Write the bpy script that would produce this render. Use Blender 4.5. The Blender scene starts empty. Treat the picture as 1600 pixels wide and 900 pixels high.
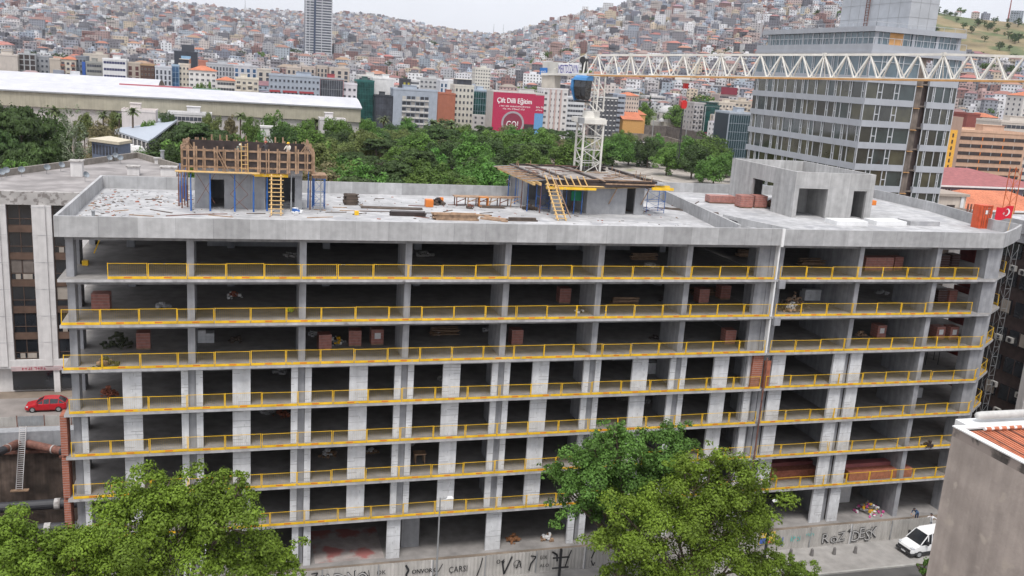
import bpy, math, random
from mathutils import Vector, Matrix
random.seed(11)
rd = math.radians
S = bpy.context.scene
COL = S.collection
# ------------------------------------------------------------------ camera
F, PITCH, ROLL, YAW = 1440.2, .2301, .0662, .2924
CAM = Vector((12.034, -67.784, 12.605))
fw = Vector((math.sin(YAW)*math.cos(PITCH), math.cos(YAW)*math.cos(PITCH), -math.sin(PITCH)))
rt = fw.cross(Vector((0, 0, 1))).normalized(); up = rt.cross(fw)
rt, up = math.cos(ROLL)*rt+math.sin(ROLL)*up, -math.sin(ROLL)*rt+math.cos(ROLL)*up
cd = bpy.data.cameras.new('camera'); cam = bpy.data.objects.new('camera', cd); COL.objects.link(cam)
M3 = Matrix((rt, up, -fw)).transposed()
cam.matrix_world = Matrix.Translation(CAM) @ M3.to_4x4()
cd.sensor_width = 36; cd.lens = F/1600*36; cd.clip_start = .5; cd.clip_end = 20000
S.camera = cam
# ------------------------------------------------------------------ light
SUN_EL, SUN_AZ = rd(64), rd(198)      # azimuth clockwise from +y
W = bpy.data.worlds.new('World'); S.world = W; W.use_nodes = True
nt = W.node_tree; bg = nt.nodes['Background']
sk = nt.nodes.new('ShaderNodeTexSky'); sk.sky_type = 'NISHITA'; sk.sun_disc = False
sk.sun_elevation = SUN_EL; sk.sun_rotation = SUN_AZ; sk.dust_density = 4; sk.ozone_density = 1; sk.air_density = 1
hs = nt.nodes.new('ShaderNodeHueSaturation'); hs.inputs['Saturation'].default_value = .22
mx = nt.nodes.new('ShaderNodeMix'); mx.data_type = 'RGBA'; mx.inputs[0].default_value = .72
mx.inputs[7].default_value = (7.5, 7.7, 8.3, 1)      # the even white cloud deck
nt.links.new(sk.outputs[0], hs.inputs['Color']); nt.links.new(hs.outputs[0], mx.inputs[6])
tc = nt.nodes.new('ShaderNodeTexCoord'); cn = nt.nodes.new('ShaderNodeTexNoise'); cn.inputs['Scale'].default_value = 3.5; cn.inputs['Detail'].default_value = 5
nt.links.new(tc.outputs['Generated'], cn.inputs['Vector']); cr = nt.nodes.new('ShaderNodeMapRange'); cr.inputs[1].default_value = .3; cr.inputs[2].default_value = .7; cr.inputs[3].default_value = .92; cr.inputs[4].default_value = 1.05
nt.links.new(cn.outputs['Fac'], cr.inputs[0]); cl = nt.nodes.new('ShaderNodeVectorMath'); cl.operation = 'SCALE'; nt.links.new(mx.outputs[2], cl.inputs[0]); nt.links.new(cr.outputs[0], cl.inputs['Scale'])
nt.links.new(cl.outputs[0], bg.inputs[0]); bg.inputs[1].default_value = .138
sl = bpy.data.lights.new('sun', 'SUN'); sl.energy = 2.4; sl.angle = rd(16); sl.color = (1, .97, .93)
so = bpy.data.objects.new('sun', sl); COL.objects.link(so)
sd = Vector((math.sin(SUN_AZ)*math.cos(SUN_EL), math.cos(SUN_AZ)*math.cos(SUN_EL), math.sin(SUN_EL)))
so.rotation_euler = sd.to_track_quat('Z', 'Y').to_euler(); so.location = (0, 0, 80)
S.view_settings.view_transform = 'Standard'; S.view_settings.look = 'None'
S.view_settings.exposure = 0.16; S.view_settings.gamma = 1; S.view_settings.use_curve_mapping = False
S.cycles.max_bounces = 6; S.cycles.diffuse_bounces = 2; S.cycles.glossy_bounces = 2; S.cycles.transparent_max_bounces = 4
S.cycles.transmission_bounces = 2; S.cycles.volume_bounces = 0; S.cycles.use_denoising = True
GZ = -27.0
# ------------------------------------------------------------------ a point of the photograph -> a point of the place
def ray(px, py): return fw+rt*((px-800)/F)-up*((py-450)/F)
def atz(px, py, z): d = ray(px, py); return CAM+d*((z-CAM.z)/d.z)
def aty(px, py, y): d = ray(px, py); return CAM+d*((y-CAM.y)/d.y)
def atx(px, py, x): d = ray(px, py); return CAM+d*((x-CAM.x)/d.x)
def atd(px, py, k): return CAM+ray(px, py)*k
def pix(p):
    d = Vector(p)-CAM; k = d.dot(fw)
    return (800+F*d.dot(rt)/k, 450-F*d.dot(up)/k, k)
# ------------------------------------------------------------------ objects
ALL = {}
def tagit(o, label=None, cat=None, group=None, kind=None):
    if label: o['label'] = label
    if cat: o['category'] = cat
    if group: o['group'] = group
    if kind: o['kind'] = kind
    return o
def wl(o):
    v = Vector((0, 0, 0))
    while o: v += o.location; o = o.parent
    return v
def thing(name, loc, label, cat, group=None):
    o = bpy.data.objects.new(name, None); COL.objects.link(o); o.location = loc; o.empty_display_size = .3
    return tagit(o, label, cat, group)
KIDS = {}
def link_mesh(name, me, parent=None, loc=None):
    o = bpy.data.objects.new(name, me); COL.objects.link(o)
    if parent: o.parent = parent; KIDS.setdefault(parent.name, []).append(o)
    if loc is not None: o.location = loc
    return o
def copy_tree(o, loc=None, rz=None, sc=None, parent=None, label=None):
    c = o.copy(); COL.objects.link(c); c.parent = parent
    if parent: KIDS.setdefault(parent.name, []).append(c)
    if loc is not None: c.location = loc
    if rz is not None: c.rotation_euler.z = rz
    if sc is not None: c.scale = sc if hasattr(sc, '__len__') else (sc, sc, sc)
    if label: c['label'] = label
    for k in list(KIDS.get(o.name, [])): copy_tree(k, parent=c)
    return c
class MB:
    def __init__(s): s.v = []; s.f = []; s.m = []; s.c = []
    def face(s, pts, m=0, c=None):
        n = len(s.v); s.v.extend([tuple(p) for p in pts]); s.f.append(tuple(range(n, n+len(pts)))); s.m.append(m); s.c.append(c)
    def hexa(s, P, m=0, c=None):      # 8 pts: bottom 0-3 ccw, top 4-7
        n = len(s.v); s.v.extend([tuple(p) for p in P])
        for q in ((3, 2, 1, 0), (4, 5, 6, 7), (0, 1, 5, 4), (1, 2, 6, 5), (2, 3, 7, 6), (3, 0, 4, 7)):
            s.f.append(tuple(n+i for i in q)); s.m.append(m); s.c.append(c)
    def box(s, x0, y0, z0, x1, y1, z1, m=0, c=None):
        if x0 > x1: x0, x1 = x1, x0
        if y0 > y1: y0, y1 = y1, y0
        if z0 > z1: z0, z1 = z1, z0
        s.hexa([(x0, y0, z0), (x1, y0, z0), (x1, y1, z0), (x0, y1, z0), (x0, y0, z1), (x1, y0, z1), (x1, y1, z1), (x0, y1, z1)], m, c)
    def obox(s, cx, cy, z0, lx, ly, lz, a=0, m=0, c=None):
        ca, sa = math.cos(a), math.sin(a); P = []
        for z in (z0, z0+lz):
            for dx, dy in ((-1, -1), (1, -1), (1, 1), (-1, 1)):
                x, y = dx*lx/2, dy*ly/2; P.append((cx+x*ca-y*sa, cy+x*sa+y*ca, z))
        s.hexa(P, m, c)
    def beam(s, p, q, w, h=None, m=0, c=None):
        p = Vector(p); q = Vector(q); h = h or w; d = (q-p)
        if d.length < 1e-5: return
        d.normalize(); a = d.cross(Vector((0, 0, 1)))
        if a.length < .02: a = Vector((1, 0, 0))
        a.normalize(); b = a.cross(d).normalized(); a = a*w/2; b = b*h/2
        s.hexa([p-a-b, p+a-b, q+a-b, q-a-b, p-a+b, p+a+b, q+a+b, q-a+b], m, c)
    def tube(s, p, q, r, r2=None, n=8, m=0, c=None, cap=True):
        p = Vector(p); q = Vector(q); r2 = r if r2 is None else r2; d = (q-p).normalized()
        a = d.cross(Vector((0, 0, 1)))
        if a.length < .02: a = Vector((1, 0, 0))
        a.normalize(); b = d.cross(a).normalized(); k = len(s.v)
        for P, rr in ((p, r), (q, r2)):
            for i in range(n):
                t = 2*math.pi*i/n; s.v.append(tuple(P+a*math.cos(t)*rr+b*math.sin(t)*rr))
        for i in range(n):
            j = (i+1) % n; s.f.append((k+i, k+j, k+n+j, k+n+i)); s.m.append(m); s.c.append(c)
        if cap:
            s.f.append(tuple(k+n+i for i in range(n))); s.m.append(m); s.c.append(c)
            s.f.append(tuple(k+n-1-i for i in range(n))); s.m.append(m); s.c.append(c)
    def prism(s, poly, z0, z1, m=0, c=None, mt=None):
        n = len(poly); k = len(s.v)
        A = sum(poly[i][0]*poly[(i+1) % n][1]-poly[(i+1) % n][0]*poly[i][1] for i in range(n))
        if A < 0: poly = poly[::-1]
        for z in (z0, z1): s.v.extend([(x, y, z) for x, y in poly])
        for i in range(n):
            j = (i+1) % n; s.f.append((k+i, k+j, k+n+j, k+n+i)); s.m.append(m); s.c.append(c)
        s.f.append(tuple(k+n+i for i in range(n))); s.m.append(m if mt is None else mt); s.c.append(c)
        s.f.append(tuple(k+n-1-i for i in range(n))); s.m.append(m); s.c.append(c)
    def loft(s, rings, m=0, c=None, cap=True):
        k = len(s.v); n = len(rings[0])
        for r in rings: s.v.extend([tuple(p) for p in r])
        for i in range(len(rings)-1):
            for j in range(n):
                q = (j+1) % n; s.f.append((k+i*n+j, k+i*n+q, k+(i+1)*n+q, k+(i+1)*n+j)); s.m.append(m); s.c.append(c)
        if cap:
            s.f.append(tuple(k+n-1-j for j in range(n))); s.m.append(m); s.c.append(c)
            s.f.append(tuple(k+(len(rings)-1)*n+j for j in range(n))); s.m.append(m); s.c.append(c)
    def mesh(s, name, mats, off=Vector((0, 0, 0)), smooth=False):
        me = bpy.data.meshes.new(name); o = Vector(off)
        me.from_pydata([(x-o.x, y-o.y, z-o.z) for x, y, z in s.v], [], s.f)
        for m in (mats if isinstance(mats, (list, tuple)) else [mats]): me.materials.append(m)
        me.polygons.foreach_set('material_index', s.m)
        if smooth: me.polygons.foreach_set('use_smooth', [True]*len(s.f))
        if any(c is not None for c in s.c):
            at = me.color_attributes.new('Col', 'FLOAT_COLOR', 'CORNER'); L = []
            for f, c in zip(s.f, s.c):
                c = c or (.5, .5, .5); L.extend((c[0], c[1], c[2], 1)*len(f))
            at.data.foreach_set('color', L)
        me.update(); return me
    def base(s):
        xs = [v[0] for v in s.v]; ys = [v[1] for v in s.v]; zs = [v[2] for v in s.v]
        return Vector(((min(xs)+max(xs))/2, (min(ys)+max(ys))/2, min(zs)))
    def build(s, name, mats, parent=None, smooth=False, label=None, cat=None, group=None, kind=None, at0=False):
        if not s.f: return None
        if parent: o = link_mesh(name, s.mesh(name, mats, wl(parent), smooth), parent)
        else:
            b = Vector((0, 0, 0)) if (at0 or kind == 'structure') else s.base()
            o = link_mesh(name, s.mesh(name, mats, b, smooth), None, b)
        return tagit(o, label, cat, group, kind)
# ------------------------------------------------------------------ materials
def mat(name, col=(.5, .5, .5), rough=.8, metal=0, var=.12, scale=1.5, bump=0, attr=False, streak=0, joints=None, spots=None,
        coord='P', island=0, spec=None, trans=0, objvar=0, hue=0, patch=0):
    m = bpy.data.materials.new(name); m.use_nodes = True; N = m.node_tree.nodes; L = m.node_tree.links
    b = N['Principled BSDF']; b.inputs['Roughness'].default_value = rough; b.inputs['Metallic'].default_value = metal
    if spec is not None: b.inputs['Specular IOR Level'].default_value = spec
    if coord == 'P': src = N.new('ShaderNodeNewGeometry').outputs['Position']
    else: src = N.new('ShaderNodeTexCoord').outputs['Object']
    def noise(sc, det=4, vec=None):
        n = N.new('ShaderNodeTexNoise'); n.inputs['Scale'].default_value = sc; n.inputs['Detail'].default_value = det
        L.new(vec or src, n.inputs['Vector']); return n.outputs['Fac']
    if attr:
        a = N.new('ShaderNodeAttribute'); a.attribute_name = 'Col'; cur = a.outputs['Color']
    else:
        c = N.new('ShaderNodeRGB'); c.outputs[0].default_value = (*col, 1); cur = c.outputs[0]
    def mulf(cur, fac, lo, hi, f0=.3, f1=.7):
        mr = N.new('ShaderNodeMapRange'); mr.inputs[1].default_value = f0; mr.inputs[2].default_value = f1
        mr.inputs[3].default_value = lo; mr.inputs[4].default_value = hi; L.new(fac, mr.inputs[0])
        x = N.new('ShaderNodeVectorMath'); x.operation = 'SCALE'; L.new(cur, x.inputs[0]); L.new(mr.outputs[0], x.inputs['Scale'])
        return x.outputs[0]
    if var: cur = mulf(cur, noise(scale), 1-var, 1+var)
    if patch: cur = mulf(cur, noise(.22, 3), 1-patch, 1+patch)
    if streak:
        mp = N.new('ShaderNodeMapping'); mp.inputs['Scale'].default_value = (2.5, 2.5, .18); L.new(src, mp.inputs[0])
        cur = mulf(cur, noise(1, 5, mp.outputs[0]), 1-streak, 1+streak*.6)
    if joints:      # (period along the wall, tone change from panel to panel, joint darkness)
        per, tone, dk = joints
        sp = N.new('ShaderNodeSeparateXYZ'); L.new(src, sp.inputs[0])
        ad = N.new('ShaderNodeMath'); ad.operation = 'MULTIPLY_ADD'; ad.inputs[1].default_value = 1.0; L.new(sp.outputs[1], ad.inputs[0]); L.new(sp.outputs[0], ad.inputs[2])
        dv = N.new('ShaderNodeMath'); dv.operation = 'DIVIDE'; dv.inputs[1].default_value = per; L.new(ad.outputs[0], dv.inputs[0])
        fl = N.new('ShaderNodeMath'); fl.operation = 'FLOOR'; L.new(dv.outputs[0], fl.inputs[0])
        wn = N.new('ShaderNodeTexWhiteNoise'); wn.noise_dimensions = '1D'; L.new(fl.outputs[0], wn.inputs['W'])
        cur = mulf(cur, wn.outputs['Value'], 1-tone, 1+tone, 0, 1)
        fr = N.new('ShaderNodeMath'); fr.operation = 'FRACT'; L.new(dv.outputs[0], fr.inputs[0])
        cur = mulf(cur, fr.outputs[0], 1-dk, 1, .0, .02)
    if spots:       # (colour, scale, threshold)
        cs, sc, th = spots
        f = noise(sc, 6); mr = N.new('ShaderNodeMapRange'); mr.inputs[1].default_value = th; mr.inputs[2].default_value = th+.08; L.new(f, mr.inputs[0])
        mi = N.new('ShaderNodeMix'); mi.data_type = 'RGBA'; mi.inputs[7].default_value = (*cs, 1); L.new(mr.outputs[0], mi.inputs[0]); L.new(cur, mi.inputs[6]); cur = mi.outputs[2]
    if island or hue:
        g = N.new('ShaderNodeNewGeometry'); h = N.new('ShaderNodeHueSaturation'); L.new(cur, h.inputs['Color'])
        for k, lo, hi, out in (('Value', 1-island, 1+island, g.outputs['Random Per Island']),):
            mr = N.new('ShaderNodeMapRange'); mr.inputs[3].default_value = lo; mr.inputs[4].default_value = hi; L.new(out, mr.inputs[0]); L.new(mr.outputs[0], h.inputs[k])
        if objvar:
            oi = N.new('ShaderNodeObjectInfo'); mr = N.new('ShaderNodeMapRange'); mr.inputs[3].default_value = .5-hue; mr.inputs[4].default_value = .5+hue
            L.new(oi.outputs['Random'], mr.inputs[0]); L.new(mr.outputs[0], h.inputs['Hue'])
        cur = h.outputs['Color']
    if objvar:
        oi = N.new('ShaderNodeObjectInfo'); cur = mulf(cur, oi.outputs['Random'], 1-objvar, 1+objvar, 0, 1)
    L.new(cur, b.inputs['Base Color'])
    if bump:
        bp = N.new('ShaderNodeBump'); bp.inputs['Strength'].default_value = bump; bp.inputs['Distance'].default_value = .05
        L.new(noise(scale*6, 5), bp.inputs['Height']); L.new(bp.outputs[0], b.inputs['Normal'])
    if trans:
        tr = N.new('ShaderNodeBsdfTranslucent'); L.new(cur, tr.inputs[0]); ms = N.new('ShaderNodeMixShader'); ms.inputs[0].default_value = trans
        L.new(b.outputs[0], ms.inputs[1]); L.new(tr.outputs[0], ms.inputs[2]); L.new(ms.outputs[0], N['Material Output'].inputs[0])
    return m
def wn_glass(name, col, rough=.12, var=.5, scale=.35):
    m = mat(name, col, rough, 0, var, scale, spec=.8); return m
m_conc = mat('concrete_wall', (.30, .305, .32), .85, var=.1, scale=2.2, streak=.1, joints=(2.45, .09, .3), bump=.15)
m_slab = mat('concrete_slab', (.42, .415, .42), .9, var=.2, scale=1.3, patch=.12, streak=.14, bump=.25, spots=((.22, .21, .21), .9, .60))
m_top = mat('concrete_roof', (.42, .418, .425), .9, var=.2, scale=1.1, patch=.2, bump=.3, spots=((.34, .34, .355), .42, .54))
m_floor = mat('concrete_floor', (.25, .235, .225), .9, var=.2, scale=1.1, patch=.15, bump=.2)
m_col = mat('concrete_column', (.31, .315, .335), .85, var=.14, scale=1.6, streak=.24, bump=.15)
m_white = mat('aerated_block', (.66, .67, .69), .9, var=.10, scale=2.2, streak=.12, patch=.05)
m_mortar = mat('block_joint', (.40, .40, .41), .9)
m_brick = mat('brick_red', (.33, .115, .07), .9, var=.25, scale=4)
m_brickp = mat('brick_wrapped', (.36, .15, .12), .5, var=.25, scale=3, island=.15, coord='O')
m_yel = mat('yellow_paint', (.80, .48, .02), .5, var=.22, scale=1.3, spots=((.42, .36, .24), 2.6, .62))
m_or = mat('orange_sticker', (.66, .19, .03), .5, var=.1)
m_wire = mat('yellow_wire', (.42, .29, .06), .6)
m_tim = mat('timber', (.30, .195, .125), .8, var=.35, scale=3, island=.35)
m_timy = mat('timber_yellow', (.60, .40, .17), .75, var=.15, scale=3, island=.15)
m_timd = mat('timber_dark', (.10, .075, .06), .8, var=.3, scale=2, island=.3)
m_ply = mat('film_plywood', (.045, .032, .03), .45, var=.4, scale=1.5)
m_blue = mat('blue_steel', (.03, .12, .38), .45, var=.15)
m_rust = mat('rusty_steel', (.17, .075, .055), .75, var=.35, scale=3)
m_steel = mat('grey_steel', (.32, .33, .34), .45, .3, var=.12)
m_darkm = mat('dark_metal', (.03, .03, .033), .5, var=.2)
m_crane = mat('crane_paint', (.68, .66, .61), .5, var=.12, scale=1.2)
m_cranew = mat('crane_rust', (.50, .27, .10), .6, var=.2, scale=2)
m_red = mat('container_red', (.42, .045, .02), .5, var=.15, scale=2)
m_wpaint = mat('white_paint', (.78, .78, .78), .55, var=.06)
m_glassd = wn_glass('window_glass', (.02, .023, .028))
m_tile = mat('roof_tile', (.50, .17, .09), .8, var=.25, scale=2.5, patch=.15)
m_tile2 = mat('roof_sheet_red', (.30, .10, .10), .7, var=.2, scale=1)
m_asph = mat('asphalt', (.085, .082, .08), .9, var=.15, scale=.8, patch=.15, bump=.2)
m_pave = mat('pavement_concrete', (.30, .285, .27), .9, var=.15, scale=1.2, patch=.12, bump=.2)
m_earth = mat('bare_earth', (.20, .16, .125), .95, var=.25, scale=.6, patch=.2, bump=.4)
m_fence = mat('hoarding_sheet', (.42, .40, .375), .65, var=.14, scale=.9, streak=.14)
m_ink = mat('black_spray', (.02, .02, .022), .8)
m_tyre = mat('tyre_rubber', (.02, .02, .02), .85)
m_attr = mat('painted_wall', attr=True, rough=.85, var=.1, scale=.5)
m_bark = mat('bark', (.13, .10, .075), .9, var=.3, scale=3)
m_skin = mat('skin', (.42, .24, .17), .6)
def pmat(name, c, **k):
    k.setdefault('rough', .7); return mat(name, c, **k)
ORD = 'first second third fourth fifth sixth seventh eighth ninth tenth eleventh twelfth thirteenth fourteenth fifteenth sixteenth seventeenth eighteenth nineteenth twentieth'.split()
def ordw(n):      # 0-based
    n += 1
    if n <= 20: return ORD[n-1]
    t, u = divmod(n, 10); T = ['', '', 'twenty', 'thirty', 'forty', 'fifty', 'sixty', 'seventy', 'eighty', 'ninety']
    if n < 100:
        return (T[t]+'-'+ORD[u-1]) if u else {20: 'twentieth', 30: 'thirtieth', 40: 'fortieth', 50: 'fiftieth', 60: 'sixtieth', 70: 'seventieth', 80: 'eightieth', 90: 'ninetieth'}[n]
    return 'hundred-and-'+ordw(n-101) if n > 100 else 'hundredth'
def text_mesh(txt, size, parent, name, m, origin, xdir, zdir, ext=.01, width=None, label=None, squash=1, bold=0):
    """lettering as real thin mesh; origin = lower-left corner in the world, xdir/zdir unit vectors"""
    cu = bpy.data.curves.new(name, 'FONT'); cu.body = txt; cu.size = size; cu.extrude = ext; cu.resolution_u = 2; cu.offset = bold
    to = bpy.data.objects.new(name, cu); COL.objects.link(to)
    dg = bpy.context.evaluated_depsgraph_get(); me = bpy.data.meshes.new_from_object(to.evaluated_get(dg))
    bpy.data.objects.remove(to)
    X = Vector(xdir).normalized(); Z = Vector(zdir).normalized(); Nn = X.cross(Z)
    xs = [v.co.x for v in me.vertices] or [0]; k = (width/(max(xs)-min(xs))) if width else 1; x0 = min(xs)
    off = wl(parent) if parent else Vector((0, 0, 0))
    for v in me.vertices:
        c = v.co; v.co = Vector(origin)+X*((c.x-x0)*k)+Z*c.y*squash+Nn*c.z-off
    me.materials.clear(); me.materials.append(m); me.name = name
    o = link_mesh(name, me, parent)
    if label: o['label'] = label
    return o

def scrawl(parent, name, m, origin, xdir, zdir, w, h, n, seed=1):
    """a line of writing too small to be read in the photograph: short uneven strokes"""
    r = random.Random(seed); X = Vector(xdir).normalized(); Z = Vector(zdir).normalized(); N_ = X.cross(Z).normalized(); q = MB(); o = Vector(origin)
    for i in range(n):
        if r.random() < .12: continue
        x0 = w*i/n; cw = w/n*.78; t = min(cw*.3, h*.25)
        for k in range(r.choice((2, 2, 3))):
            if r.random() < .55: a, c = (x0+r.uniform(0, cw-t), 0), (t, h*r.uniform(.7, 1))
            else: a, c = (x0, h*r.uniform(0, .8)), (cw, h*.2)
            p = o+X*a[0]+Z*a[1]+N_*(.002*k); q.hexa([p, p+X*c[0], p+X*c[0]-N_*.006, p-N_*.006, p+Z*c[1], p+Z*c[1]+X*c[0], p+Z*c[1]+X*c[0]-N_*.006, p+Z*c[1]-N_*.006])
    return q.build(name, m, parent)
# ------------------------------------------------------------------ ground, streets, pit
def sheet(name, poly, z, m):
    b = MB(); b.face([(x, y, z) for x, y in poly]); return b.build(name, m, kind='structure')
PX0, PX1, PY0, PY1 = -45.0, -.35, 1.0, 32.0
g = MB()
for x0, y0, x1, y1 in ((-9000, -900, 9000, PY0), (-9000, PY0, PX0, PY1), (PX1, PY0, 9000, PY1), (-9000, PY1, 9000, 640)):
    g.face([(x0, y0, GZ), (x1, y0, GZ), (x1, y1, GZ), (x0, y1, GZ)])
g.build('ground', m_earth, kind='structure')
sheet('pit_floor', [(PX0, PY0), (PX1, PY0), (PX1, PY1), (PX0, PY1)], -38, mat('pit_mud', (.045, .033, .027), .8, var=.4, scale=.4, patch=.4, bump=.5))
b = MB()
b.box(PX0, PY1, -38, PX1, PY1+.4, -28.6); b.box(PX0-.4, PY0, -38, PX0, PY1, GZ-.01); b.box(PX1, PY0, -38, PX1+.3, PY1, GZ-.01); b.box(PX0, PY0-.4, -38, PX1, PY0, GZ-.01)
b.build('retaining_wall', mat('shotcrete', (.085, .062, .05), .95, var=.5, scale=.8, patch=.5, streak=.4, bump=.6), label='brown shotcrete retaining wall lining the excavation pit', cat='retaining wall')
b = MB(); b.box(PX0, PY1-.5, -28.6, PX1, PY1+.8, -26.9); b.build('capping_beam', m_conc, label='pale concrete capping beam along the far edge of the pit', cat='beam')
sheet('street', [(-400, -20), (400, -20), (400, -8.2), (-400, -8.2)], GZ+.004, m_asph)
sheet('back_street', [(-200, 33), (-.4, 33), (-.4, 42), (-200, 42)], GZ+.004, mat('back_street_asphalt', (.24, .215, .20), .9, var=.15, scale=.6, patch=.15))
b = MB(); b.box(-.3, -8.0, GZ, 400, -1.2, GZ+.12); b.box(-400, -8.0, GZ, -.3, -1.2, GZ+.12); b.build('pavement', m_pave, kind='structure')
b = MB(); b.box(-400, -8.2, GZ, 400, -8.0, GZ+.14); b.build('kerb', mat('kerb_stone', (.36, .35, .33), .9, joints=(1, .08, .4)), kind='structure')
b = MB(); b.box(-400, -24, GZ, 400, -20.2, GZ+.12); b.build('near_pavement', m_pave, kind='structure')
b = MB()
for i in range(20): b.face([(20+i*6, -14.2, GZ+.01), (22.5+i*6, -14.2, GZ+.01), (22.5+i*6, -14.05, GZ+.01), (20+i*6, -14.05, GZ+.01)])
b.build('lane_marking', m_wpaint, kind='structure')
# ------------------------------------------------------------------ the unfinished building
H = 3.3
B = thing('unfinished_building', (0, 0, GZ), 'long unfinished concrete frame building with open floors and white block piers', 'building')
LEFT = [(-.2, 0), (56.0, 0), (56.35, 23.7), (-.2, 22.2)]
WINGR = [(56.1, 0), (79.2, 0), (83.0, 2.7), (86.3, 5.3), (85.7, 8), (86.6, 12), (88.6, 21), (88.9, 31.5), (56.5, 31.5)]
WING = [(56.1, 0), (79.2, 0), (82.9, 2.6), (83.5, 5), (83.5, 31.5), (56.5, 31.5)]
WSTEP = {1: 0, 2: 0, 3: 0, 4: 0, 5: -.25, 6: -.6, 7: -1.0}
for k in range(1, 8):
    z = -H*k
    for nm, poly in (('left', LEFT), ('wing', WING)):
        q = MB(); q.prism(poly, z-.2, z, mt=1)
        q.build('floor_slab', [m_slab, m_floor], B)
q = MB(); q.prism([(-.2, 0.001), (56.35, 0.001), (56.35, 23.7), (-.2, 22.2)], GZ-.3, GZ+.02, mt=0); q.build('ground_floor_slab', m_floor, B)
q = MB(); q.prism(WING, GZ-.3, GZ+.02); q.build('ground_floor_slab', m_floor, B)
for poly, nm in ((LEFT, 'l'), (WINGR, 'w')):
    q = MB(); q.prism([(x, max(y, .02)) for x, y in poly], -.30, 0, mt=1); q.build('roof_slab', [m_slab, m_top], B)
# beams under the slab edges, set back from them
for k in range(0, 8):
    z = -H*k-(.2 if k else .3)
    q = MB(); q.box(.2, .92, z-.38, 55.9, 1.25, z-.003); q.build('edge_beam', m_col, B)
    q = MB(); q.box(56.6, .92, z-.38, 78.2, 1.25, z-.003); q.build('edge_beam', m_col, B)
    if k < 7:
        q = MB()
        for yy in (7.5, 15): q.box(.2, yy, z-.4, 55.9, yy+.4, z-.003)
        q.build('inner_beam', m_col, B)
# parapets
def wall_run(q, pts, z0, z1, t, close=False):
    """one wall following a line of points, its thickness to the left of the line (inwards)"""
    P = [Vector((x, y)) for x, y in pts]; n = len(P); O = []
    for i in range(n):
        a = P[i-1] if (i > 0 or close) else None; b_ = P[(i+1) % n] if (i < n-1 or close) else None
        ds = []
        if a is not None: ds.append((P[i]-a).normalized())
        if b_ is not None: ds.append((b_-P[i]).normalized())
        ns = [Vector((-d.y, d.x)) for d in ds]
        nn = sum(ns, Vector((0, 0)))
        nn = nn.normalized()*(t/max(.3, nn.normalized().dot(ns[0]))); O.append(P[i]+nn)
    rg = range(n if close else n-1)
    for i in rg:
        j = (i+1) % n
        q.hexa([(P[i].x, P[i].y, z0), (P[j].x, P[j].y, z0), (O[j].x, O[j].y, z0), (O[i].x, O[i].y, z0),
                (P[i].x, P[i].y, z1), (P[j].x, P[j].y, z1), (O[j].x, O[j].y, z1), (O[i].x, O[i].y, z1)])
m_par = mat('parapet_concrete', (.41, .41, .415), .88, var=.12, scale=1.6, streak=.12, joints=(2.5, .13, .35), bump=.2, patch=.08)
q = MB(); wall_run(q, [(56.3, 23.75), (-.25, 22.25), (-.25, -.03), (56.0, -.03)], -.31, 1.13, .22); q.build('parapet', m_par, B)
q = MB(); wall_run(q, [(52.95, 1.6), (56.2, 23.6)], .003, 1.15, .25); q.build('parapet', m_par, B, label='slanting parapet between the two roofs')
q = MB(); wall_run(q, [(53.25, 1.2), (54.0, .3)], .003, 1.05, .22); q.build('parapet', m_par, B)
q = MB(); wall_run(q, [(56.15, -.05), (79.3, -.05), (83.1, 2.6), (86.4, 5.2), (85.8, 8), (86.7, 12), (88.7, 21), (89, 31.6), (56.45, 31.6), (56.45, 24.0)], -.31, 1.1, .22); q.build('parapet', m_par, B)
q = MB(); wall_run(q, [(55.0, 8.5), (57.8, .5)], .003, .95, .2); q.build('parapet', m_par, B)
# columns of the left block: slender fronts with deep fins behind
XC = [.26+7.926*i for i in range(8)]
for i, x in enumerate(XC):
    w = .5
    for k in range(0, 8):
        zt = -H*k-(.3 if k == 0 else .2); zb = -H*(k+1) if k < 7 else GZ+.02
        q = MB(); dp = 3.6 if i else 1.2
        if k == 7 and i in (3, 4): continue
        q.box(x, .85, zb+.002, x+w, .85+dp, zt-.002)
        if i == 7: q.box(x-1.1, .95, zb+.002, x-.003, 1.4, zt-.002)
        q.build('column', m_col, B)
for x in (3.0, 10.8, 18.7, 26.7, 34.6, 42.5, 50.4):     # inner columns, seen in the shade
    for k in range(0, 7):
        q = MB(); q.box(x, 11.5, -H*(k+1)+.002, x+.6, 12.3, -H*k-.31); q.build('inner_column', m_col, B)
for k in range(0, 8):       # left end columns seen behind the front one
    zt = -H*k-.31; zb = -H*(k+1)+.002 if k < 7 else GZ+.03
    for yy in (5.0, 12.5, 19.5):
        q = MB(); q.box(.05, yy, zb, .5, yy+1.4, zt); q.build('column', m_col, B)
# rear walls and wing walls
q = MB(); q.box(.3, 21.7, GZ+.03, 56.0, 21.95, -.31); q.build('rear_wall', m_conc, B)
q = MB(); q.box(56.8, 22, GZ+.03, 72.4, 22.25, -.31); q.build('rear_wall', m_conc, B)
for x0 in (9.2, 40.2):       # lift and stair cores inside
    q = MB(); q.box(x0, 12.4, GZ+.03, x0+7.5, 12.7, -.31); q.build('core_wall', m_conc, B)
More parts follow.
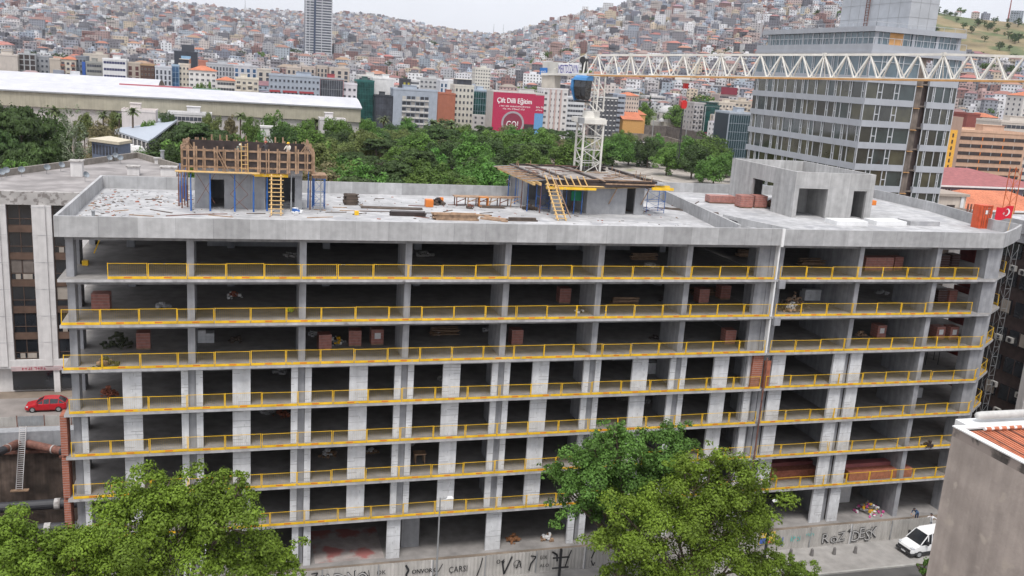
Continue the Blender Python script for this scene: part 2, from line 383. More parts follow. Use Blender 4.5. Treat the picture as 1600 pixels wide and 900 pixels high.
# wing columns
for k in range(0, 8):
    zt = -H*k-(.3 if k == 0 else .2)-.002; zb = (-H*(k+1) if k < 7 else GZ+.02)+.002
    for x, w, y0, dp in ((56.35, .75, .9, 1.0), (64.6, .45, .7, 7.5), (72.5, .5, .3, 5.0)):
        q = MB(); q.box(x, y0, zb, x+w, y0+dp, zt); q.build('column', m_col, B)
    q = MB(); q.box(78.3, .45, zb, 79.9, .8, zt); q.box(78.3, .803, zb, 78.7, 1.9, zt); q.build('column', m_col, B)
    q = MB(); q.box(80.4, 1.55, zb, 80.9, 3.4, zt); q.build('column', m_col, B)
    for yy in (14, 24):
        q = MB(); q.box(82.2, yy, zb, 82.7, yy+.8, zt); q.build('column', m_col, B)
# white block piers with mortar joints
def pier(x0, x1, zb, zt, y=.70, th=.25, seed=0):
    q = MB(); q.box(x0, y, zb+.003, x1, y+th, zt-.003)
    r = random.Random(int(x0*100+zb*7)); w = x1-x0; z = zb+.25
    while z < zt-.15:
        if r.random() < .55:
            a, c = (0, 1) if r.random() < .35 else ((0, r.uniform(.3, .7)) if r.random() < .5 else (r.uniform(.3, .7), 1))
            q.box(x0+a*w, y-.006, z, x0+c*w, y-.001, z+r.uniform(.025, .05), 1)
        if w > .9 and r.random() < .5:
            xx = x0+r.uniform(.2, .8)*w; q.box(xx, y-.006, z-.22, xx+.03, y-.001, z, 1)
        z += .25*r.choice((1, 2))
    q.build('block_pier', [m_white, m_mortar], B)
MIDS = [(3.65, 4.95), (11.3, 12.6), (20.0, 21.4), (27.4, 28.8), (34.9, 36.3), (43.8, 45.2), (51.5, 52.9)]
for k in (3, 4, 5, 6):
    zt, zb = -H*k-.2, -H*(k+1)
    for a, c in MIDS: pier(a, c, zb, zt)
    for i, x in enumerate(XC):
        if i == 0:
            if k > 3: pier(x+.55, x+.98, zb, zt)
        elif i == 7: pier(x-1.0, x-.35, zb, zt, .6)
        else:
            pier(x-.52, x-.02, zb, zt); pier(x+.52, x+1.0, zb, zt)
    pier(57.15, 58.45, zb, zt, .55)
    for a in (63.35, 65.15): pier(a, a+1.2, zb, zt, .42)
zt, zb = -H*7-.2, GZ+.02
for a, c in ((15.75, 16.25), (16.65, 17.2), (23.3, 24.4), (31.7, 33.0), (39.0, 39.6), (40.05, 40.6), (7.6, 8.2), (8.8, 9.3), (48, 48.5), (49.1, 49.6), (63.3, 64.5), (65.2, 66.3)):
    pier(a, c, zb, zt, .42)
# brick strips and down pipe at the ends
for k in (4, 5, 6, 7):
    q = MB(); q.box(-.55, .35, -H*(k+1)+.002 if k < 7 else GZ+.02, -.1, 1.6, -H*k-.203)
    for j in range(16): q.box(-.553, .345, -H*(k+1)+.1+j*.19, -.097, .349, -H*(k+1)+.118+j*.19, 1)
    q.build('brick_infill', [m_brick, m_mortar], B)
q = MB(); q.box(55.0, .25, -H*4+.002, 56.0, .5, -H*3-.203); q.box(56.2, .15, -H*4+.002, 56.75, .4, -H*3-.8)
for j in range(17): q.box(54.99, .24, -H*4+.1+j*.18, 56.01, .249, -H*4+.115+j*.18, 1)
q.build('brick_infill', [m_brick, m_mortar], B)
q = MB(); q.tube((56.12, -.12, -.4-H*3), (56.12, -.12, GZ), .07); q.build('down_pipe', m_rust, B)
q = MB(); q.box(55.95, -.2, -.4, 56.2, -.04, 1.16); q.box(56.0, .1, -H*3-.2, 56.14, .6, -.32); q.build('joint_cover', m_wpaint, B)
for k in (1, 2):
    q = MB(); q.box(56.25, -.25, -H*k-.75, 56.85, .2, -H*k-.003); q.build('bracket', m_col, B)
# ground floor ramp wall and red dust
q = MB(); q.prism([(24.8, 2), (26.3, 2), (25.1, 14), (24.2, 14)], GZ+.03, GZ+3.3); q.build('ramp_wall', m_conc, B)
# ---- stair head on the wing roof
def wall_open(q, x0, y0, x1, y1, z0, z1, t, ops):
    """wall between two points with openings (s0,s1,zt) cut from the floor, or (s0,s1,zb,zt)"""
    d = Vector((x1-x0, y1-y0)); Ln = d.length; d.normalize(); n = Vector((-d.y, d.x))*t
    def seg(a, c, za, zb_):
        if c-a < .01 or zb_-za < .01: return
        p = Vector((x0, y0))+d*a; r = Vector((x0, y0))+d*c
        q.hexa([(p.x, p.y, za), (r.x, r.y, za), (r.x+n.x, r.y+n.y, za), (p.x+n.x, p.y+n.y, za), (p.x, p.y, zb_), (r.x, r.y, zb_), (r.x+n.x, r.y+n.y, zb_), (p.x+n.x, p.y+n.y, zb_)])
    s = 0
    for o in ops:
        seg(s, o[0], z0, z1)
        if len(o) == 3: seg(o[0], o[1], o[2], z1)
        else: seg(o[0], o[1], z0, o[2]); seg(o[0], o[1], o[3], z1)
        s = o[1]
    seg(s, Ln, z0, z1)
SX0, SX1, SY0, SY1, ST = 65.7, 75.1, 13.7, 26.8, 4.65
opy0, opy1 = atx(1207, 300, SX0).y, atx(1174, 300, SX0).y
m_bulk = mat('stairhead_concrete', (.41, .405, .40), .85, var=.12, scale=1.4, streak=.2, joints=(2.6, .08, .3), bump=.15)
q = MB(); wall_open(q, SX0, SY0, SX1, SY0, .003, ST, .3, [(.5, 3.9, 3.0), (7.0, 8.55, 2.9)]); q.build('stair_head_wall', m_bulk, B)
q = MB(); wall_open(q, SX0, SY1, SX0, SY0+.31, .003, ST, .3, [(SY1-opy1, SY1-opy0, 3.0)]); q.build('stair_head_wall', m_bulk, B)
q = MB(); wall_open(q, SX1, SY0+.31, SX1, SY1, .003, ST, .3, [(3.0, 4.2, 1.5, 2.6)]); q.build('stair_head_wall', m_bulk, B)
q = MB(); wall_open(q, SX1-.31, SY1, SX0+.01, SY1, .003, ST, .3, [(2.0, 5.0, 2.6)]); q.build('stair_head_wall', m_bulk, B)
q = MB(); q.box(SX0+.31, SY0+.31, 3.3, SX1-.31, SY1-.31, 3.5); q.build('stair_head_roof', m_top, B)
q = MB(); q.box(SX0-.01, SY0-.006, 3.18, SX1+.01, SY0-.002, 3.21); q.box(SX0-.306, SY0-.01, 3.18, SX0-.302, SY1, 3.21); q.build('pour_joint', m_mortar, B)
q = MB(); q.box(69.9, 14.05, .003, 70.2, 20, 3.29); q.box(66.1, 17.5, .003, 69.85, 17.8, 3.29); q.build('stair_head_wall', m_bulk, B)
# white lining of the wing roof, light kerbs
for px in (1305, 1367, 1420):
    p = atz(px, 352, 0); q = MB(); q.box(p.x, p.y-.2, .003, p.x+3.6, p.y+1.8, .45)
    q.build('roof_upstand', m_wpaint if px < 1400 else m_top, label='low white roof upstand, %s from the left behind the front parapet' % {1305: 'first', 1367: 'second', 1420: 'third'}[px], cat='upstand', group='roof upstands')
# ---- the stair core under formwork (left) and the deck round the crane (right)
C1 = (8.3, 11.8, 16.9, 18.2)
q = MB(); wall_open(q, C1[0], C1[1], C1[2], C1[1], .003, 3.35, .25, [(1.2, 2.3, 2.4), (5.6, 8.0, 2.75)]); q.build('core_wall', m_conc, B)
q = MB(); wall_open(q, C1[0], C1[3], C1[0], C1[1]+.26, .003, 3.35, .25, []); q.build('core_wall', m_conc, B)
q = MB(); wall_open(q, C1[2], C1[1]+.26, C1[2], C1[3], .003, 3.35, .25, [(2.0, 4.0, 2.4)]); q.build('core_wall', m_conc, B)
q = MB(); wall_open(q, C1[2]-.26, C1[3], C1[0]+.01, C1[3], .003, 3.35, .25, []); q.build('core_wall', m_conc, B)
q = MB(); q.box(C1[0]+.26, C1[1]+.26, 3.1, C1[2]-.26, C1[3]-.26, 3.3); q.build('core_shade_slab', m_slab, B)  # slab added under the formwork to keep daylight out of the core
C2 = (43.0, 13.2, 48.9, 20.5)
q = MB(); wall_open(q, 43.2, 13.2, 49.0, 13.2, .003, 2.75, .25, [(4.0, 4.9, 2.75)]); q.build('core_wall', m_conc, B)
for x0, y0, x1, y1 in ((39.6, 12.8, 40.6, 13.1), (38.3, 17.6, 38.6, 20), (39.9, 18.4, 40.9, 18.7), (43.2, 13.46, 43.45, 20), (48.75, 13.46, 49.0, 20), (38.2, 22, 43, 22.25), (41.4, 16.5, 42.2, 17)):
    q = MB(); q.box(x0, y0, .003, x1, y1, 2.75); q.build('core_wall', m_conc, B)
# ------------------------------------------------------------------ guard rails
PW = 2.6
m_sheer = m_wire
def make_guard():
    t = thing('guard_rail', (0, 0, 0), 'x', 'guard rail', 'yellow guard rails along the floor edges')
    q = MB()
    q.box(.0, -.025, .01, .05, .025, 1.15); q.box(PW-.07, -.025, .01, PW-.02, .025, 1.15)
    q.box(.051, -.015, 1.105, PW-.071, .015, 1.135); q.build('frame', m_yel, t)
    q = MB(); q.box(.055, -.045, .02, PW-.075, -.02, .21)
    tb = q.build('toe_board', m_yel, t)
    q = MB(); q.box(PW/2-.26, -.052, .08, PW/2+.26, -.046, .18); q.build('sticker', m_or, tb)
    q = MB()
    for i in range(8):
        z = .32+i*.1; q.face([(.06, 0, z), (PW-.08, 0, z), (PW-.08, 0, z+.006), (.06, 0, z+.006)])
    for i in range(1, 17):
        x = .06+i*.145; q.face([(x, 0, .24), (x+.006, 0, .24), (x+.006, 0, 1.1), (x, 0, 1.1)])
    q.build('mesh_infill', m_wire, t)
    return t
G0 = make_guard(); g_used = [False]
def guard(x, y, z, rz, label, sx=1, tilt=0):
    if not g_used[0]: g_used[0] = True; o = G0; o.location = (x, y, z); o.rotation_euler.z = rz; o['label'] = label
    else: o = copy_tree(G0, (x, y, z), rz, label=label)
    o.scale = (sx*random.uniform(.985, 1.0), 1, random.uniform(.975, 1.02)); o.rotation_euler.y = tilt+random.gauss(0, .004); o.rotation_euler.x = random.gauss(0, .03)
    return o
def wing_line(k):
    return [(56.4, .07), (79.0, .07), (82.75, 2.65)]
for k in range(1, 8):
    z = -H*k; n = 0
    xs = {1: 3.0, 7: 1.0}.get(k, -.1 if k < 4 else .15); xe = 55.9; cnt = round((xe-xs)/PW); st = (xe-xs)/cnt
    lab = lambda n: 'yellow mesh guard rail, %s from the left, on the %s floor edge from the top' % (ordw(n), ORD[k-1])
    for i in range(cnt):
        j = random.uniform(-.01, .02) if k == 1 else random.uniform(-.006, .006)
        guard(xs+i*st, .08, z, 0, lab(n), st/PW, tilt=j*.5); n += 1
    a, c, d = wing_line(k); L = c[0]-a[0] - (1.8 if k <= 2 else 0); cnt = round(L/PW); st = L/cnt
    for i in range(cnt): guard(a[0]+i*st, .08, z, 0, lab(n), st/PW, tilt=random.uniform(-.004, .004)); n += 1
    if k >= 3:
        e = Vector(d)-Vector(c); an = math.atan2(e.y, e.x)
        for i in range(2): guard(c[0]+e.x*i/2, c[1]+e.y*i/2, z, an, lab(n), e.length/2/PW); n += 1
    guard(82.95, 2.9, z, rd(78), lab(n), .9)
# ------------------------------------------------------------------ people
def person(loc, rz, shirt, trousers, label, pose='stand', hat=None, sc=1.0):
    """one continuous skinned body; pose gives the joints"""
    J = {'pel': (0, 0, .95), 'ch': (0, 0, 1.32), 'nk': (0, 0, 1.50), 'hd': (0, .01, 1.66), 'top': (0, .01, 1.74)}
    for s, k in ((1, 'l'), (-1, 'r')):
        J['sh'+k] = (s*.19, 0, 1.43); J['el'+k] = (s*.25, .02, 1.15); J['wr'+k] = (s*.27, .12, .92); J['hp'+k] = (s*.10, 0, .90)
        J['kn'+k] = (s*.12, .03, .50); J['an'+k] = (s*.13, 0, .09); J['to'+k] = (s*.14, .15, .04)
    if pose == 'bend':
        for k in ('ch', 'nk', 'hd', 'top', 'shl', 'shr'):
            x, y, z = J[k]; t = z-.95; J[k] = (x, y+t*.75, .95+t*.62)
        J['ell'] = (.24, .48, .98); J['elr'] = (-.24, .48, .98); J['wrl'] = (.15, .62, .80); J['wrr'] = (-.15, .62, .80)
    if pose == 'reach':
        J['ell'] = (.24, .22, 1.22); J['wrl'] = (.16, .42, 1.2); J['elr'] = (-.26, .2, 1.2); J['wrr'] = (-.15, .4, 1.12)
        J['knl'] = (.14, .12, .5)
    if pose == 'arms':
        J['ell'] = (.40, .08, 1.30); J['wrl'] = (.22, .22, 1.50); J['elr'] = (-.42, .0, 1.32); J['wrr'] = (-.62, .1, 1.25); J['anr'] = (-.2, -.12, .09); J['tor'] = (-.22, .03, .04)
    names = list(J); V = [J[n] for n in names]; I = {n: i for i, n in enumerate(names)}
    R0 = {'pel': .15, 'ch': .165, 'nk': .065, 'hd': .10, 'top': .085}
    R1 = {'sh': .075, 'el': .05, 'wr': .032, 'hp': .10, 'kn': .062, 'an': .045, 'to': .04}
    Rr = [R0.get(n) or R1[n[:2]] for n in names]
    Ed = [('pel', 'ch'), ('ch', 'nk'), ('nk', 'hd'), ('hd', 'top')]
    for k in 'lr': Ed += [('ch', 'sh'+k), ('sh'+k, 'el'+k), ('el'+k, 'wr'+k), ('pel', 'hp'+k), ('hp'+k, 'kn'+k), ('kn'+k, 'an'+k), ('an'+k, 'to'+k)]
    E_ = [(I[a], I[c]) for a, c in Ed]
    for k, s in (('l', 1), ('r', -1)):
        e = Vector(J['el'+k]); w = Vector(J['wr'+k]); d = (w-e).normalized(); sd_ = d.cross(Vector((0, 1, .3))).normalized()
        pal = w+d*.07; V.append(tuple(pal)); Rr.append(.03); ip = len(V)-1; E_.append((I['wr'+k], ip))
        for f in range(4):
            tip = pal+d*(.07+.012*(f in (1, 2)))+sd_*(f-1.5)*.024; V.append(tuple(tip)); Rr.append(.009); E_.append((ip, len(V)-1))
        th = w+d*.07+sd_*.06; V.append(tuple(th)); Rr.append(.010); E_.append((I['wr'+k], len(V)-1))
    me = bpy.data.meshes.new('body'); me.from_pydata(V, E_, []); o = bpy.data.objects.new('body', me); COL.objects.link(o)
    o.modifiers.new('s', 'SKIN'); sv = me.skin_vertices[0].data
    for i, r in enumerate(Rr): sv[i].radius = (r, r); sv[i].use_root = (i == 0)
    o.modifiers.new('d', 'SUBSURF').levels = 1
    dg = bpy.context.evaluated_depsgraph_get(); nm = bpy.data.meshes.new_from_object(o.evaluated_get(dg)); bpy.data.objects.remove(o)
    for m in (m_skin, shirt, trousers, m_darkm): nm.materials.append(m)
    ws = [Vector(J['wrl']), Vector(J['wrr'])]; hd = Vector(J['hd']); nk = Vector(J['nk'])
    for p in nm.polygons:
        c = p.center; p.use_smooth = True
        if (c-hd).length < .16 or (c-nk).length < .05 or min((c-w).length for w in ws) < .1 and c.z > .6: p.material_index = 0
        elif c.z < .10: p.material_index = 3
        elif c.z < .93 and abs(c.x) < .24: p.material_index = 2
        else: p.material_index = 1
    for v in nm.vertices: v.co *= sc
    nm.name = 'body'
    t = thing('person', loc, label, 'person'); bo = link_mesh('body', nm, t)
    q = MB(); c = Vector(J['hd'])*sc
    fr = [] ; n = 10
    if hat:
        for i in range(5):
            a = i/4*math.pi/2; fr.append([(c.x+math.cos(j/n*6.283)*.128*math.cos(a), c.y+math.sin(j/n*6.283)*.15*math.cos(a), c.z+.03+math.sin(a)*.13) for j in range(n)])
        q.loft(fr); q.box(c.x-.08, c.y+.1, c.z+.03, c.x+.08, c.y+.21, c.z+.045)
        link_mesh('helmet', q.mesh('helmet', hat), t)
    else:
        for i in range(5):
            a = i/4*math.pi/2; fr.append([(c.x+math.cos(j/n*6.283)*.112*math.cos(a), c.y-.02+math.sin(j/n*6.283)*.118*math.cos(a), c.z+.02+math.sin(a)*.11) for j in range(n)])
        q.loft(fr); link_mesh('hair', q.mesh('hair', m_darkm), t)
    q = MB()
    q.box(c.x-.015, c.y+.09, c.z-.03, c.x+.015, c.y+.125, c.z+.01, 0)
    for s in (-1, 1): q.box(c.x+s*.04-.012, c.y+.09, c.z+.005, c.x+s*.04+.012, c.y+.106, c.z+.02, 1); q.box(c.x+s*.1-.01, c.y-.02, c.z-.03, c.x+s*.1+.015, c.y+.02, c.z+.03, 0)
    q.box(c.x-.03, c.y+.085, c.z-.065, c.x+.03, c.y+.1, c.z-.055, 1)
    link_mesh('face', q.mesh('face', [m_skin, m_darkm]), t)
    t.rotation_euler.z = rz
    return t
# ------------------------------------------------------------------ roof: formwork on the left core
def rp(c, a): return (c[0]*math.cos(a)-c[1]*math.sin(a), c[0]*math.sin(a)+c[1]*math.cos(a))
t = thing('wall_formwork', (12.3, 14.4, 3.35), 'box of black plywood formwork with timber battens on top of the left roof core', 'formwork')
X0, X1, Y0, Y1, Z0, Z1 = 7.5, 17.5, 10.7, 18.6, 3.45, 5.0
for a, c in (((X0, Y0), (X1, Y0)), ((X1, Y1), (X0, Y1)), ((X0, Y1), (X0, Y0)), ((X1, Y0), (X1, Y1))):
    q = MB(); wall_open(q, a[0], a[1], c[0], c[1], Z0, Z1, .04, []); q.build('plywood_panel', m_ply, t)
    d = Vector((c[0]-a[0], c[1]-a[1])); L = d.length; d.normalize(); n = Vector((d.y, -d.x))*.06
    for z in (Z0+.1, Z0+.75, Z1-.12):
        q = MB(); j = random.uniform(-.06, .06)
        q.beam((a[0]+n.x, a[1]+n.y, z), (c[0]+n.x, c[1]+n.y, z+j), .07, .15); q.build('waler', m_tim, t)
    s = .25
    while s < L:
        p = Vector(a)+d*s+n*2.2; hh = Z1+random.choice((.12, .2, .5))
        q = MB(); q.beam((p.x, p.y, Z0-.25), (p.x+random.uniform(-.05, .05), p.y, hh), .14, .08); q.beam((p.x+.17, p.y, Z0-.2), (p.x+.17+random.uniform(-.03, .03), p.y, Z1+random.uniform(0, .25)), .12, .07)
        q.build('batten', m_tim, t); s += random.uniform(.6, 1.05)
for s, x in ((1, X0+.05), (-1, X1-.05)):
    for yy in (12, 13.6, 15.2, 16.8):
        q = MB(); q.beam((x, yy, Z1), (x+s*1.0, yy+.1, Z0), .06, .1); q.beam((x-s*.3, yy, Z1+.1), (x+s*.1, yy+1.4, Z1+.12), .1, .04); q.build('brace', m_tim, t)
for i in range(4):
    q = MB(); q.beam((8.6+i*2.3, 15.6, Z1-.5), (10.9+i*2.3, 15.65, Z1-.5+random.uniform(-.05, .05)), .14, .04); q.build('scaffold_board', m_tim, t)
q = MB(); q.box(X0+.2, 15.2, Z0-.0, X1-.2, 16.0, Z0+.12); q.build('walkway', m_tim, t)
q = MB(); q.box(6.9, 10.0, 3.15, 13.4, 10.65, 3.22); q.box(7.2, 10.2, 3.02, 7.32, 10.4, 3.14); q.box(12.8, 10.2, 3.02, 12.92, 10.4, 3.14); q.build('work_platform', m_timy, t)
q = MB(); q.box(17.6, 10.6, 3.1, 18.8, 12.4, 3.2); q.box(17.7, 10.9, 2.85, 18.9, 11.05, 3.09); q.build('work_platform', m_tim, t)
q = MB(); q.box(12.9, 10.9, 2.85, 15.7, 11.1, 3.1, 0); q.box(12.6, 10.85, 3.11, 15.9, 11.6, 3.16, 1); q.build('yellow_beam', [m_yel, m_tim], t)
q = MB(); q.box(8.35, 11.3, 2.95, 16.9, 11.79, 3.44); q.build('fresh_concrete_beam', m_slab, t)
q = MB()
for s in (0, .5): q.beam((12.0+s, 10.5, 3.25), (11.95+s, 10.4, 5.6), .05, .07)
for i in range(6): q.beam((12.0, 10.48, 3.5+i*.36), (12.5, 10.48, 3.5+i*.36), .05, .04)
q.build('ladder', m_timy, label='short pale timber ladder standing against the left roof formwork', cat='ladder')
for i, (dx, dz) in enumerate(((0, 0), (.22, .02))):
    q = MB(); q.beam((10.0+dx, 10.35, 4.85), (10.8+dx, 10.2, 3.26), .1, .04, m=0)
    q.build('plank', m_tim, label='%s brown plank leaning on the formwork left of the short ladder' % ('left' if i == 0 else 'right'), cat='plank')
def prop(x, y, z0, z1, m, label, r=.04):
    t = thing('steel_prop', (x, y, z0), label, 'prop', 'steel props under the roof formwork')
    zm = z0+(z1-z0)*.55
    q = MB(); q.tube((x, y, z0+.02), (x, y, zm), r*1.25, n=8); q.build('outer_tube', m, t)
    q = MB(); q.tube((x, y, zm), (x, y, z1-.02), r*.85, n=8); q.build('inner_tube', m, t)
    q = MB(); q.box(x-.08, y-.08, z0, x+.08, y+.08, z0+.015); q.box(x-.08, y-.08, z1-.02, x+.08, y+.08, z1); q.build('plate', m, t)
k = 0
for px, m in ((299, m_blue), (329, m_blue), (367, m_blue), (396, m_blue), (417, m_blue), (454, m_steel)):
    p = atz(px, 328, 0); prop(p.x, 10.35 if px < 400 else 11.0, .003, 3.0, m, '%s steel prop from the left in front of the left core' % ordw(k), .055); k += 1
for i, (x, y) in enumerate(sorted(((7.3, 11.6), (7.0, 12.6), (7.4, 13.5), (7.0, 14.6), (7.4, 15.6), (7.1, 16.8), (7.7, 12.2)), key=lambda v: pix((v[0], v[1], 0))[0])):
    prop(x, y, .003, 3.3, (m_rust, m_blue)[i % 2], '%s %s prop of the cluster left of the left roof core' % (ordw(i), ('rusty', 'blue')[i % 2]), .045)
for i, (x, y) in enumerate(sorted(((17.6, 12.2), (17.5, 13.3), (18.1, 14.6), (17.7, 16), (18.4, 11.2)), key=lambda v: pix((v[0], v[1], 0))[0])):
    prop(x, y, .003, 3.05, (m_blue, m_steel, m_rust)[i % 3], '%s %s prop of the cluster right of the left roof core' % (ordw(i), ('blue', 'grey', 'rusty')[i % 3]), .045)
def brace(x0, x1, y, z0, z1, m, label):
    q = MB(); q.beam((x0, y, z0), (x1, y, z1), .035); q.beam((x0, y+.04, z1), (x1, y+.04, z0), .035)
    q.build('cross_brace', m, label=label, cat='brace', group='rusty cross braces before the left core')
brace(8.5, 9.9, 10.5, .6, 3.0, m_rust, 'left rusty cross brace in front of the dark core door')
brace(11.1, 12.5, 10.5, 1.4, 3.0, m_rust, 'upper right rusty cross brace before the left core wall')
brace(11.1, 12.5, 10.5, .1, 1.4, m_rust, 'lower right rusty cross brace before the left core wall')
def step_ladder(x, y, z1, lean, dx, label, rail=False):
    t = thing('timber_ladder', (x, y, 0), label, 'ladder')
    for s in (0, .75):
        q = MB(); q.beam((x+s, y, .01), (x+s+dx, y+lean, z1), .10, .14); q.build('rail', m_timy, t)
    n = int(z1/.3)
    for i in range(1, n+1):
        f = (i-.3)/n; q = MB(); q.beam((x-.22+dx*f+random.uniform(-.05, .1), y-.08+lean*f, z1*f), (x+.95+dx*f+random.uniform(-.05, .1), y-.08+lean*f, z1*f), .14, .05); q.build('rung', m_timy, t)
    if rail: q = MB(); q.beam((x+1.15, y, .3), (x+.75+dx, y+lean, z1+.4), .05, .08); q.build('handrail', m_tim, t)
p = atz(424, 337, 0); step_ladder(p.x, p.y, 3.1, 1.9, 0.05, 'wide yellow timber ladder leaning on the left roof core')
p = atz(872, 345, 0); step_ladder(p.x, p.y, 3.0, 2.6, -.45, 'wide yellow timber ladder leaning on the deck round the crane', True)
m_sh1 = pmat('grey_shirt', (.22, .24, .2)); m_sh2 = pmat('dark_shirt', (.05, .045, .05)); m_sh3 = pmat('pale_shirt', (.55, .50, .44)); m_sh4 = pmat('white_shirt', (.75, .76, .8)); m_sh5 = pmat('blue_shirt', (.05, .1, .2))
m_tr1 = pmat('blue_trousers', (.03, .045, .09)); m_tr2 = pmat('sand_trousers', (.35, .28, .22))
m_hy = pmat('yellow_helmet', (.85, .5, .02), rough=.35); m_hr = pmat('red_helmet', (.4, .06, .03), rough=.35); m_hw = pmat('white_helmet', (.6, .6, .55), rough=.35)
person((11.7, 15.6, Z0+.13), rd(200), m_sh1, m_tr1, 'worker in grey shirt bending over inside the left roof formwork', 'bend', m_hw)
person((14.0, 15.6, Z0+.13), rd(30), m_sh2, m_tr2, 'worker in dark shirt and reddish helmet standing in the left roof formwork', 'reach', m_hr)
person((15.9, 15.4, Z0+.13), rd(150), m_sh3, m_tr2, 'worker in pale shirt and yellow helmet at the formwork right end', 'reach', m_hy)
p = atz(1451, 829, GZ+.12); person((p.x, p.y, GZ+.12), rd(160), m_sh4, m_tr1, 'person in white shirt and dark trousers standing behind the white van', 'arms')
p = atz(1438, 818, GZ+.12); person((p.x, p.y+.6, GZ+.03), rd(100), m_sh5, m_tr1, 'person in dark blue bending beside the site fence end', 'bend')
# ------------------------------------------------------------------ deck formwork round the crane mast
t = thing('deck_formwork', (44, 14, 2.75), 'timber and plywood deck formwork round the white crane mast on the roof', 'formwork')
DX0, DX1, DY0, DY1, DZ = 38.9, 49.4, 12.2, 24.5, 3.15
q = MB()
for a, c_, e, f in ((DX0, 43.3, DY0, DY1), (43.3, DX1-.01, DY0, 20.5), (43.3, 45.4, 20.51, DY1), (49.0, DX1-.01, 20.51, DY1)): q.box(a+.01, e, DZ-.05, c_, f, DZ)
q.build('plywood_deck', mat('grey_ply', (.30, .27, .25), .8, var=.25, scale=1, patch=.2), t)
for i, yy in enumerate((DY0, DY0+.9)):
    q = MB(); q.box(DX0-.2+i*2.6, yy, DZ-.42, DX1+.1, yy+.05, DZ+.12); q.build('edge_panel', m_ply, t)
for x in (DX0-.3, DX0+2.0, DX0+5.2, DX1+.25):
    q = MB(); q.box(x, DY0+.4, DZ-.1, x+.3, DY1, DZ+.18); q.build('edge_panel', m_ply, t)
q = MB(); q.box(DX0, DY1+.02, DZ-.3, DX1, DY1+.08, DZ+.2); q.build('edge_panel', m_ply, t)
for x in (DX0-1.5, DX0-.9):
    q = MB(); q.box(x, DY0-.3, DZ-.45, x+.18, DY1, DZ-.2); q.build('joist', m_timy, t)
for i in range(22):
    y = DY0+.2+i*.56; q = MB(); q.beam((DX0-2.0+random.uniform(-.2, .1), y, DZ-.12), (DX0-.1, y+random.uniform(-.1, .1), DZ+.02), .14, .05); q.build('deck_board', m_tim if i % 3 else m_conc, t)
q = MB(); q.box(DX0-.4, DY0-.9, DZ-.68, DX0+4.4, DY0-.65, DZ-.45); q.box(DX1-.3, DY0-.5, DZ-.55, DX1+1.9, DY0-.3, DZ-.3); q.box(DX1-.2, DY0+1, DZ-.5, DX1+2.2, DY0+1.2, DZ-.28); q.build('yellow_beam', m_yel, t)
for i in range(7):
    x = DX0-.1+i*.62; q = MB(); q.beam((x, DY0-.75, DZ-.42), (x-.25, DY0+.1, DZ+.45), .06, .1); q.build('edge_brace', m_timy, t)
q = MB(); q.beam((DX0+.3, DY0-.5, DZ-.38), (DX0+5.2, DY0-.7, DZ-.34), .5, .05); q.build('deck_board', m_timy, t)
q = MB(); q.beam((DX0+3.5, DY0+.15, DZ-.15), (DX1+.2, DY0-.12, DZ-.12), .14, .12); q.beam((DX0+3.2, DY0+.5, DZ+.16), (DX1, DY0+.5, DZ+.17), .3, .04); q.build('deck_board', m_tim, t)
q = MB(); q.beam((42.0, 12.55, 2.45), (49.6, 12.75, 2.75), .3, .06); q.build('deck_board', m_timy, t)
for x in (45.3, 48.6):
    q = MB(); q.beam((x+.1, 13.12, 1.0), (x+.55, 12.5, 2.6), .1, .06); q.beam((x+.5, 13.1, 2.6), (x+.5, 12.4, 2.6), .1, .06); q.build('knee_brace', m_tim, t)
for i in range(9):
    x = 45.6+random.uniform(-.5, 3.2); y = DY0+1+i*.8; q = MB(); q.beam((x, y, DZ+.05), (x+random.uniform(1, 2.5), y+random.uniform(-.6, .6), DZ+.07), .12, .05); q.build('deck_board', m_tim, t)
for i in range(3):
    q = MB(); q.box(DX1+.3, DY0+.2+i*3.4, DZ-.12, DX1+1.6, DY0+2.9+i*3.4, DZ-.05); q.build('edge_tray', m_conc, t)
for i in range(46):
    x = random.uniform(DX0-1.6, DX1+.8); y = random.uniform(DY0, DY1); q = MB(); a = random.gauss(0, .5) if i % 2 else 1.57+random.gauss(0, .3); L = random.uniform(.8, 2.6)
    if 44.9 < x < 49.2 and y > 19: continue
    q.obox(x, y, DZ+.19+.02*(i % 4), L, .13, .05, a); q.build('loose_board', random.choice((m_tim, m_timd, m_timd, m_rust)), t)
for i in range(16):
    x = random.choice((DX0-.1, DX1+.1, random.uniform(DX0, DX1))); y = random.uniform(DY0, DY1); q = MB(); q.beam((x, y, DZ-.2), (x+random.gauss(0, .05), y, DZ+random.uniform(.4, .9)), .05); q.build('upright', m_tim, t)
CP = [(37.6, 14), (37.6, 16), (37.7, 18.5), (37.7, 21), (38.6, 13.2), (38.9, 15.4), (39.4, 17.0), (41.2, 13.4), (41.9, 13.1), (42.3, 14.6), (42.6, 12.9), (41.6, 16.4), (40.3, 15.0), (38.3, 19.6)]
k = 0
for x, y in ((37.6, 14), (37.6, 16), (37.7, 18.5), (37.7, 21), (38.6, 13.2), (38.9, 15.4), (39.4, 17.0), (41.2, 13.4), (41.9, 13.1), (42.3, 14.6), (42.6, 12.9), (41.6, 16.4), (40.3, 15.0), (38.3, 19.6)) if 0 else sorted(CP, key=lambda v: pix((v[0], v[1], 0))[0]):
    prop(x, y, .003, 2.75, (m_blue, m_rust)[k % 4 == 3], '%s prop of the crowd under the left side of the crane deck' % ordw(k), .04); k += 1
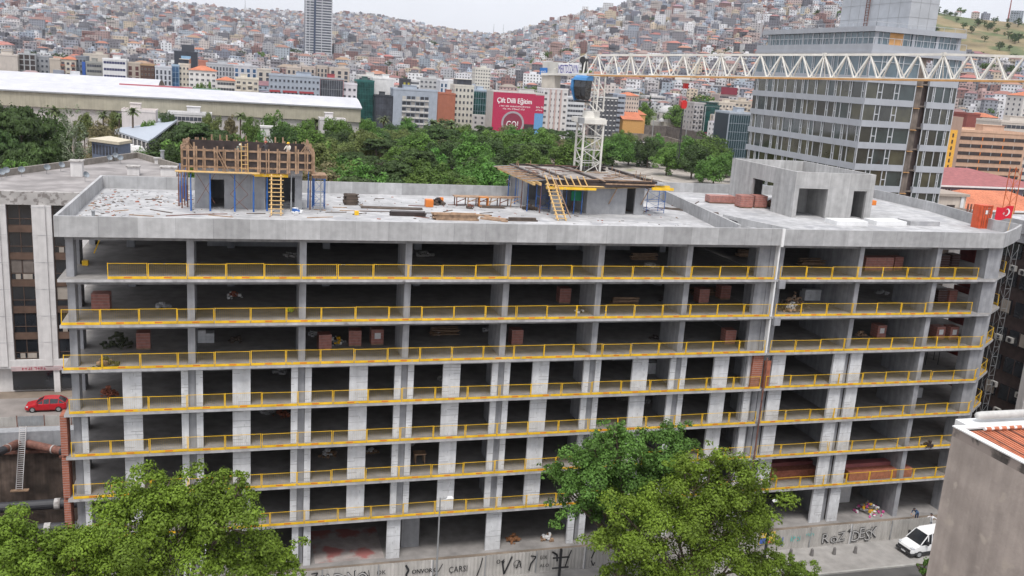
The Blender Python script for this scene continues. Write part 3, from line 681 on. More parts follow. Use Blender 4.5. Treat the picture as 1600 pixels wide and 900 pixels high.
def scaffold(x0, y0, x1, y1, h, label):
    t = thing('scaffold_tower', ((x0+x1)/2, (y0+y1)/2, .003), label, 'scaffold')
    for x, y in ((x0, y0), (x1, y0), (x0, y1), (x1, y1)):
        q = MB(); q.tube((x, y, .003), (x, y, h), .035, n=6); q.build('post', m_blue, t)
    for z in (.3, h*.5, h-.15):
        q = MB(); q.beam((x0, y0, z), (x1, y0, z), .035); q.beam((x0, y1, z), (x1, y1, z), .035); q.beam((x0, y0, z), (x0, y1, z), .035); q.beam((x1, y0, z), (x1, y1, z), .035); q.build('ledger', m_blue, t)
    for a, c in ((.3, h*.5), (h*.5, h-.15)):
        q = MB(); q.beam((x0, y0-.03, a), (x1, y0-.03, c), .025); q.beam((x0, y0-.06, c), (x1, y0-.06, a), .025); q.build('brace', m_blue, t)
scaffold(50.0, 14.6, 51.9, 16.0, 2.3, 'blue scaffold frame standing right of the crane deck')
scaffold(17.9, 12.9, 18.9, 13.9, 2.7, 'blue scaffold frame standing right of the left roof core')
scaffold(38.9, 14.0, 40.2, 15.4, 2.6, 'blue scaffold frame under the left half of the crane deck')
q = MB(); q.box(41.9, 14.0, 1.1, 42.9, 14.1, 2.0); q.build('green_sheet', pmat('green_cloth', (.01, .2, .09)), label='green cloth hanging among the props under the crane deck', cat='cloth')
# ------------------------------------------------------------------ things lying on the roof
def stack(px, py, lx, ly, lz, m, label, a=0, n=None, name='timber_stack', cat='timber stack', z=0, th=.08, rows=None):
    p = atz(px, py, z); q = MB(); n = n or max(2, int(lz/th)); rows = rows or max(2, int(ly/.16)); t = lz/n
    for i in range(n):
        for j in range(rows):
            if i == n-1 and random.random() < .3: continue
            dy = (j+.5)*ly/rows-ly/2; dx = random.uniform(-.12, .12)
            cx = p.x+dx*math.cos(a)-dy*math.sin(a); cy = p.y+dx*math.sin(a)+dy*math.cos(a)
            q.obox(cx, cy, z+.004+i*t, lx+random.uniform(-.2, .1), ly/rows*.9, t*.85, a+random.uniform(-.01, .01))
    return q.build(name, m, label=label, cat=cat)
stack(548, 319, 1.1, 1.4, 1.0, m_timd, 'square pile of short dark timber offcuts on the middle of the roof', rows=7, th=.1)
stack(612, 326, 5.4, .9, .12, m_timd, 'long low pile of dark boards on the roof left of the middle', a=-.08, n=2)
stack(637, 337, 3.0, .8, .38, m_ply, 'short stack of black plywood strips on the roof behind the parapet', a=-.05)
stack(711, 343, 3.8, 1.1, .55, m_tim, 'thick stack of pale planks on the roof just behind the front parapet', a=-.02)
stack(735, 336, 3.6, .8, .12, m_tim, 'thin layer of planks behind the thick pale plank stack', a=-.3, n=2)
stack(774, 343, 2.6, 1.6, .1, m_tim, 'loose fan of pale planks right of the thick plank stack', a=-.6, n=1, rows=6)
stack(815, 345, 2.6, .7, .3, m_timd, 'small brown pallet with steel pieces near the roof ladder', a=0, n=2)
stack(770, 325, 2.4, .6, .2, m_timd, 'low dark planks in front of the workbench', a=-.05, n=2)
stack(1080, 330, 5.6, .9, .12, m_timd, 'row of dark pipes and boards along the slanting parapet', a=-.55, n=1)
stack(1045, 326, 3.0, .5, .08, m_timd, 'thin dark boards beside the blue scaffold frame', a=-.1, n=1, rows=4)
for i, (px, py, L, a) in enumerate(sorted([(px_, random.uniform(300, 342), random.uniform(.8, 2.4), random.uniform(-1, 1)) for px_ in range(190, 1100, 31) if not 285 < px_ < 492 and not 800 < px_ < 1010]+[(330, 335, 2.5, .2), (345, 338, 2, -.4), (400, 334, 1.5, .1), (500, 340, 2.2, .3), (590, 325, 2, .05), (655, 322, 2, -.1), (860, 300, 2.5, .2), (655, 333, 2.6, .0), (700, 330, 1.5, .8), (760, 333, 1.6, .5), (985, 330, 2, -.5), (1010, 330, 1.8, .9), (525, 332, 1.8, .1), (240, 312, 1.4, .3), (600, 331, 4.2, .03), (560, 330, 3.2, -.05)])):
    p = atz(px, py, 0); q = MB(); q.obox(p.x, p.y, .004, L, .14, .05, a); q.build('plank', random.choice((m_tim, m_timd, m_rust)), label='single plank lying on the roof slab, %s from the left' % ordw(i), cat='plank', group='loose planks on the roof')
t = thing('workbench', tuple(atz(755, 322, 0)), 'long low timber workbench on the roof left of the crane deck', 'workbench')
w0 = t.location
q = MB(); q.box(w0.x-2.9, w0.y-.6, .85, w0.x+2.9, w0.y+.6, .93); q.beam((w0.x+1.5, w0.y-.3, .95), (w0.x+3.6, w0.y-.1, .98), .5, .05); q.build('bench_top', m_tim, t)
for i in range(6):
    q = MB(); x = w0.x-2.7+i*1.05; q.beam((x, w0.y-.5, .01), (x+random.uniform(-.2, .2), w0.y-.5, .85), .09); q.beam((x, w0.y+.5, .01), (x, w0.y+.5, .85), .09); q.beam((x, w0.y-.5, .4), (x+.8, w0.y-.5, .75), .07); q.build('leg', m_tim if i % 2 else m_rust, t)
q = MB(); c = (w0.x-.6, w0.y-.75)
for a in (0, .85):
    q.box(c[0]+a, c[1], .01, c[0]+a+.08, c[1]+.6, .9); q.box(c[0], c[1], .01+a, c[0]+.9, c[1]+.6, .09+a)
q.build('open_crate', pmat('orange_timber', (.55, .2, .04)), label='small orange open crate frame in front of the workbench', cat='crate')
def cube(px, py, s, m, label, name, cat, z=0, h=None):
    p = atz(px, py, z); q = MB(); h = h or s
    q.loft([[(p.x+sx*s/2*k, p.y+sy*s/2*k, z+.004+zz) for sx, sy in ((-1, -1), (1, -1), (1, 1), (-1, 1))] for zz, k in ((0, .92), (.05, 1), (h-.05, 1), (h, .9))])
    return q.build(name, m, label=label, cat=cat)
cube(670, 323, .7, m_or, 'orange plastic drum box on the roof in the middle', 'plastic_box', 'box')
cube(689, 315, .4, m_or, 'small orange box behind the dark timber heap', 'plastic_box', 'box')
cube(557, 336, .35, m_yel, 'small yellow bucket lying on the roof in the middle', 'bucket', 'bucket')
cube(1361, 320, .8, m_or, 'orange box in the far corner of the wing roof', 'plastic_box', 'box', h=.55)
cube(1198, 322, .9, m_tim, 'low grey trestle table beside the brick packs', 'trestle_table', 'table', h=.5)
def heap(px, py, w, h, mats, label, z=0, n=30, name='rubble_heap', cat='heap', sz=.22, flat=False):
    p = atz(px, py, z); q = MB()
    for i in range(n):
        r = w/2*math.sqrt(random.random())*(.55 if i % 2 else 1); a = random.uniform(0, 6.28); s = random.uniform(.5, 1.3)*sz
        zz = z+.004+(0 if flat else max(0, (1-r/(w/2)))*h*random.random())
        q.obox(p.x+r*math.cos(a), p.y+r*math.sin(a)*.8, zz, s, s*random.uniform(.3, 1), s*random.uniform(.3, .8), random.uniform(0, 3), m=i % len(mats))
    return q.build(name, mats, label=label, cat=cat)
heap(683, 320, 1.5, .8, [m_timd, m_ply], 'heap of dark timber blocks beside the orange box', n=40, sz=.3)
heap(735, 326, .9, .4, [m_timd, m_rust], 'small heap of rusty clamps before the workbench', n=20)
heap(828, 328, 1.2, .4, [m_timd], 'black heap of sacks left of the roof ladder', n=20, sz=.35)
heap(648, 300, 2.4, .5, [m_steel, m_blue], 'heap of grey wire and tubes near the rear parapet', n=30)
heap(463, 333, .8, .4, [m_wpaint, m_blue], 'white and blue bag at the foot of the left core', n=34, sz=.3)
heap(1118, 341, 1.6, .3, [m_wpaint, m_slab], 'pale rubble patch along the slanting parapet', n=30)
heap(1225, 333, 1.6, .15, [m_brick, m_wpaint], 'broken red bricks and white sack at the stair head corner', n=26)
b = MB()
for i in range(640):
    cl = random.random()
    if cl < .25: x = abs(random.gauss(0, 1.8))+.3; y = random.gauss(9, 6)
    elif cl < .45: x = random.uniform(0.6, 9); y = random.uniform(12, 21)
    else: x = random.uniform(.5, 52); y = random.uniform(1, 21)
    if not (.3 < x < 53 and .5 < y < 21.5): continue
    s = random.uniform(.05, .15); b.obox(x, y, .004, s*random.uniform(1, 3), s, .03+s*.15, random.uniform(0, 3), m=random.choice((0, 1, 2, 3, 3, 3, 3)))
b.build('roof_debris', [m_brick, m_tim, m_timd, m_slab], label='scattered broken brick and timber chips on the roof slab', cat='debris', kind='stuff')
q = MB(); q.box(54.0, 4.2, .004, 54.12, 5.6, 1.0); q.build('rubber_mat', m_darkm, label='dark mat leaning on the slanting parapet end', cat='mat')
q = MB(); q.tube((2.05, 1.4, .004), (2.05, 1.4, 1.25), .11, n=12); q.tube((2.05, 1.4, 1.25), (2.05, 1.4, 1.32), .15, n=12); q.build('drain_pipe', m_steel, label='short grey vent pipe behind the parapet at the left roof corner', cat='pipe')
# brick packs
def brick_pack(x, y, z, label, w=1.15, d=1.0, h=1.15, a=0, card=False, m=None):
    t = thing('brick_pack', (x, y, z), label, 'brick pack', 'wrapped packs of red bricks'); ca, sa = math.cos(a), math.sin(a)
    q = MB(); q.obox(x, y, z+.13, w, d, h, a)
    n = 5
    for i in range(n): q.obox(x, y, z+.13+h*(i+.96)/n-.02, w+.012, d+.012, .012, a, m=1)
    q.build('bricks', [m or m_brickp, m_mortar], t)
    q = MB()
    for s in (-.4, 0, .4): q.obox(x-s*sa*d, y+s*ca*d, z+.003, w, .1, .125, a)
    q.build('pallet', m_tim, t)
    if card: q = MB(); q.obox(x+.02, y-d/2-.015, z+.55, w*.5, .01, .5, a); q.build('paper_sheet', m_wpaint, t)
    return t
PK = [(1357, 424, 1, 0), (1371, 424, 1, 0), (1386, 424, 1, 0), (1401, 423, 1, 0), (1474, 420, 1, 0), (1490, 418, 1, 0), (158, 486, 2, 0), (882, 474, 2, 0), (1098, 474, 2, 0), (1132, 468, 2, 0), (1470, 474, 2, 0), (1486, 474, 2, 0),
      (224, 546, 3, 0), (507, 548, 3, 0), (555, 541, 3, 0), (589, 539, 3, 1), (807, 539, 3, 0), (1140, 538, 3, 0), (1375, 529, 3, 1), (1467, 531, 3, 1), (1488, 531, 3, 1)]
for i, (px, py, k, cd_) in enumerate(PK):
    p = atz(px, py, -H*k); rowi = [q for q in PK if q[2] == k]
    brick_pack(p.x, p.y+.4, -H*k+.003, 'wrapped red brick pack, %s from the left on the %s open floor' % (ordw(sorted(rowi).index((px, py, k, cd_))), ('', 'top', 'second', 'third')[k]), w=1.25 if k == 2 and i == 6 else 1.0, h=1.2, a=random.uniform(-.1, .1), card=bool(cd_), m=mat('dark_brick_wrap', (.10, .05, .045), .5) if px in (1474, 1490, 1470) else None)
for i, (px, py, n) in enumerate([(1128, 318, 2), (1165, 325, 0), (1187, 325, 1)]):
    p = atz(px, py, 0); brick_pack(p.x, p.y+.5, .003, ('low brick pack under torn wrap left of the stair head', 'left tall brick pack against the stair head wall', 'right tall brick pack against the stair head wall')[(0, 1, 2)[i]], w=3.0 if i == 0 else 1.45, d=1.4, h=.7 if i == 0 else 1.2, a=-.05)
heap(1205, 319, 1.6, .6, [m_or, m_brick], 'loose orange bricks on a pallet beside the tall packs', n=40)
# scattered loads on the open floors
LD = [(366, 465, 2, 'white sack heap beside the second column bay', [m_wpaint, m_brick], 1.3), (522, 536, 3, 'heap of mixed white and yellow sacks among the brick packs', [m_wpaint, m_yel, m_steel], 1.8), (370, 534, 3, 'dark low heap at the second bay', [m_timd], 1.2),
      (452, 487, 2, 'lime green cloth heap near the guard rail', [pmat('lime', (.4, .55, .03))], .7), (683, 523, 3, 'white bag standing alone on the third open floor', [m_wpaint], .5), (1050, 470, 2, 'black rubbish heap between two fins', [m_ply, m_timd], 2.5), (1022, 529, 3, 'small dark sack on the third open floor', [m_ply], .8),
      (1345, 526, 3, 'sandy sack heap beside the brick pack in the wing', [m_tim], 1.3), (1235, 485, 2, 'sand and bag heap in the first wing bay', [m_tim, m_wpaint], 2.2), (1240, 478, 2, 'brown sand spread in the first wing bay', [m_earth, m_tim], 3), (905, 488, 2, 'tools and white sacks leaning beside the column', [m_wpaint, m_darkm], .8),
      (512, 712, 6, 'tan sack heap behind the piers in the third bay', [m_tim, m_wpaint], 1.5), (580, 708, 6, 'grey sack heap right of the block pier', [m_tim, m_wpaint], 1.2), (802, 845, 8, 'brown cardboard heap on the ground floor', [pmat('cardboard', (.28, .13, .06))], 1.6), (855, 842, 8, 'white and sand sack heap on the ground floor', [m_tim, m_wpaint], 1.4),
      (170, 618, 4, 'orange brick heap on the fourth open floor at the left', [m_brick], 1.6), (1358, 800, 8, 'pile of plastic bags and cloth behind the fence', [m_wpaint, m_yel, pmat('pink_bag', (.6, .1, .3)), m_steel], 3.0), (185, 540, 3, 'olive tarpaulin heap at the left end', [pmat('olive', (.05, .06, .03))], 2.6), (165, 572, 3, 'brown brushwood heap by the left guard rail', [pmat('olive_dark', (.06, .07, .02)), m_tim], 1.8),
      (60, 200, 0, '', [], 0), (1450, 698, 6, 'dark board lying on the wing floor', [m_ply], 1.3), (440, 650, 5, 'red brick heap deep in the second bay', [m_brick], 1.4)]
for px, py, k, lb, ms, w in LD:
    if not w: continue
    w = max(w, .7)
    heap(px, py, w, w*.45, ms, lb, z=-H*k if k < 8 else GZ+.02, n=int(26*w), sz=.24, name='heap')
p = atz(1372, 812, GZ+.02)
for i in range(3):
    q = MB(); q.obox(p.x-1.5, p.y+5, GZ+.03+i*.62, 2.0, 2.4, .6, 0); q.build('board_stack', m_wpaint, label='%s white insulation board stack on the ground floor of the wing' % ('lowest', 'middle', 'topmost')[i], cat='board stack')
for px, nm in ((1245, 'left'), (1380, 'right')):
    p = atz(px, 752, -H*7); q = MB(); q.box(p.x-3.5, p.y+.5, -H*7+.004, p.x+3.6, p.y+1.5, -H*7+.9); q.box(p.x-3.4, p.y+1.52, -H*7+.3, p.x+3.6, p.y+2.4, -H*7+1.25, 1)
    q.build('brick_row', [m_brick, m_tile2], label='long low row of red bricks in the %s wing bay' % nm, cat='brick row')
t = thing('timber_table', tuple(atz(655, 723, -H*6)), 'pale timber table standing in a lower bay', 'table'); w0 = t.location
q = MB(); q.box(w0.x-.5, w0.y-.4, w0.z+.85, w0.x+.5, w0.y+.4, w0.z+.95); q.build('table_top', m_tim, t)
for sx in (-.42, .34):
    for sy in (-.35, .3): q = MB(); q.box(w0.x+sx, w0.y+sy, w0.z+.004, w0.x+sx+.08, w0.y+sy+.08, w0.z+.85); q.build('leg', m_tim, t)
q = MB(); q.face([(17.6, .6, GZ+.026), (23.2, .6, GZ+.026), (23.2, 6, GZ+.026), (17.6, 6, GZ+.026)]); q.build('red_dust', mat('red_dust_floor', (.33, .29, .275), .9, var=.2, spots=((.34, .13, .12), .45, .5)), B)
for x, lb in ((.6, 'left'),):
    q = MB(); q.beam((.9, 9, -H*1-.0+.01), (2.0, 9, -.5), .09); q.box(.7, 4.5, -H+.003, 1.1, 4.9, -H+.35); q.build('yellow_prop', m_yel, label='yellow prop and bucket at the left end of the top floor', cat='prop')
for i in range(6):
    x = 76+i*.75; y = 5+(i % 2)*1.5; prop(x, y, -H*4+.003, -H*3-.25, m_darkm, '%s thin dark prop standing in the open wing corner' % ordw(i), .03)
bl = []
for k in range(1, 7):
    for i in range(6): bl.append((random.uniform(2, 80), k, random.choice(('blocks', 'rubble', 'boards', 'sacks'))))
bl = [b_ for b_ in bl if not 54 < b_[0] < 58.5]
for kk in range(1, 7):
    row = sorted((b_+(random.uniform(4.5, 10),) for b_ in bl if b_[1] == kk), key=lambda b_: pix((b_[0], b_[3], -H*b_[1]))[0])
    for i, (x, k, kd, y) in enumerate(row):
        z = -H*k+.004; q = MB(); w = random.uniform(.8, 1.5)
        lb = '%s deep inside, %s from left of the odd loads, %s open floor' % ({'blocks': 'stack of pale blocks', 'rubble': 'grey rubble heap', 'boards': 'pile of brown boards', 'sacks': 'pile of cement sacks'}[kd], ordw(i), ORD[k-1])
        if kd == 'blocks':
            for a in range(3):
                for c in range(3):
                    for l_ in range(4):
                        if l_ == 3 and random.random() < .5: continue
                        q.box(x+a*.62, y+c*.3, z+l_*.26, x+a*.62+.6, y+c*.3+.28, z+l_*.26+.25)
            q.build('block_stack', m_white, label=lb, cat='block stack')
        elif kd == 'boards':
            for a in range(14): q.obox(x+random.uniform(-.1, .1), y+random.uniform(-.5, .5), z+a*.05, 2.4, .2, .045, random.gauss(0, .08))
            q.build('board_pile', m_tim, label=lb, cat='board pile')
        else:
            for a in range(30): r_ = random.random()*w*.6; t_ = random.uniform(0, 6.28); q.obox(x+r_*math.cos(t_), y+r_*math.sin(t_), z+(1-r_/w)*.3*random.random(), .35, .25, .16, t_)
            q.build('rubble_pile' if kd == 'rubble' else 'sack_pile', m_slab if kd == 'rubble' else m_pave, label=lb, cat='pile')
# ------------------------------------------------------------------ container, flag
def container(x0, y0, z0, label, m, doors=False, W_=1.8, L_=2.4, H_=2.5):
    t = thing('shipping_container', (x0+1.2, y0+3, z0), label, 'container', 'stacked red containers')
    q = MB()
    q.box(x0, y0, z0, x0+W_, y0+L_, z0+H_)
    for i in range(int(L_/.41)-1): q.box(x0-.03, y0+.25+i*.41, z0+.15, x0-.001, y0+.45+i*.41, z0+H_-.15)
    for i in range(4):
        if not doors: q.box(x0+.2+i*.38, y0-.03, z0+.15, x0+.38+i*.38, y0-.001, z0+H_-.15)
    q.build('box', m, t)
    q = MB()
    for xx in (x0-.04, x0+W_-.06): q.box(xx, y0-.05, z0-.0, xx+.1, y0+.05, z0+H_+.02)
    q.box(x0+.07, y0-.05, z0+H_-.08, x0+W_-.07, y0-.002, z0+H_+.01); q.box(x0+.07, y0-.05, z0, x0+W_-.07, y0-.002, z0+.08); q.build('corner_frame', m, t)
    if doors:
        for xx in (.25, .5, .85, 1.1): q = MB(); q.tube((x0+xx, y0-.06, z0+.1), (x0+xx, y0-.06, z0+H_-.1), .018, n=6); q.build('lock_rod', m_rust, t)
        q = MB(); q.box(x0+.55, y0-.03, z0+1.5, x0+.85, y0-.005, z0+1.9); q.build('paper_sign', m_wpaint, t)
        scrawl(t, 'lettering', m_pale, (x0+.75, y0-.035, z0+2.05), (1, 0, 0), (0, 0, 1), .4, .14, 5, 3)
        scrawl(t, 'lettering', m_pale, (x0+.75, y0-.035, z0+1.8), (1, 0, 0), (0, 0, 1), .4, .12, 5, 4); scrawl(t, 'lettering', m_pale, (x0+.75, y0-.035, z0+1.55), (1, 0, 0), (0, 0, 1), .35, .12, 4, 6)
m_pale = pmat('faded_white', (.6, .45, .4))
m_red2 = mat('container_dark_red', (.19, .025, .022), .5, var=.2, scale=2)
m_redo = mat('container_orange_red', (.62, .10, .035), .5, var=.15, scale=2)
p = atz(1524, 357, 0)
container(p.x+.35, p.y, .004, 'orange-red container standing on the wing roof beside the flag', m_redo, True, 1.35, 1.1, 2.4)
for k in range(10): container(83.95, 7.5+.02*k, GZ+.005+k*2.62, 'dark red container beside the wing floors, %s from the bottom of its stack' % ordw(k), m_red2)
t = thing('flag', tuple(atz(1577, 358, 0)), 'red flag with white crescent and star on a pole at the roof corner', 'flag'); w0 = Vector((84.9, 5.4, .004)); t.location = w0
q = MB(); q.tube(w0, (85.2, 5.4, 3.0), .035, n=6); q.build('pole', m_timy, t)
m_flag = pmat('flag_red', (.62, .01, .03)); fx = 85.15
def fpt(u, v): return (fx-2.0*u, 5.4+.12*math.sin(u*7), 2.9-.14*u*0-1.25*(1-v)+.12*math.sin(u*5+1)*u-.1*u)
q = MB(); nU = 14
for i in range(nU): q.hexa([fpt(i/nU, 0), fpt((i+1)/nU, 0), [c+(.012 if j == 1 else 0) for j, c in enumerate(fpt((i+1)/nU, 0))], [c+(.012 if j == 1 else 0) for j, c in enumerate(fpt(i/nU, 0))],
                           fpt(i/nU, 1), fpt((i+1)/nU, 1), [c+(.012 if j == 1 else 0) for j, c in enumerate(fpt((i+1)/nU, 1))], [c+(.012 if j == 1 else 0) for j, c in enumerate(fpt(i/nU, 1))]])
q.build('cloth', m_flag, t)
q = MB()
def fl(u, v): p = fpt(u, v); return (p[0], p[1]-.012, p[2])
cu_, cv, r1, r2 = .33, .5, .30, .24
for i in range(20):
    a, c_ = [math.radians(38+(360-76)*j/20) for j in (i, i+1)]
    def o1(a): return fl(cu_+math.cos(a)*r1*.62, cv+math.sin(a)*r1)
    def i1(a):
        return fl(cu_+.045+math.cos(a)*r2*.62, cv+math.sin(a)*r2)
    q.face([o1(a), o1(c_), i1(c_), i1(a)]); q.face([i1(a), i1(c_), o1(c_), o1(a)])
S5 = []
for i in range(10):
    a = math.radians(i*36); r = .15 if i % 2 == 0 else .06; S5.append(fl(.60+math.cos(a)*r*.62, cv+math.sin(a)*r))
for i in range(10): q.face([fl(.60, cv), S5[i], S5[(i+1) % 10]]); q.face([fl(.60, cv), S5[(i+1) % 10], S5[i]])
q.build('crescent_and_star', m_wpaint, t)
# ------------------------------------------------------------------ tower crane
CX0, CX1, CY0, CY1 = 45.85, 47.95, 22.6, 24.7
cmx, cmy = (CX0+CX1)/2, (CY0+CY1)/2
CR = thing('tower_crane', (cmx, cmy, GZ), 'cream tower crane with blue cab and lattice jib reaching right above the roof', 'tower crane')
ZT = 7.9
q = MB()
cs = [(CX0, CY0), (CX1, CY0), (CX1, CY1), (CX0, CY1)]
for x, y in cs: q.box(x-.09, y-.09, -.3, x+.09, y+.09, ZT)
n = 6; dz = (ZT-0)/n
for i in range(n):
    z0 = i*dz; z1 = z0+dz
    for j in range(4):
        a, c = cs[j], cs[(j+1) % 4]
        if i % 2: a, c = c, a
        q.beam((a[0], a[1], z0), (c[0], c[1], z1), .07); q.beam((cs[j][0], cs[j][1], z1-.04), (cs[(j+1) % 4][0], cs[(j+1) % 4][1], z1-.04), .07)
q.build('mast', m_crane, CR)
q = MB(); q.tube((cmx-.3, cmy, 0), (cmx-.3, cmy, ZT), .03, n=6); q.tube((cmx+.2, cmy, 0), (cmx+.2, cmy, ZT), .03, n=6)
for i in range(26): q.beam((cmx-.3, cmy, .3*i+.1), (cmx+.2, cmy, .3*i+.1), .025)
q.build('mast_ladder', m_steel, CR)
q = MB(); q.box(CX0-.25, CY0-.25, ZT, CX1+.25, CY1+.25, ZT+.45); q.box(CX0-.15, CY0-.15, ZT+.45, CX1+.15, CY1+.15, ZT+.6); q.tube((cmx, cmy, ZT+.6), (cmx, cmy, ZT+1.25), .9, n=20); q.box(CX0-.7, CY0-.4, ZT+.1, CX0-.36, CY1, ZT+.6)
q.build('slewing_ring', m_crane, CR)
q = MB(); q.box(CX0-.9, CY0-.95, ZT+.02, CX0-.38, CY0-.36, ZT+.62); q.build('motor_box', m_steel, CR)
# upper works run along the jib direction
P1 = Vector((cmx, cmy, 12.75)); P2 = atd(1640, 128, 70.5)
jd = (P2-P1); JL = jd.length+14; jd.normalize(); jh = Vector((jd.x, jd.y, 0)).normalized(); jn = Vector((-jh.y, jh.x, 0)); ju = jn.cross(jd)*-1
if ju.z < 0: ju = -ju
def jp(s, n, u): return P1+jd*s+jn*n+ju*u
ZB = ZT+1.25
q = MB(); tw = .65
for a in (-.25, 1.0):
    for n_ in (-tw, tw): q.beam(Vector((cmx, cmy, ZB))+jh*a+jn*n_, P1+jh*(a)+jn*n_*.9, .13)
hh = 12.75-ZB
for n_ in (-tw, tw):
    zz = [ZB+.0, ZB+hh*.28, ZB+hh*.55, ZB+hh*.98]
    for i in range(3):
        a, c = (-.25, 1.0) if i % 2 else (1.0, -.25)
        q.beam(Vector((cmx, cmy, zz[i]))+jh*a+jn*n_, Vector((cmx, cmy, zz[i+1]))+jh*c+jn*n_, .09)
        q.beam(Vector((cmx, cmy, zz[i+1]))+jh*-.25+jn*n_, Vector((cmx, cmy, zz[i+1]))+jh*1.0+jn*n_, .07)
for a in (-.25, 1.0):
    for z in (ZB+.1, ZB+hh*.5): q.beam(Vector((cmx, cmy, z))+jh*a-jn*tw, Vector((cmx, cmy, z))+jh*a+jn*tw, .07)
q.build('tower_head', m_crane, CR)
# jib: one top chord, two bottom chords, lattice between
JW, JH = .62, 2.05
q = MB(); q2 = MB(); q3 = MB()
s0 = -.6; bay = 1.95; nb = int((JL-s0)/bay)
for n_ in (-JW, JW): q2.beam(jp(s0, n_, 0), jp(JL, n_, 0), .13, .13)
for n_ in (-JW, JW): q3.beam(jp(s0, n_, .10), jp(JL, n_, .10), .09, .06)
def hgt(s): return JH if s < 34 else JH-(s-34)*.035
pts = []
for i in range(nb+1):
    s = s0+.9+i*bay; pts.append(s)
for i in range(nb): q.beam(jp(pts[i], 0, hgt(pts[i])), jp(pts[i+1], 0, hgt(pts[i+1])), .19)
for i, s in enumerate(pts):
    top = jp(s, 0, hgt(s))
    for n_ in (-JW, JW):
        q.beam(jp(s-bay/2, n_, 0), top, .105); q.beam(jp(min(JL, s+bay/2), n_, 0), top, .105)
    if i % 5 == 2: q.box(top.x-.14, top.y-.14, top.z-.14, top.x+.14, top.y+.14, top.z+.16); q.beam(jp(s, -JW, 0), top, .07); q.beam(jp(s, JW, 0), top, .07)
    q.beam(jp(s-bay/2, -JW, 0), jp(s-bay/2, JW, 0), .06); q.beam(jp(s-bay/2, -JW, 0), jp(s+bay/2, JW, 0), .05)
q.build('jib_lattice', m_crane, CR); q2.build('jib_bottom_chord', m_cranew, CR); q3.build('jib_rail', m_crane, CR)
# counter jib
CL = 6.3
q = MB()
for n_ in (-.65, .65): q.beam(jp(-.5, n_, .08), jp(-CL, n_, .08), .18, .25)
q.beam(jp(-2.2, 0, .05), jp(-CL, 0, .05), 1.2, .06); q.build('counter_jib', m_crane, CR)
q = MB()
for n_ in (-.6, .6):
    q.beam(jp(-1.1, 0, 2.15), jp(-CL+1.6, n_, .6), .08); q.beam(jp(-1.1, 0, 2.15), jp(.3, 0, hgt(0)), .12)
q.beam(jp(-1.1, -.5, 0), jp(-1.1, 0, 2.2), .12); q.beam(jp(-1.1, .5, 0), jp(-1.1, 0, 2.2), .12); q.build('tie_bar', m_crane, CR)
q = MB()
def jbox(q, s_0, s_1, n0, n1, u0, u1, m=0): q.hexa([jp(s_0, n0, u0), jp(s_1, n0, u0), jp(s_1, n1, u0), jp(s_0, n1, u0), jp(s_0, n0, u1), jp(s_1, n0, u1), jp(s_1, n1, u1), jp(s_0, n1, u1)], m)
jbox(q, -CL, -CL+.85, -.55, .55, -1.35, -.06); jbox(q, -CL+.87, -CL+1.7, -.55, .55, -1.35, -.06)
q.build('counterweight', mat('counterweight_concrete', (.52, .48, .42), .8, var=.12), CR)
q = MB(); jbox(q, -CL+.1, -CL+1.9, -.6, .6, .22, 1.35); jbox(q, -CL+.6, -CL+1.3, -.61, -.6, .5, 1.2); q.build('winch_housing', mat('crane_grey', (.50, .49, .46), .5, var=.12), CR)
q = MB(); q.tube(jp(-1.35, -.35, 1.55), jp(-1.35, .35, 1.55), .34, n=16); jbox(q, -1.5, -1.15, -.2, .2, .3, 1.5); q.build('rope_drum', m_darkm, CR)
q = MB(); jbox(q, -CL-.15, -CL+.8, -.72, -.66, -.02, .72); sg = q.build('small_sign', pmat('sign_blue', (.03, .17, .50), rough=.4), CR)
scrawl(sg, 'lettering', m_wpaint, jp(-CL-.05, -.73, .26), jd, ju, .7, .18, 6, 8)
q = MB(); jbox(q, -4.05, -1.5, -.76, -.70, .12, 1.22); sg = q.build('name_sign', m_wpaint, CR)
for o_ in (0,): text_mesh('MERTDİZAYN', .8, sg, 'lettering', bpy.data.materials.get('lettering_blue') or pmat('lettering_blue', (.02, .015, .26), rough=.5), jp(-4.0+o_, -.775-o_*.1, .22), jd, ju, .004, 2.46, squash=1.5)
# cab: rounded blue shell with dark glass
def cabr(z, s_0, s_1, n0, n1): return [P1+jh*s_0+jn*n0+Vector((0, 0, z)), P1+jh*s_1+jn*n0+Vector((0, 0, z)), P1+jh*s_1+jn*n1+Vector((0, 0, z)), P1+jh*s_0+jn*n1+Vector((0, 0, z))]
nb0, nf = -.75, -1.85
q = MB(); q.loft([cabr(-2.5, -.85, .05, nf+.35, nb0), cabr(-2.1, -1.05, .2, nf+.05, nb0), cabr(-1.2, -1.12, .25, nf-.12, nb0), cabr(-.55, -1.12, .25, nf, nb0)]); q.build('cab_glass', m_glassd, CR)
q = MB(); q.loft([cabr(-.54, -1.35, .32, nf-.1, nb0+.1), cabr(-.28, -1.3, .32, nf, nb0+.1), cabr(-.05, -1.2, .35, nf+.4, nb0+.1)])
q.loft([cabr(-2.6, -1.33, -1.2, nf+.35, nb0+.1), cabr(-1.3, -1.62, -1.26, nf-.02, nb0+.1), cabr(-.4, -1.55, -1.26, nf, nb0+.1)]); q.build('cab_shell', pmat('cab_blue', (.05, .20, .44), rough=.35), CR)
q = MB(); q.hexa(cabr(-2.2, -.35, -.28, nf-.10, nf+.0)+cabr(-.6, -.4, -.33, nf-.07, nf+.1)); q.hexa(cabr(-2.75, -1.0, .2, nf+.3, nb0)+cabr(-2.56, -1.0, .2, nf+.3, nb0)); q.build('cab_frame', m_darkm, CR)
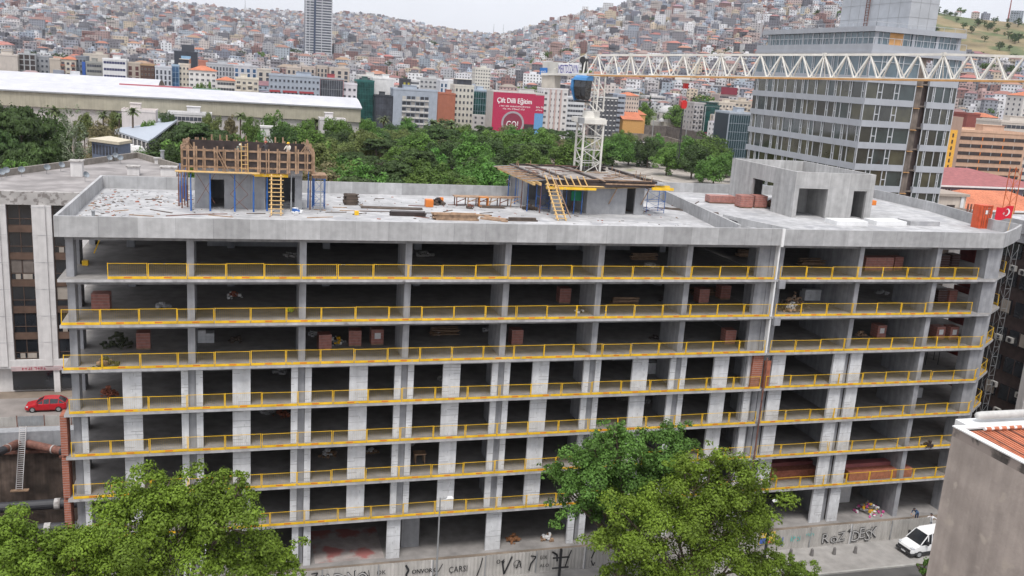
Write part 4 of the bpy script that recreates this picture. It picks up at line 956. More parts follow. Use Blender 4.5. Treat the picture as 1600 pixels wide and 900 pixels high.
q = MB(); q.hexa(cabr(-1.9, -.7, -.1, -1.5, -1.3)+cabr(-.9, -.7, -.1, -1.5, -1.3)); q.build('cab_seat', pmat('cab_green', (.16, .26, .12)), CR)
sT = (atd(1030, 124, 85)-P1).dot(jd)
q = MB(); jbox(q, sT-.7, sT+.9, -.7, .7, -.28, -.08); jbox(q, sT-.2, sT+.4, -.2, .2, -.6, -.28); q.build('trolley', m_crane, CR)
q = MB(); w0 = jp(sT+.15, 0, -.6); q.box(w0.x-.2, w0.y-.2, w0.z-.5, w0.x+.2, w0.y+.2, w0.z); q.build('trolley_block', pmat('crane_red', (.5, .02, .02), rough=.4), CR)
q = MB()
for dx in (-.15, .15): q.tube((w0.x+dx, w0.y, w0.z-1.7), (w0.x+dx*1.5, w0.y, w0.z-.5), .018, n=5)
q.build('hoist_rope', m_darkm, CR)
q = MB(); q.loft([[(w0.x+a*s_, w0.y+c*.16, w0.z+z) for a, c in ((-1, -1), (1, -1), (1, 1), (-1, 1))] for z, s_ in ((-2.4, .16), (-2.2, .27), (-1.75, .28), (-1.6, .1))]); hb = q.build('hook_block', pmat('crane_red', (.5, .02, .02), rough=.4), CR)
q = MB(); q.tube((w0.x, w0.y, w0.z-2.5), (w0.x, w0.y, w0.z-2.9), .05, n=6)
for i in range(7):
    a, c = [math.pi*(.5+1.3*j/7) for j in (i, i+1)]; q.tube((w0.x+.14*math.cos(a), w0.y, w0.z-3.0+.14*math.sin(a)), (w0.x+.14*math.cos(c), w0.y, w0.z-3.0+.14*math.sin(c)), .035, n=6)
q.build('hook', m_darkm, hb)
q = MB()
for dx, dy in ((-.09, 0), (.06, .05), (.0, -.07)): q.tube((w0.x+dx*2, w0.y+dy, w0.z-7.2), (w0.x+dx*.3, w0.y, w0.z-3.1), .035, n=5)
q.build('chain_sling', m_darkm, label='dark chain sling hanging from the crane hook', cat='sling')
# ------------------------------------------------------------------ left neighbour
NL = thing('office_block', (-10, 52, GZ), 'old white office block with brown window bands left of the unfinished building', 'building')
m_pw = mat('old_white_render', (.63, .61, .60), .85, var=.07, scale=1.5, streak=.10)
m_pw2 = mat('weathered_render', (.42, .40, .385), .9, var=.15, scale=1, spots=((.22, .2, .19), 1.6, .52))
m_band2 = mat('brown_blind', (.15, .125, .11), .7, var=.2); m_band = mat('brown_panel', (.10, .06, .042), .6, var=.3, scale=1.2)
NY, NT = 44.0, -3.75
ba, bb, bc = atz(-60, 276, NT), atz(215, 240, NT), atz(282, 262, NT); NLP = [(-30, NY+.4), (bc.x+1, NY+.4), (bc.x+1, bc.y), (bb.x, bb.y), (ba.x, ba.y)]
q = MB(); q.prism(NLP, GZ, NT-.6, mt=1); q.build('wall', [m_pw, mat('roof_felt', (.27, .25, .245), .95, var=.2, scale=.5, patch=.25)], NL)
q = MB(); wall_run(q, [NLP[1][:2], NLP[2], NLP[3], NLP[4]], NT-.61, NT+.25, .4); q.build('rear_parapet', mat('brown_parapet', (.24, .215, .19), .9, var=.2), NL)
q = MB(); q.box(-30, NY-.3, NT-1.35, NLP[1][0], NY+.395, NT+.1); q.build('parapet', m_pw2, NL)
WZ = []
fh = 3.1; z = NT-1.4
pil = [(-15.1, -12.9), (-10.35, -8.35), (-5.75, -3.8), (-1.2, .9), (3.4, 5.4), (-19.8, -17.6), (-24.6, -22.4)]
for x0, x1 in pil:
    w = x1-x0; q = MB()
    for a, c, dy in ((0, .3, .0), (.3, .7, .18), (.7, 1, .0)): q.prism([(x0+a*w, NY+.39), (x0+a*w, NY-.35-dy+(.18 if a == .3 else 0)*0), (x0+c*w, NY-.35-dy), (x0+c*w, NY+.39)], GZ+3.3, NT-1.36)
    for k in range(7): q.box(x0-.01, NY-.56, NT-1.6-k*3.1, x1+.01, NY-.54, NT-1.57-k*3.1, 1)
    q.build('pilaster', [m_pw, m_mortar], NL)
bays = [(-17.55, -15.15), (-12.85, -10.4), (-8.3, -5.8), (-3.75, -1.25), (.95, 3.35)]
cols_ = ((.20, .17, .15), (.06, .06, .065), (.04, .038, .04), (.13, .115, .10), (.03, .03, .035))
for bi, (x0, x1) in enumerate(bays):
    for k in range(6):
        zt = z-k*fh
        q = MB(); q.box(x0, NY-.05, zt-fh+.02, x1, NY+.39, zt-fh+.75); q.build('spandrel', m_band, NL)
        q = MB(); q.box(x0, NY+.1, zt-fh+.76, x1, NY+.39, zt+.01, 0)
        c = cols_[(bi*2+k) % 5]
        wm = MB(); wm.box(x0, NY+.1, zt-fh+.76, x1, NY+.39, zt+.01, 0)
        for xx in (x0, (x0+x1)/2-.03, x1-.06): wm.box(xx, NY+.04, zt-fh+.76, xx+.06, NY+.099, zt, 1)
        for zz in (zt-fh+.77, zt-fh+1.5): wm.box(x0+.07, NY+.045, zz, (x0+x1)/2-.04, NY+.098, zz+.06, 1); wm.box((x0+x1)/2+.04, NY+.045, zz, x1-.07, NY+.098, zz+.06, 1)
        if (bi+k) % 3 == 0: wm.box(x0+.5, NY+.06, zt-fh+.85, x0+1.0, NY+.097, zt-fh+1.45, 2); wm.box(x0+1.25, NY+.06, zt-fh+.85, x1-.25, NY+.097, zt-fh+1.45, 2)
        if (bi*3+k) % 4 == 1: wm.box(x0+.12, NY+.06, zt-fh+1.6, (x0+x1)/2-.08, NY+.096, zt-.05, 3); wm.box((x0+x1)/2+.08, NY+.06, zt-fh+1.6, x1-.1, NY+.096, zt-.05, 3)
        wm.build('window', [m_glassd, m_band, mat('blind_cream', (.33, .29, .25), .8) if k == 0 and bi == 0 else bpy.data.materials['blind_cream'], m_band2 if bi % 2 else bpy.data.materials['blind_cream']], NL)
q = MB(); q.box(-30, NY-.4, GZ+3.0, NLP[1][0], NY+.398, GZ+4.0); q.build('cornice', m_pw, NL)
q = MB(); q.box(-13.3, NY+.0, GZ+.3, -9.0, NY+.39, GZ+2.9); q.box(-8.2, NY, GZ+.3, -5.8, NY+.39, GZ+2.9); q.build('shop_front', m_glassd, NL)
q = MB(); q.box(-13.3, NY-.45, GZ+2.72, -5.8, NY-.41, GZ+3.25); fs = q.build('shop_sign', pmat('shop_pale', (.5, .38, .38)), NL)
scrawl(fs, 'lettering', pmat('shop_red', (.35, .02, .05)), (-8.0, NY-.46, GZ+2.83), (1, 0, 0), (0, 0, 1), 1.8, .34, 8, 11); scrawl(fs, 'lettering', bpy.data.materials['shop_red'], (-12.2, NY-.46, GZ+2.83), (1, 0, 0), (0, 0, 1), 2.6, .34, 8, 12)
q = MB(); q.box(-8.95, NY-.3, GZ+.01, -8.3, NY+.1, GZ+3); q.build('shop_pier', m_pw, NL)
def chimney(px, py, w, h, label, z=NT-.6):
    p = atz(px, py, z); t = thing('chimney_stack', (p.x, p.y, z), label, 'chimney')
    q = MB(); q.box(p.x-w/2, p.y-w/2, z+.003, p.x+w/2, p.y+w/2, z+h); q.build('shaft', m_pw, t)
    q = MB(); q.box(p.x-w/2-.15, p.y-w/2-.15, z+h, p.x+w/2+.15, p.y+w/2+.15, z+h+.15); q.build('cap', m_pw2, t)
chimney(121, 275, 1.4, 1.95, 'tall white chimney stack on the old office roof')
chimney(209, 273, 1.5, 1.1, 'low white chimney stack in the middle of the old office roof')
chimney(264, 274, 2.0, 1.1, 'wide low white chimney stack near the unfinished building')
chimney(247, 256, .9, .8, 'small grey chimney at the far side of the old office roof')
q = MB(); p = atz(254, 256, NT-.6); q.tube(p, p+Vector((0, 0, 1.9)), .28, n=12); q.tube(p+Vector((0, 0, 1.9)), p+Vector((0, 0, 2.05)), .38, n=12); q.build('flue_pipe', m_steel, label='grey round flue pipe on the old office roof', cat='pipe')
def dish(px, py, z, label, yaw=2.7, s=.5):
    p = atz(px, py, z); t = thing('satellite_dish', (p.x, p.y, z), label, 'satellite dish', 'satellite dishes on the old roof')
    q = MB(); q.tube((p.x, p.y, z), (p.x, p.y, z+.7), .03, n=6); q.build('mast', m_steel, t)
    d = Vector((math.sin(yaw)*.85, math.cos(yaw)*.85, .5)).normalized(); a = d.cross(Vector((0, 0, 1))).normalized(); b_ = a.cross(d); c = Vector((p.x, p.y, z+.8))
    rings = [[c+d*(r*r*.35)+(a*math.cos(i/14*6.283)+b_*math.sin(i/14*6.283))*r*s for i in range(14)] for r in (.05, .5, .85, 1.0)]
    back = [[v-d*.02 for v in r] for r in rings[::-1]]
    q = MB(); q.loft(rings+back); q.build('reflector', mat('dish_grey', (.26, .29, .32), .6) if 'dish_grey' not in bpy.data.materials else bpy.data.materials['dish_grey'], t)
    q = MB(); q.beam(c-b_*s*.9, c+d*s*.9, .03); q.build('feed_arm', m_steel, t)
for i, (px, py) in enumerate([(2, 280), (10, 277), (34, 276), (73, 272), (95, 268), (133, 284), (170, 256), (180, 252), (188, 256)]):
    dish(px, py, NT-.6, 'grey satellite dish on the old office roof, %s of nine' % ordw(i), 2.6+.3*math.sin(i), .42)
# ------------------------------------------------------------------ right neighbour, dark brown
NR = thing('apartment_block', (102, 10, GZ), 'dark brown clad block with white pilasters beyond the right corner', 'building')
m_brn = mat('dark_cladding', (.055, .035, .032), .6, var=.3, scale=1.5)
RX = 95.0
q = MB(); q.box(RX+.3, -20, GZ, RX+22, 17.5, -1.2); q.build('wall', m_brn, NR)
q = MB(); q.box(RX-.3, -20, -1.19, RX+22, 17.8, .3); q.box(RX-.1, -20, -2.2, RX+.295, 17.6, -1.2); q.build('cornice', m_top, NR)
for y in (16.6, 8.6, 4.6, 0):
    q = MB(); q.box(RX-.35, y, GZ, RX+.295, y+.9, -2.21); q.build('pilaster', m_pw, NR)
for k in range(8):
    zz = -2.4-k*3.2
    for y0 in (9.7, 13.2, 5.6, 1.0):
        w = 2.9 if y0 != 1.0 else 3.4
        q = MB(); q.box(RX+.1, y0, zz-1.7, RX+.295, y0+w, zz, 0); q.box(RX+.05, y0+w/2-.05, zz-1.7, RX+.099, y0+w/2+.05, zz, 1)
        if (k+int(y0)) % 3 == 0: q.box(RX+.06, y0+.1, zz-1.5, RX+.098, y0+w/2-.1, zz-.1, 2)
        q.build('window', [m_glassd, m_brn, bpy.data.materials['blind_cream']], NR)
def ac_unit(p, label, n=(-1, 0)):
    t = thing('air_conditioner', p, label, 'air conditioner', 'air conditioners on the brown block')
    q = MB(); x, y, z = p; q.box(x-.35, y-.42, z, x, y+.42, z+.6); q.build('casing', bpy.data.materials.get('ac_casing') or pmat('ac_casing', (.36, .35, .33)), t)
    q = MB(); rr = [[(x-.355-d, y-.08+math.cos(i/14*6.283)*r, z+.3+math.sin(i/14*6.283)*r) for i in range(14)] for d, r in ((0, .24), (.01, .24))]; q.loft(rr); q.build('fan_grille', m_darkm, t)
for i, (px, py) in enumerate([(1583, 423), (1598, 430), (1560, 530), (1578, 535), (1553, 603), (1592, 622), (1558, 645)]):
    p = atx(px, py, RX-.02); ac_unit((RX+.08, p.y, p.z), 'pale air conditioner on the brown block, %s from the top' % ordw(i))
for y in (4.9, 16.9): q = MB(); q.tube((RX-.5, y, GZ), (RX-.5, y, -1.5), .11, n=8); q.build('down_pipe', m_steel, NR)
# scaffold hoist mast between
t = thing('hoist_mast', (88.2, 7.5, GZ), 'thin grey lattice hoist mast between the wing and the brown block', 'mast'); q = MB()
for dx, dy in ((0, 0), (.7, 0), (0, .7), (.7, .7)): q.beam((88+dx, 7.4+dy, GZ), (88+dx, 7.4+dy, -1.3), .04)
for i in range(24):
    z0 = GZ+i*1.05; a = 0 if i % 2 else .7; q.beam((88+a, 7.4, z0), (88.7-a, 7.4, z0+1.05), .02); q.beam((88, 7.4+a, z0), (88, 8.1-a, z0+1.05), .02); q.beam((88, 7.4, z0), (88.7, 7.4, z0), .035)
q.build('lattice', m_steel, t)
# ------------------------------------------------------------------ foreground building, lower right
FG = thing('plastered_house', (55, -40, GZ), 'stained grey plaster house with red tile roof in the lower right corner', 'house')
fy = -30.0; c0 = aty(1490, 667, fy); fx_, fz = c0.x, c0.z
m_plas = mat('stained_plaster', (.40, .345, .31), .92, var=.14, scale=.8, streak=.12, patch=.16, spots=((.45, .39, .34), .7, .62), bump=.3)
q = MB(); q.box(fx_, -55, GZ, fx_+22, fy, fz-.5); q.build('wall', m_plas, FG)
m_plas2 = mat('blackened_plaster', (.12, .105, .095), .92, var=.5, scale=1.5, streak=.5, spots=((.30, .255, .23), .9, .45))
q = MB(); q.box(fx_-.004, -55.01, fz-.5, fx_+.3, fy+.004, fz); q.box(fx_+.301, fy-.3, fz-.5, fx_+22, fy+.004, fz-.05); q.build('parapet', m_plas2, FG)
q = MB(); q.box(fx_-.05, -55.05, fz+.001, fx_+.34, fy+.05, fz+.07); q.box(fx_+.341, fy-.34, fz-.049, fx_+22, fy+.05, fz+.05); q.build('coping', m_wpaint, FG)
q = MB()
rx0 = fx_+.4
for i in range(64):
    y1 = fy-.5-i*.36; zz = fz-.12-(i*.36)*.03
    for j in range(1): q.hexa([(rx0, y1-.36, zz-.10), (rx0+20, y1-.36, zz-.10), (rx0+20, y1, zz-.06), (rx0, y1, zz-.06), (rx0, y1-.36, zz-.02), (rx0+20, y1-.36, zz-.02), (rx0+20, y1, zz+.04), (rx0, y1, zz+.04)])
for i in range(50):
    x = rx0+.2+i*.22
    q.beam((x, fy-.6, fz-.05), (x, fy-23, fz-.05-.67), .12, .06)
for i in range(12):
    x = rx0+.7+i*.95; q.beam((x, fy-.6, fz+.0), (x, fy-23, fz-.66), .06, .05, m=1)
q.build('tile_roof', [m_tile, m_rust], FG)
q = MB(); q.tube((fx_+1.3, fy-.75, fz+.12), (fx_+14, fy-.75, fz+.10), .09, n=8)
for i in range(24): q.tube((fx_+1.4+i*.5, fy-.75, fz+.12), (fx_+1.7+i*.5, fy-.75, fz+.12), .105, n=8, m=1)
q.build('ridge', [m_wpaint, m_tile], FG)
q = MB(); sx = []
for i in range(10):
    a = i/9*math.pi/2; sx.append([(fx_+1.6+.9*(1-math.sin(a)), fy+1.3-j, fz-.45+math.cos(0)*0+(1.15*math.sin(a) if 0 else 0)) for j in (0, 1)])
n = 12; R0_ = .25
rg = []
for x, k in ((fx_+1.7, .55), (fx_+1.8, .85), (fx_+2.1, 1), (fx_+5.5, 1), (fx_+5.6, .9)): rg.append([(x, fy+.35+math.cos(j/n*6.283)*R0_*k, fz+.42+math.sin(j/n*6.283)*R0_*k*.9) for j in range(n)])
q.loft(rg); q.build('water_tank', mat('tank_white', (.52, .51, .49), .5, var=.12, scale=2, streak=.15), smooth=True, label='long white cylindrical tank lying behind the tile roof ridge', cat='tank')
q = MB(); q.box(fx_+.9, fy+.06, fz-.9, fx_+6, fy+.9, fz+.05); q.build('tank_ledge', m_wpaint, FG)
q = MB(); q.box(fx_+4.1, fy-2.0, fz-.15, fx_+4.6, fy-1.3, fz+1.7); q.build('chimney', m_wpaint, FG)
# ------------------------------------------------------------------ street: hoarding fence with graffiti
FN = thing('hoarding_fence', (45, -3.9, GZ), 'long corrugated grey hoarding with black graffiti along the pavement', 'fence')
zf = GZ+.12; FX0, FX1 = 5.0, 73.2; segs = [(FX0+i*4.26, FX0+(i+1)*4.26) for i in range(16)]
for i, (a, c) in enumerate(segs):
    q = MB(); x = a+.02; d = 0; y0 = -3.9+random.uniform(-.02, .02); ht = 1.95+random.uniform(-.04, .04)
    k = 0; pts = []
    while x < c-.02: pts.append((x, y0+(.03 if k % 4 in (1, 2) else 0))); x += .075; k += 1
    for p_, r_ in zip(pts, pts[1:]): q.hexa([(p_[0], p_[1], zf), (r_[0], r_[1], zf), (r_[0], r_[1]+.01, zf), (p_[0], p_[1]+.01, zf), (p_[0], p_[1], zf+ht), (r_[0], r_[1], zf+ht), (r_[0], r_[1]+.01, zf+ht), (p_[0], p_[1]+.01, zf+ht)])
    q.build('sheet_panel', m_fence, FN)
    q = MB(); q.box(c-.04, -3.98, zf, c+.04, -3.94, zf+ht+.03); q.box(a+.05, -3.84, zf+ht-.12, c-.05, -3.8, zf+ht-.04); q.build('fence_post', m_steel, FN)
    if i % 3 == 1: q = MB(); q.box(c-.16, -3.96, zf, c-.05, -3.93, zf+ht+.02); q.build('joint_strip', m_pw, FN)
GY = -3.965
m_gfill = pmat('pale_spray', (.42, .41, .40))
def bubble(txt, px, size, w, dz, sl=0):
    p = aty(px, 860, GY); X = (math.cos(sl), 0, math.sin(sl)); Z = (-math.sin(sl)*.5, 0, 1)
    text_mesh(txt, size, FN, 'graffiti', m_ink, (p.x, GY, zf+dz), X, Z, .003, w, bold=.055)
    text_mesh(txt, size, FN, 'graffiti', m_gfill, (p.x+.03, GY-.01, zf+dz+.01), X, Z, .003, w*.955, bold=-.012)
def grf(txt, px, size, w=None, dz=.45, m=m_ink, bold=0):
    p = aty(px, 860, GY); text_mesh(txt, size, FN, 'graffiti', m, (p.x, GY, zf+dz), (1, 0, 0), (0, 0, 1), .003, w)
    if bold: text_mesh(txt, size, FN, 'graffiti', m, (p.x+bold, GY-.008, zf+dz+bold*.5), (1, 0, 0), (0, 0, 1), .003, w)
for c_, x_, w_, a_ in (('O', 496, .85, .05), ('N', 510, .7, -.1), ('D', 523, .75, .08), ('i', 537, .28, 0), ('N', 544, .7, .1), ('O', 558, .85, -.06)): bubble(c_, x_, 1.55, w_, .3+abs(a_)*2, a_)
grf('OK', 590, .5, .7, 1.15); grf('MONT', 588, .45, 1.0, .55)
grf('ONVORK', 645, .5, 1.9, .95, bold=.02); grf('ÇARSI', 703, .75, 1.5, .75); grf('04', 777, .55, .7, 1.15); grf('Λ', 808, .9, .5, .6); grf('GOK', 845, .5, .6, 1.2); grf('ALO', 845, .4, .8, .5)
def stroke(pts, w=.07, m=m_ink):
    q = MB()
    for a, c in zip(pts, pts[1:]):
        d = Vector((c[0]-a[0], 0, c[1]-a[1])); L = d.length
        n = Vector((-d.z, 0, d.x)).normalized()*w/2; A = Vector((a[0], GY-.003, zf+a[1])); C_ = Vector((c[0], GY-.003, zf+c[1]))
        q.hexa([A-n, C_-n, C_-n+Vector((0, .006, 0)), A-n+Vector((0, .006, 0)), A+n, C_+n, C_+n+Vector((0, .006, 0)), A+n+Vector((0, .006, 0))])
    q.build('graffiti', m, FN)
def gx(px): return aty(px, 860, GY).x
stroke([(gx(487), 1.7), (gx(497), 1.75), (gx(489), 1.0), (gx(485), .3)], .1); stroke([(gx(570), 1.5), (gx(577), 1.0), (gx(588), .7)], .12); stroke([(gx(577), 1.6), (gx(580), .5)], .06)
stroke([(gx(635), 1.75), (gx(640), 1.3), (gx(636), .9), (gx(640), .2)], .16); stroke([(gx(693), 1.6), (gx(687), 1.0), (gx(676), .4), (gx(660), .1)], .06); stroke([(gx(755), 1.8), (gx(752), 1.0), (gx(747), .2)], .08)
stroke([(gx(786), 1.4), (gx(790), .2), (gx(801), 1.7)], .14); stroke([(gx(805), .9), (gx(813), .9)], .04)
q_ = [(gx(810)+.32*math.cos(i/12*6.28), 1.0+.32*math.sin(i/12*6.28)) for i in range(13)]; stroke(q_, .04)
stroke([(gx(830), 1.6), (gx(839), 1.5), (gx(831), .9), (gx(829), .3)], .12); stroke([(gx(863), 1.8), (gx(871), 1.5), (gx(872), .9)], .16); stroke([(gx(893), 1.8), (gx(888), 1.0), (gx(885), .3)], .1); stroke([(gx(930), 1.6), (gx(925), .9)], .1)
stroke([(gx(925), .7), (gx(929), .2), (gx(931), .5)], .08)
for px, w_, t_, a_ in [(1282, .75, 'R', .12), (1294, .85, 'o', -.08), (1306, .8, 'Z', .15)]: bubble(t_, px, 1.3, w_, .3, a_)
grf('4', 1319, .6, .4, 1.1)
for px, w_, t_, a_ in [(1327, .85, 'D', -.1), (1339, .6, 'E', .1), (1347, .6, 'S', -.12), (1356, .7, 'K', .08)]: bubble(t_, px, 1.5, w_, .35+a_, a_)
m_teal = pmat('teal_spray', (.12, .45, .42))
scrawl(FN, 'graffiti', m_teal, (gx(1233), GY, zf+.75), (1, 0, 0), (0, 0, 1), 1.0, .6, 6, 21); scrawl(FN, 'graffiti', m_teal, (gx(1256), GY, zf+1.15), (1, 0, 0), (0, 0, 1), .85, .28, 5, 22)
p = aty(1205, 842, GY); q = MB(); q.box(p.x-1.2, GY-.01, zf+.75, p.x+.35, GY+.005, zf+1.9); sg = q.build('site_poster', pmat('poster_yellow', (.75, .55, .08)), FN)
q = MB(); q.box(p.x-1.15, GY-.016, zf+.8, p.x-.35, GY-.011, zf+1.35, 0); q.box(p.x-.3, GY-.016, zf+.8, p.x+.3, GY-.011, zf+1.0, 1); q.build('poster_field', [pmat('poster_blue', (.08, .15, .5)), pmat('poster_red', (.6, .05, .08))], sg)
scrawl(sg, 'lettering', m_wpaint, (p.x-1.1, GY-.02, zf+1.45), (1, 0, 0), (0, 0, 1), 1.3, .3, 7, 23)
scrawl(FN, 'graffiti', pmat('blue_spray', (.05, .12, .4)), (gx(1217), GY, zf+.5), (1, 0, 0), (0, 0, 1), .35, .9, 2, 24)
# bollards
for i, (px, py) in enumerate([(1235, 870), (1268, 870), (1303, 868), (1336, 866)]):
    p = atz(px, py-2, GZ+.12); q = MB(); q.tube((p.x, p.y, GZ+.12), (p.x, p.y, GZ+.72), .17, .12, n=12); q.tube((p.x, p.y, GZ+.72), (p.x, p.y, GZ+.8), .12, .05, n=12)
    q.build('bollard', mat('bollard_grey', (.16, .15, .145), .8) if i == 0 else bpy.data.materials['bollard_grey'], label='short grey bollard on the pavement before the fence, %s from the left' % ordw(i), cat='bollard', group='bollards before the fence')
# street lamps and pole
def lamp(x, y, h, label, arm=.9, col=m_steel, r=.09):
    t = thing('street_lamp', (x, y, GZ), label, 'street lamp'); q = MB(); q.tube((x, y, GZ+.1), (x, y, GZ+h), r, r*.6, n=10); q.build('pole', col, t)
    q = MB(); q.tube((x, y, GZ+h-.1), (x+arm*.6, y-.1, GZ+h+.05), r*.5, n=6); q.build('arm', col, t)
    q = MB(); q.loft([[(x+arm*a+cx_*.28*k, y-.1+cy_*.13*k, GZ+h+z) for cx_, cy_ in ((-1, -1), (1, -1), (1, 1), (-1, 1))] for z, k, a in ((-.12, .7, .8), (-.02, 1, .8), (.12, .6, .8))]); q.build('lamp_head', m_wpaint, t)
p = aty(688, 778, -5.2); lamp(p.x, p.y, p.z-GZ, 'slim grey street lamp before the left part of the site fence')
p = aty(1207, 782, -5.2); lamp(p.x, p.y, p.z-GZ, 'dark street lamp beside the yellow poster on the fence', .3, m_darkm, .13)
t = thing('utility_pole', tuple(atz(877, 905, GZ+.1)), 'dark pole with two short cross arms before the graffiti fence', 'pole'); p = aty(877, 858, t.location.y)
q = MB(); q.box(p.x-.09, p.y-.09, GZ+.05, p.x+.09, p.y+.09, p.z); q.build('post', m_darkm, t)
for dz in (.65, 1.55): q = MB(); q.box(p.x-.7, p.y-.17, p.z-dz-.07, p.x+.7, p.y-.095, p.z-dz+.04); q.build('cross_arm', m_darkm, t)
# ------------------------------------------------------------------ vehicles (built along +x, nose at +x, centred)
def vehicle(name, loc, rz, label, cat, L, Wd, prof, cab, m_body, wheels, wr, grille=True):
    t = thing(name, (0, 0, 0), label, cat)
    q = MB(); rings = []
    for x, zb, zt, k in prof:
        w = Wd/2*k; rings.append([(x, -w*.94, zb), (x, -w, zb+.12), (x, -w, (zb+zt)/2+.05), (x, -w*.96, zt-.06), (x, -w*.82, zt), (x, w*.82, zt), (x, w*.96, zt-.06), (x, w, (zb+zt)/2+.05), (x, w, zb+.12), (x, w*.94, zb)])
    q.loft([r[::-1] for r in rings]); q.build('body', m_body, t, smooth=False)
    q = MB(); rg = []
    for x, zb, zt, kb, kt in cab:
        a, b_ = Wd/2*kb, Wd/2*kt; rg.append([(x, -a, zb), (x, -b_, zt), (x, b_, zt), (x, a, zb)])
    q.loft([r[::-1] for r in rg]); q.build('window_glass', m_glassd, t)
    q = MB(); top = [c for c in cab if c[2]-c[1] > .3]; rf = []
    for i, (x, zb, zt, kb, kt) in enumerate(top): b_ = Wd/2*kt; rf.append([(x, -b_*1.0, zt-.05), (x, -b_*.96, zt+.03), (x, b_*.96, zt+.03), (x, b_*1.0, zt-.05)])
    q.loft([r[::-1] for r in rf]); q.build('roof', m_body, t)
    q = MB()
    for x, zb, zt, kb, kt in top:
        for s in (-1, 1): q.beam((x, s*Wd/2*kb*1.003, zb), (x-.02, s*Wd/2*kt*1.003, zt), .09, .04)
    a, c = cab[0], top[0]
    for s in (-1, 1): q.beam((a[0], s*Wd/2*a[3]*.99, a[2]), (c[0], s*Wd/2*c[4], c[2]), .07, .06)
    a, c = cab[-1], top[-1]
    for s in (-1, 1): q.beam((a[0], s*Wd/2*a[3]*.99, a[2]), (c[0], s*Wd/2*c[4], c[2]), .09, .06)
    q.build('pillar', m_body, t)
    for x in wheels:
        for s in (-1, 1):
            y = s*(Wd/2-.09); q = MB(); q.tube((x, y-.1, wr), (x, y+.1, wr), wr, n=18); w_ = q.build('wheel', m_tyre, t)
            q = MB(); q.tube((x, y+s*.09, wr), (x, y+s*.115, wr), wr*.62, n=14); q.build('rim', m_steel, w_)
    xf, xr = prof[0][0], prof[-1][0]; f0 = prof[0]
    return t
def rear_front(t, xf, z, Wd, m_body, zl=.65):
    for s in (-1, 1):
        q = MB(); q.loft([[(xf-.22, s*Wd*.40+a, z+b_) for a, b_ in ((-.16, -.06), (.16, -.06), (.16, .09), (-.16, .09))], [(xf+.012, s*Wd*.36+a, z-.02+b_) for a, b_ in ((-.15, -.05), (.15, -.05), (.15, .06), (-.15, .06))]]); q.build('headlight', pmat('lamp_clear', (.6, .62, .65), rough=.15) if 'lamp_clear' not in bpy.data.materials else bpy.data.materials['lamp_clear'], t)
# white crew van: nose towards -x
L, Wd = 5.9, 2.0
van = vehicle('van', None, 0, 'white crew van parked on the pavement before the site fence end', 'van', L, Wd,
    [(2.95, .42, .78, .80), (2.85, .36, 1.0, .92), (2.3, .34, 1.18, .98), (1.95, .34, 1.28, 1), (1.0, .34, 1.32, 1), (-1.0, .34, 1.32, 1), (-2.85, .34, 1.32, 1), (-2.95, .4, 1.25, .98)],
    [(2.0, 1.22, 1.27, .93, .93), (1.15, 1.27, 2.15, .95, .78), (.75, 1.3, 2.28, .96, .80), (-.75, 1.3, 2.3, .96, .80), (-2.85, 1.3, 2.3, .96, .82), (-2.93, 1.3, 1.9, .95, .84)], m_wpaint, (2.05, -1.7), .36)
rear_front(van, 2.86, .98, Wd, None)
q = MB(); q.box(2.84, -.78, .55, 2.97, .78, .82); q.build('grille', m_darkm, van)
q = MB(); q.box(2.6, -.98, .30, 2.99, .98, .52); q.build('bumper', m_darkm, van)
for s in (-1, 1):
    q = MB(); q.box(1.35, s*1.02, 1.35, 1.5, s*1.28, 1.72); q.box(1.4, s*.98, 1.4, 1.46, s*1.04, 1.46); q.build('wing_mirror', m_darkm, van)
    q = MB(); q.box(-2.9, s*.995, .36, 2.6, s*1.012, .62); q.build('side_skirt', m_darkm, van)
    for x in (.45, -.8): q = MB(); q.box(x, s*1.0, 1.02, x+.16, s*1.03, 1.08); q.build('door_handle', m_darkm, van)
    q = MB()
    for x in (1.25, .05, -1.2): q.box(x, s*1.001, .64, x+.02, s*1.006, 1.3)
    q.build('door_seam', m_steel, van)
    q = MB(); q.box(-2.8, s*.955, 1.42, -1.25, s*.99, 2.12); q.build('side_panel', m_wpaint, van)
q = MB(); q.box(2.985, -.26, .36, 3.0, .26, .48); pl = q.build('number_plate', m_wpaint, van)
van.scale = (.98, .95, .92); van.location = (71.3, -6.2, GZ+.12); van.rotation_euler.z = rd(184)
m_carred = mat('car_red', (.42, .012, .02), .25, var=.03)
car = vehicle('hatchback_car', None, 0, 'bright red hatchback parked on the street beyond the pit', 'car', 4.2, 1.75,
    [(2.08, .35, .62, .75), (1.98, .26, .74, .92), (1.35, .22, .88, 1), (.75, .22, .95, 1), (-1.2, .22, .98, 1), (-1.9, .26, .98, .98), (-2.08, .34, .85, .88)],
    [(1.0, .86, .93, .88, .88), (.25, .92, 1.40, .90, .70), (-.4, .93, 1.46, .90, .72), (-1.3, .95, 1.40, .90, .70), (-1.95, .92, .98, .86, .86)], m_carred, (1.3, -1.3), .32)
rear_front(car, 1.95, .66, 1.75, None)
for s in (-1, 1):
    q = MB(); q.box(-2.05, s*.62-.14, .78, -1.9, s*.62+.14, .95); q.build('tail_light', pmat('tail_red', (.4, .01, .01), rough=.3), car)
    q = MB(); q.box(.75, s*.88, .92, .9, s*1.0, 1.05); q.build('wing_mirror', m_carred, car)
    q = MB(); q.box(-.42, s*.876, .3, -.40, s*.881, .93); q.box(.6, s*.876, .3, .62, s*.881, .9); q.build('door_seam', m_darkm, car)
p = atz(72, 643, GZ); car.location = (p.x, p.y+.6, GZ+.006); car.rotation_euler.z = rd(180)
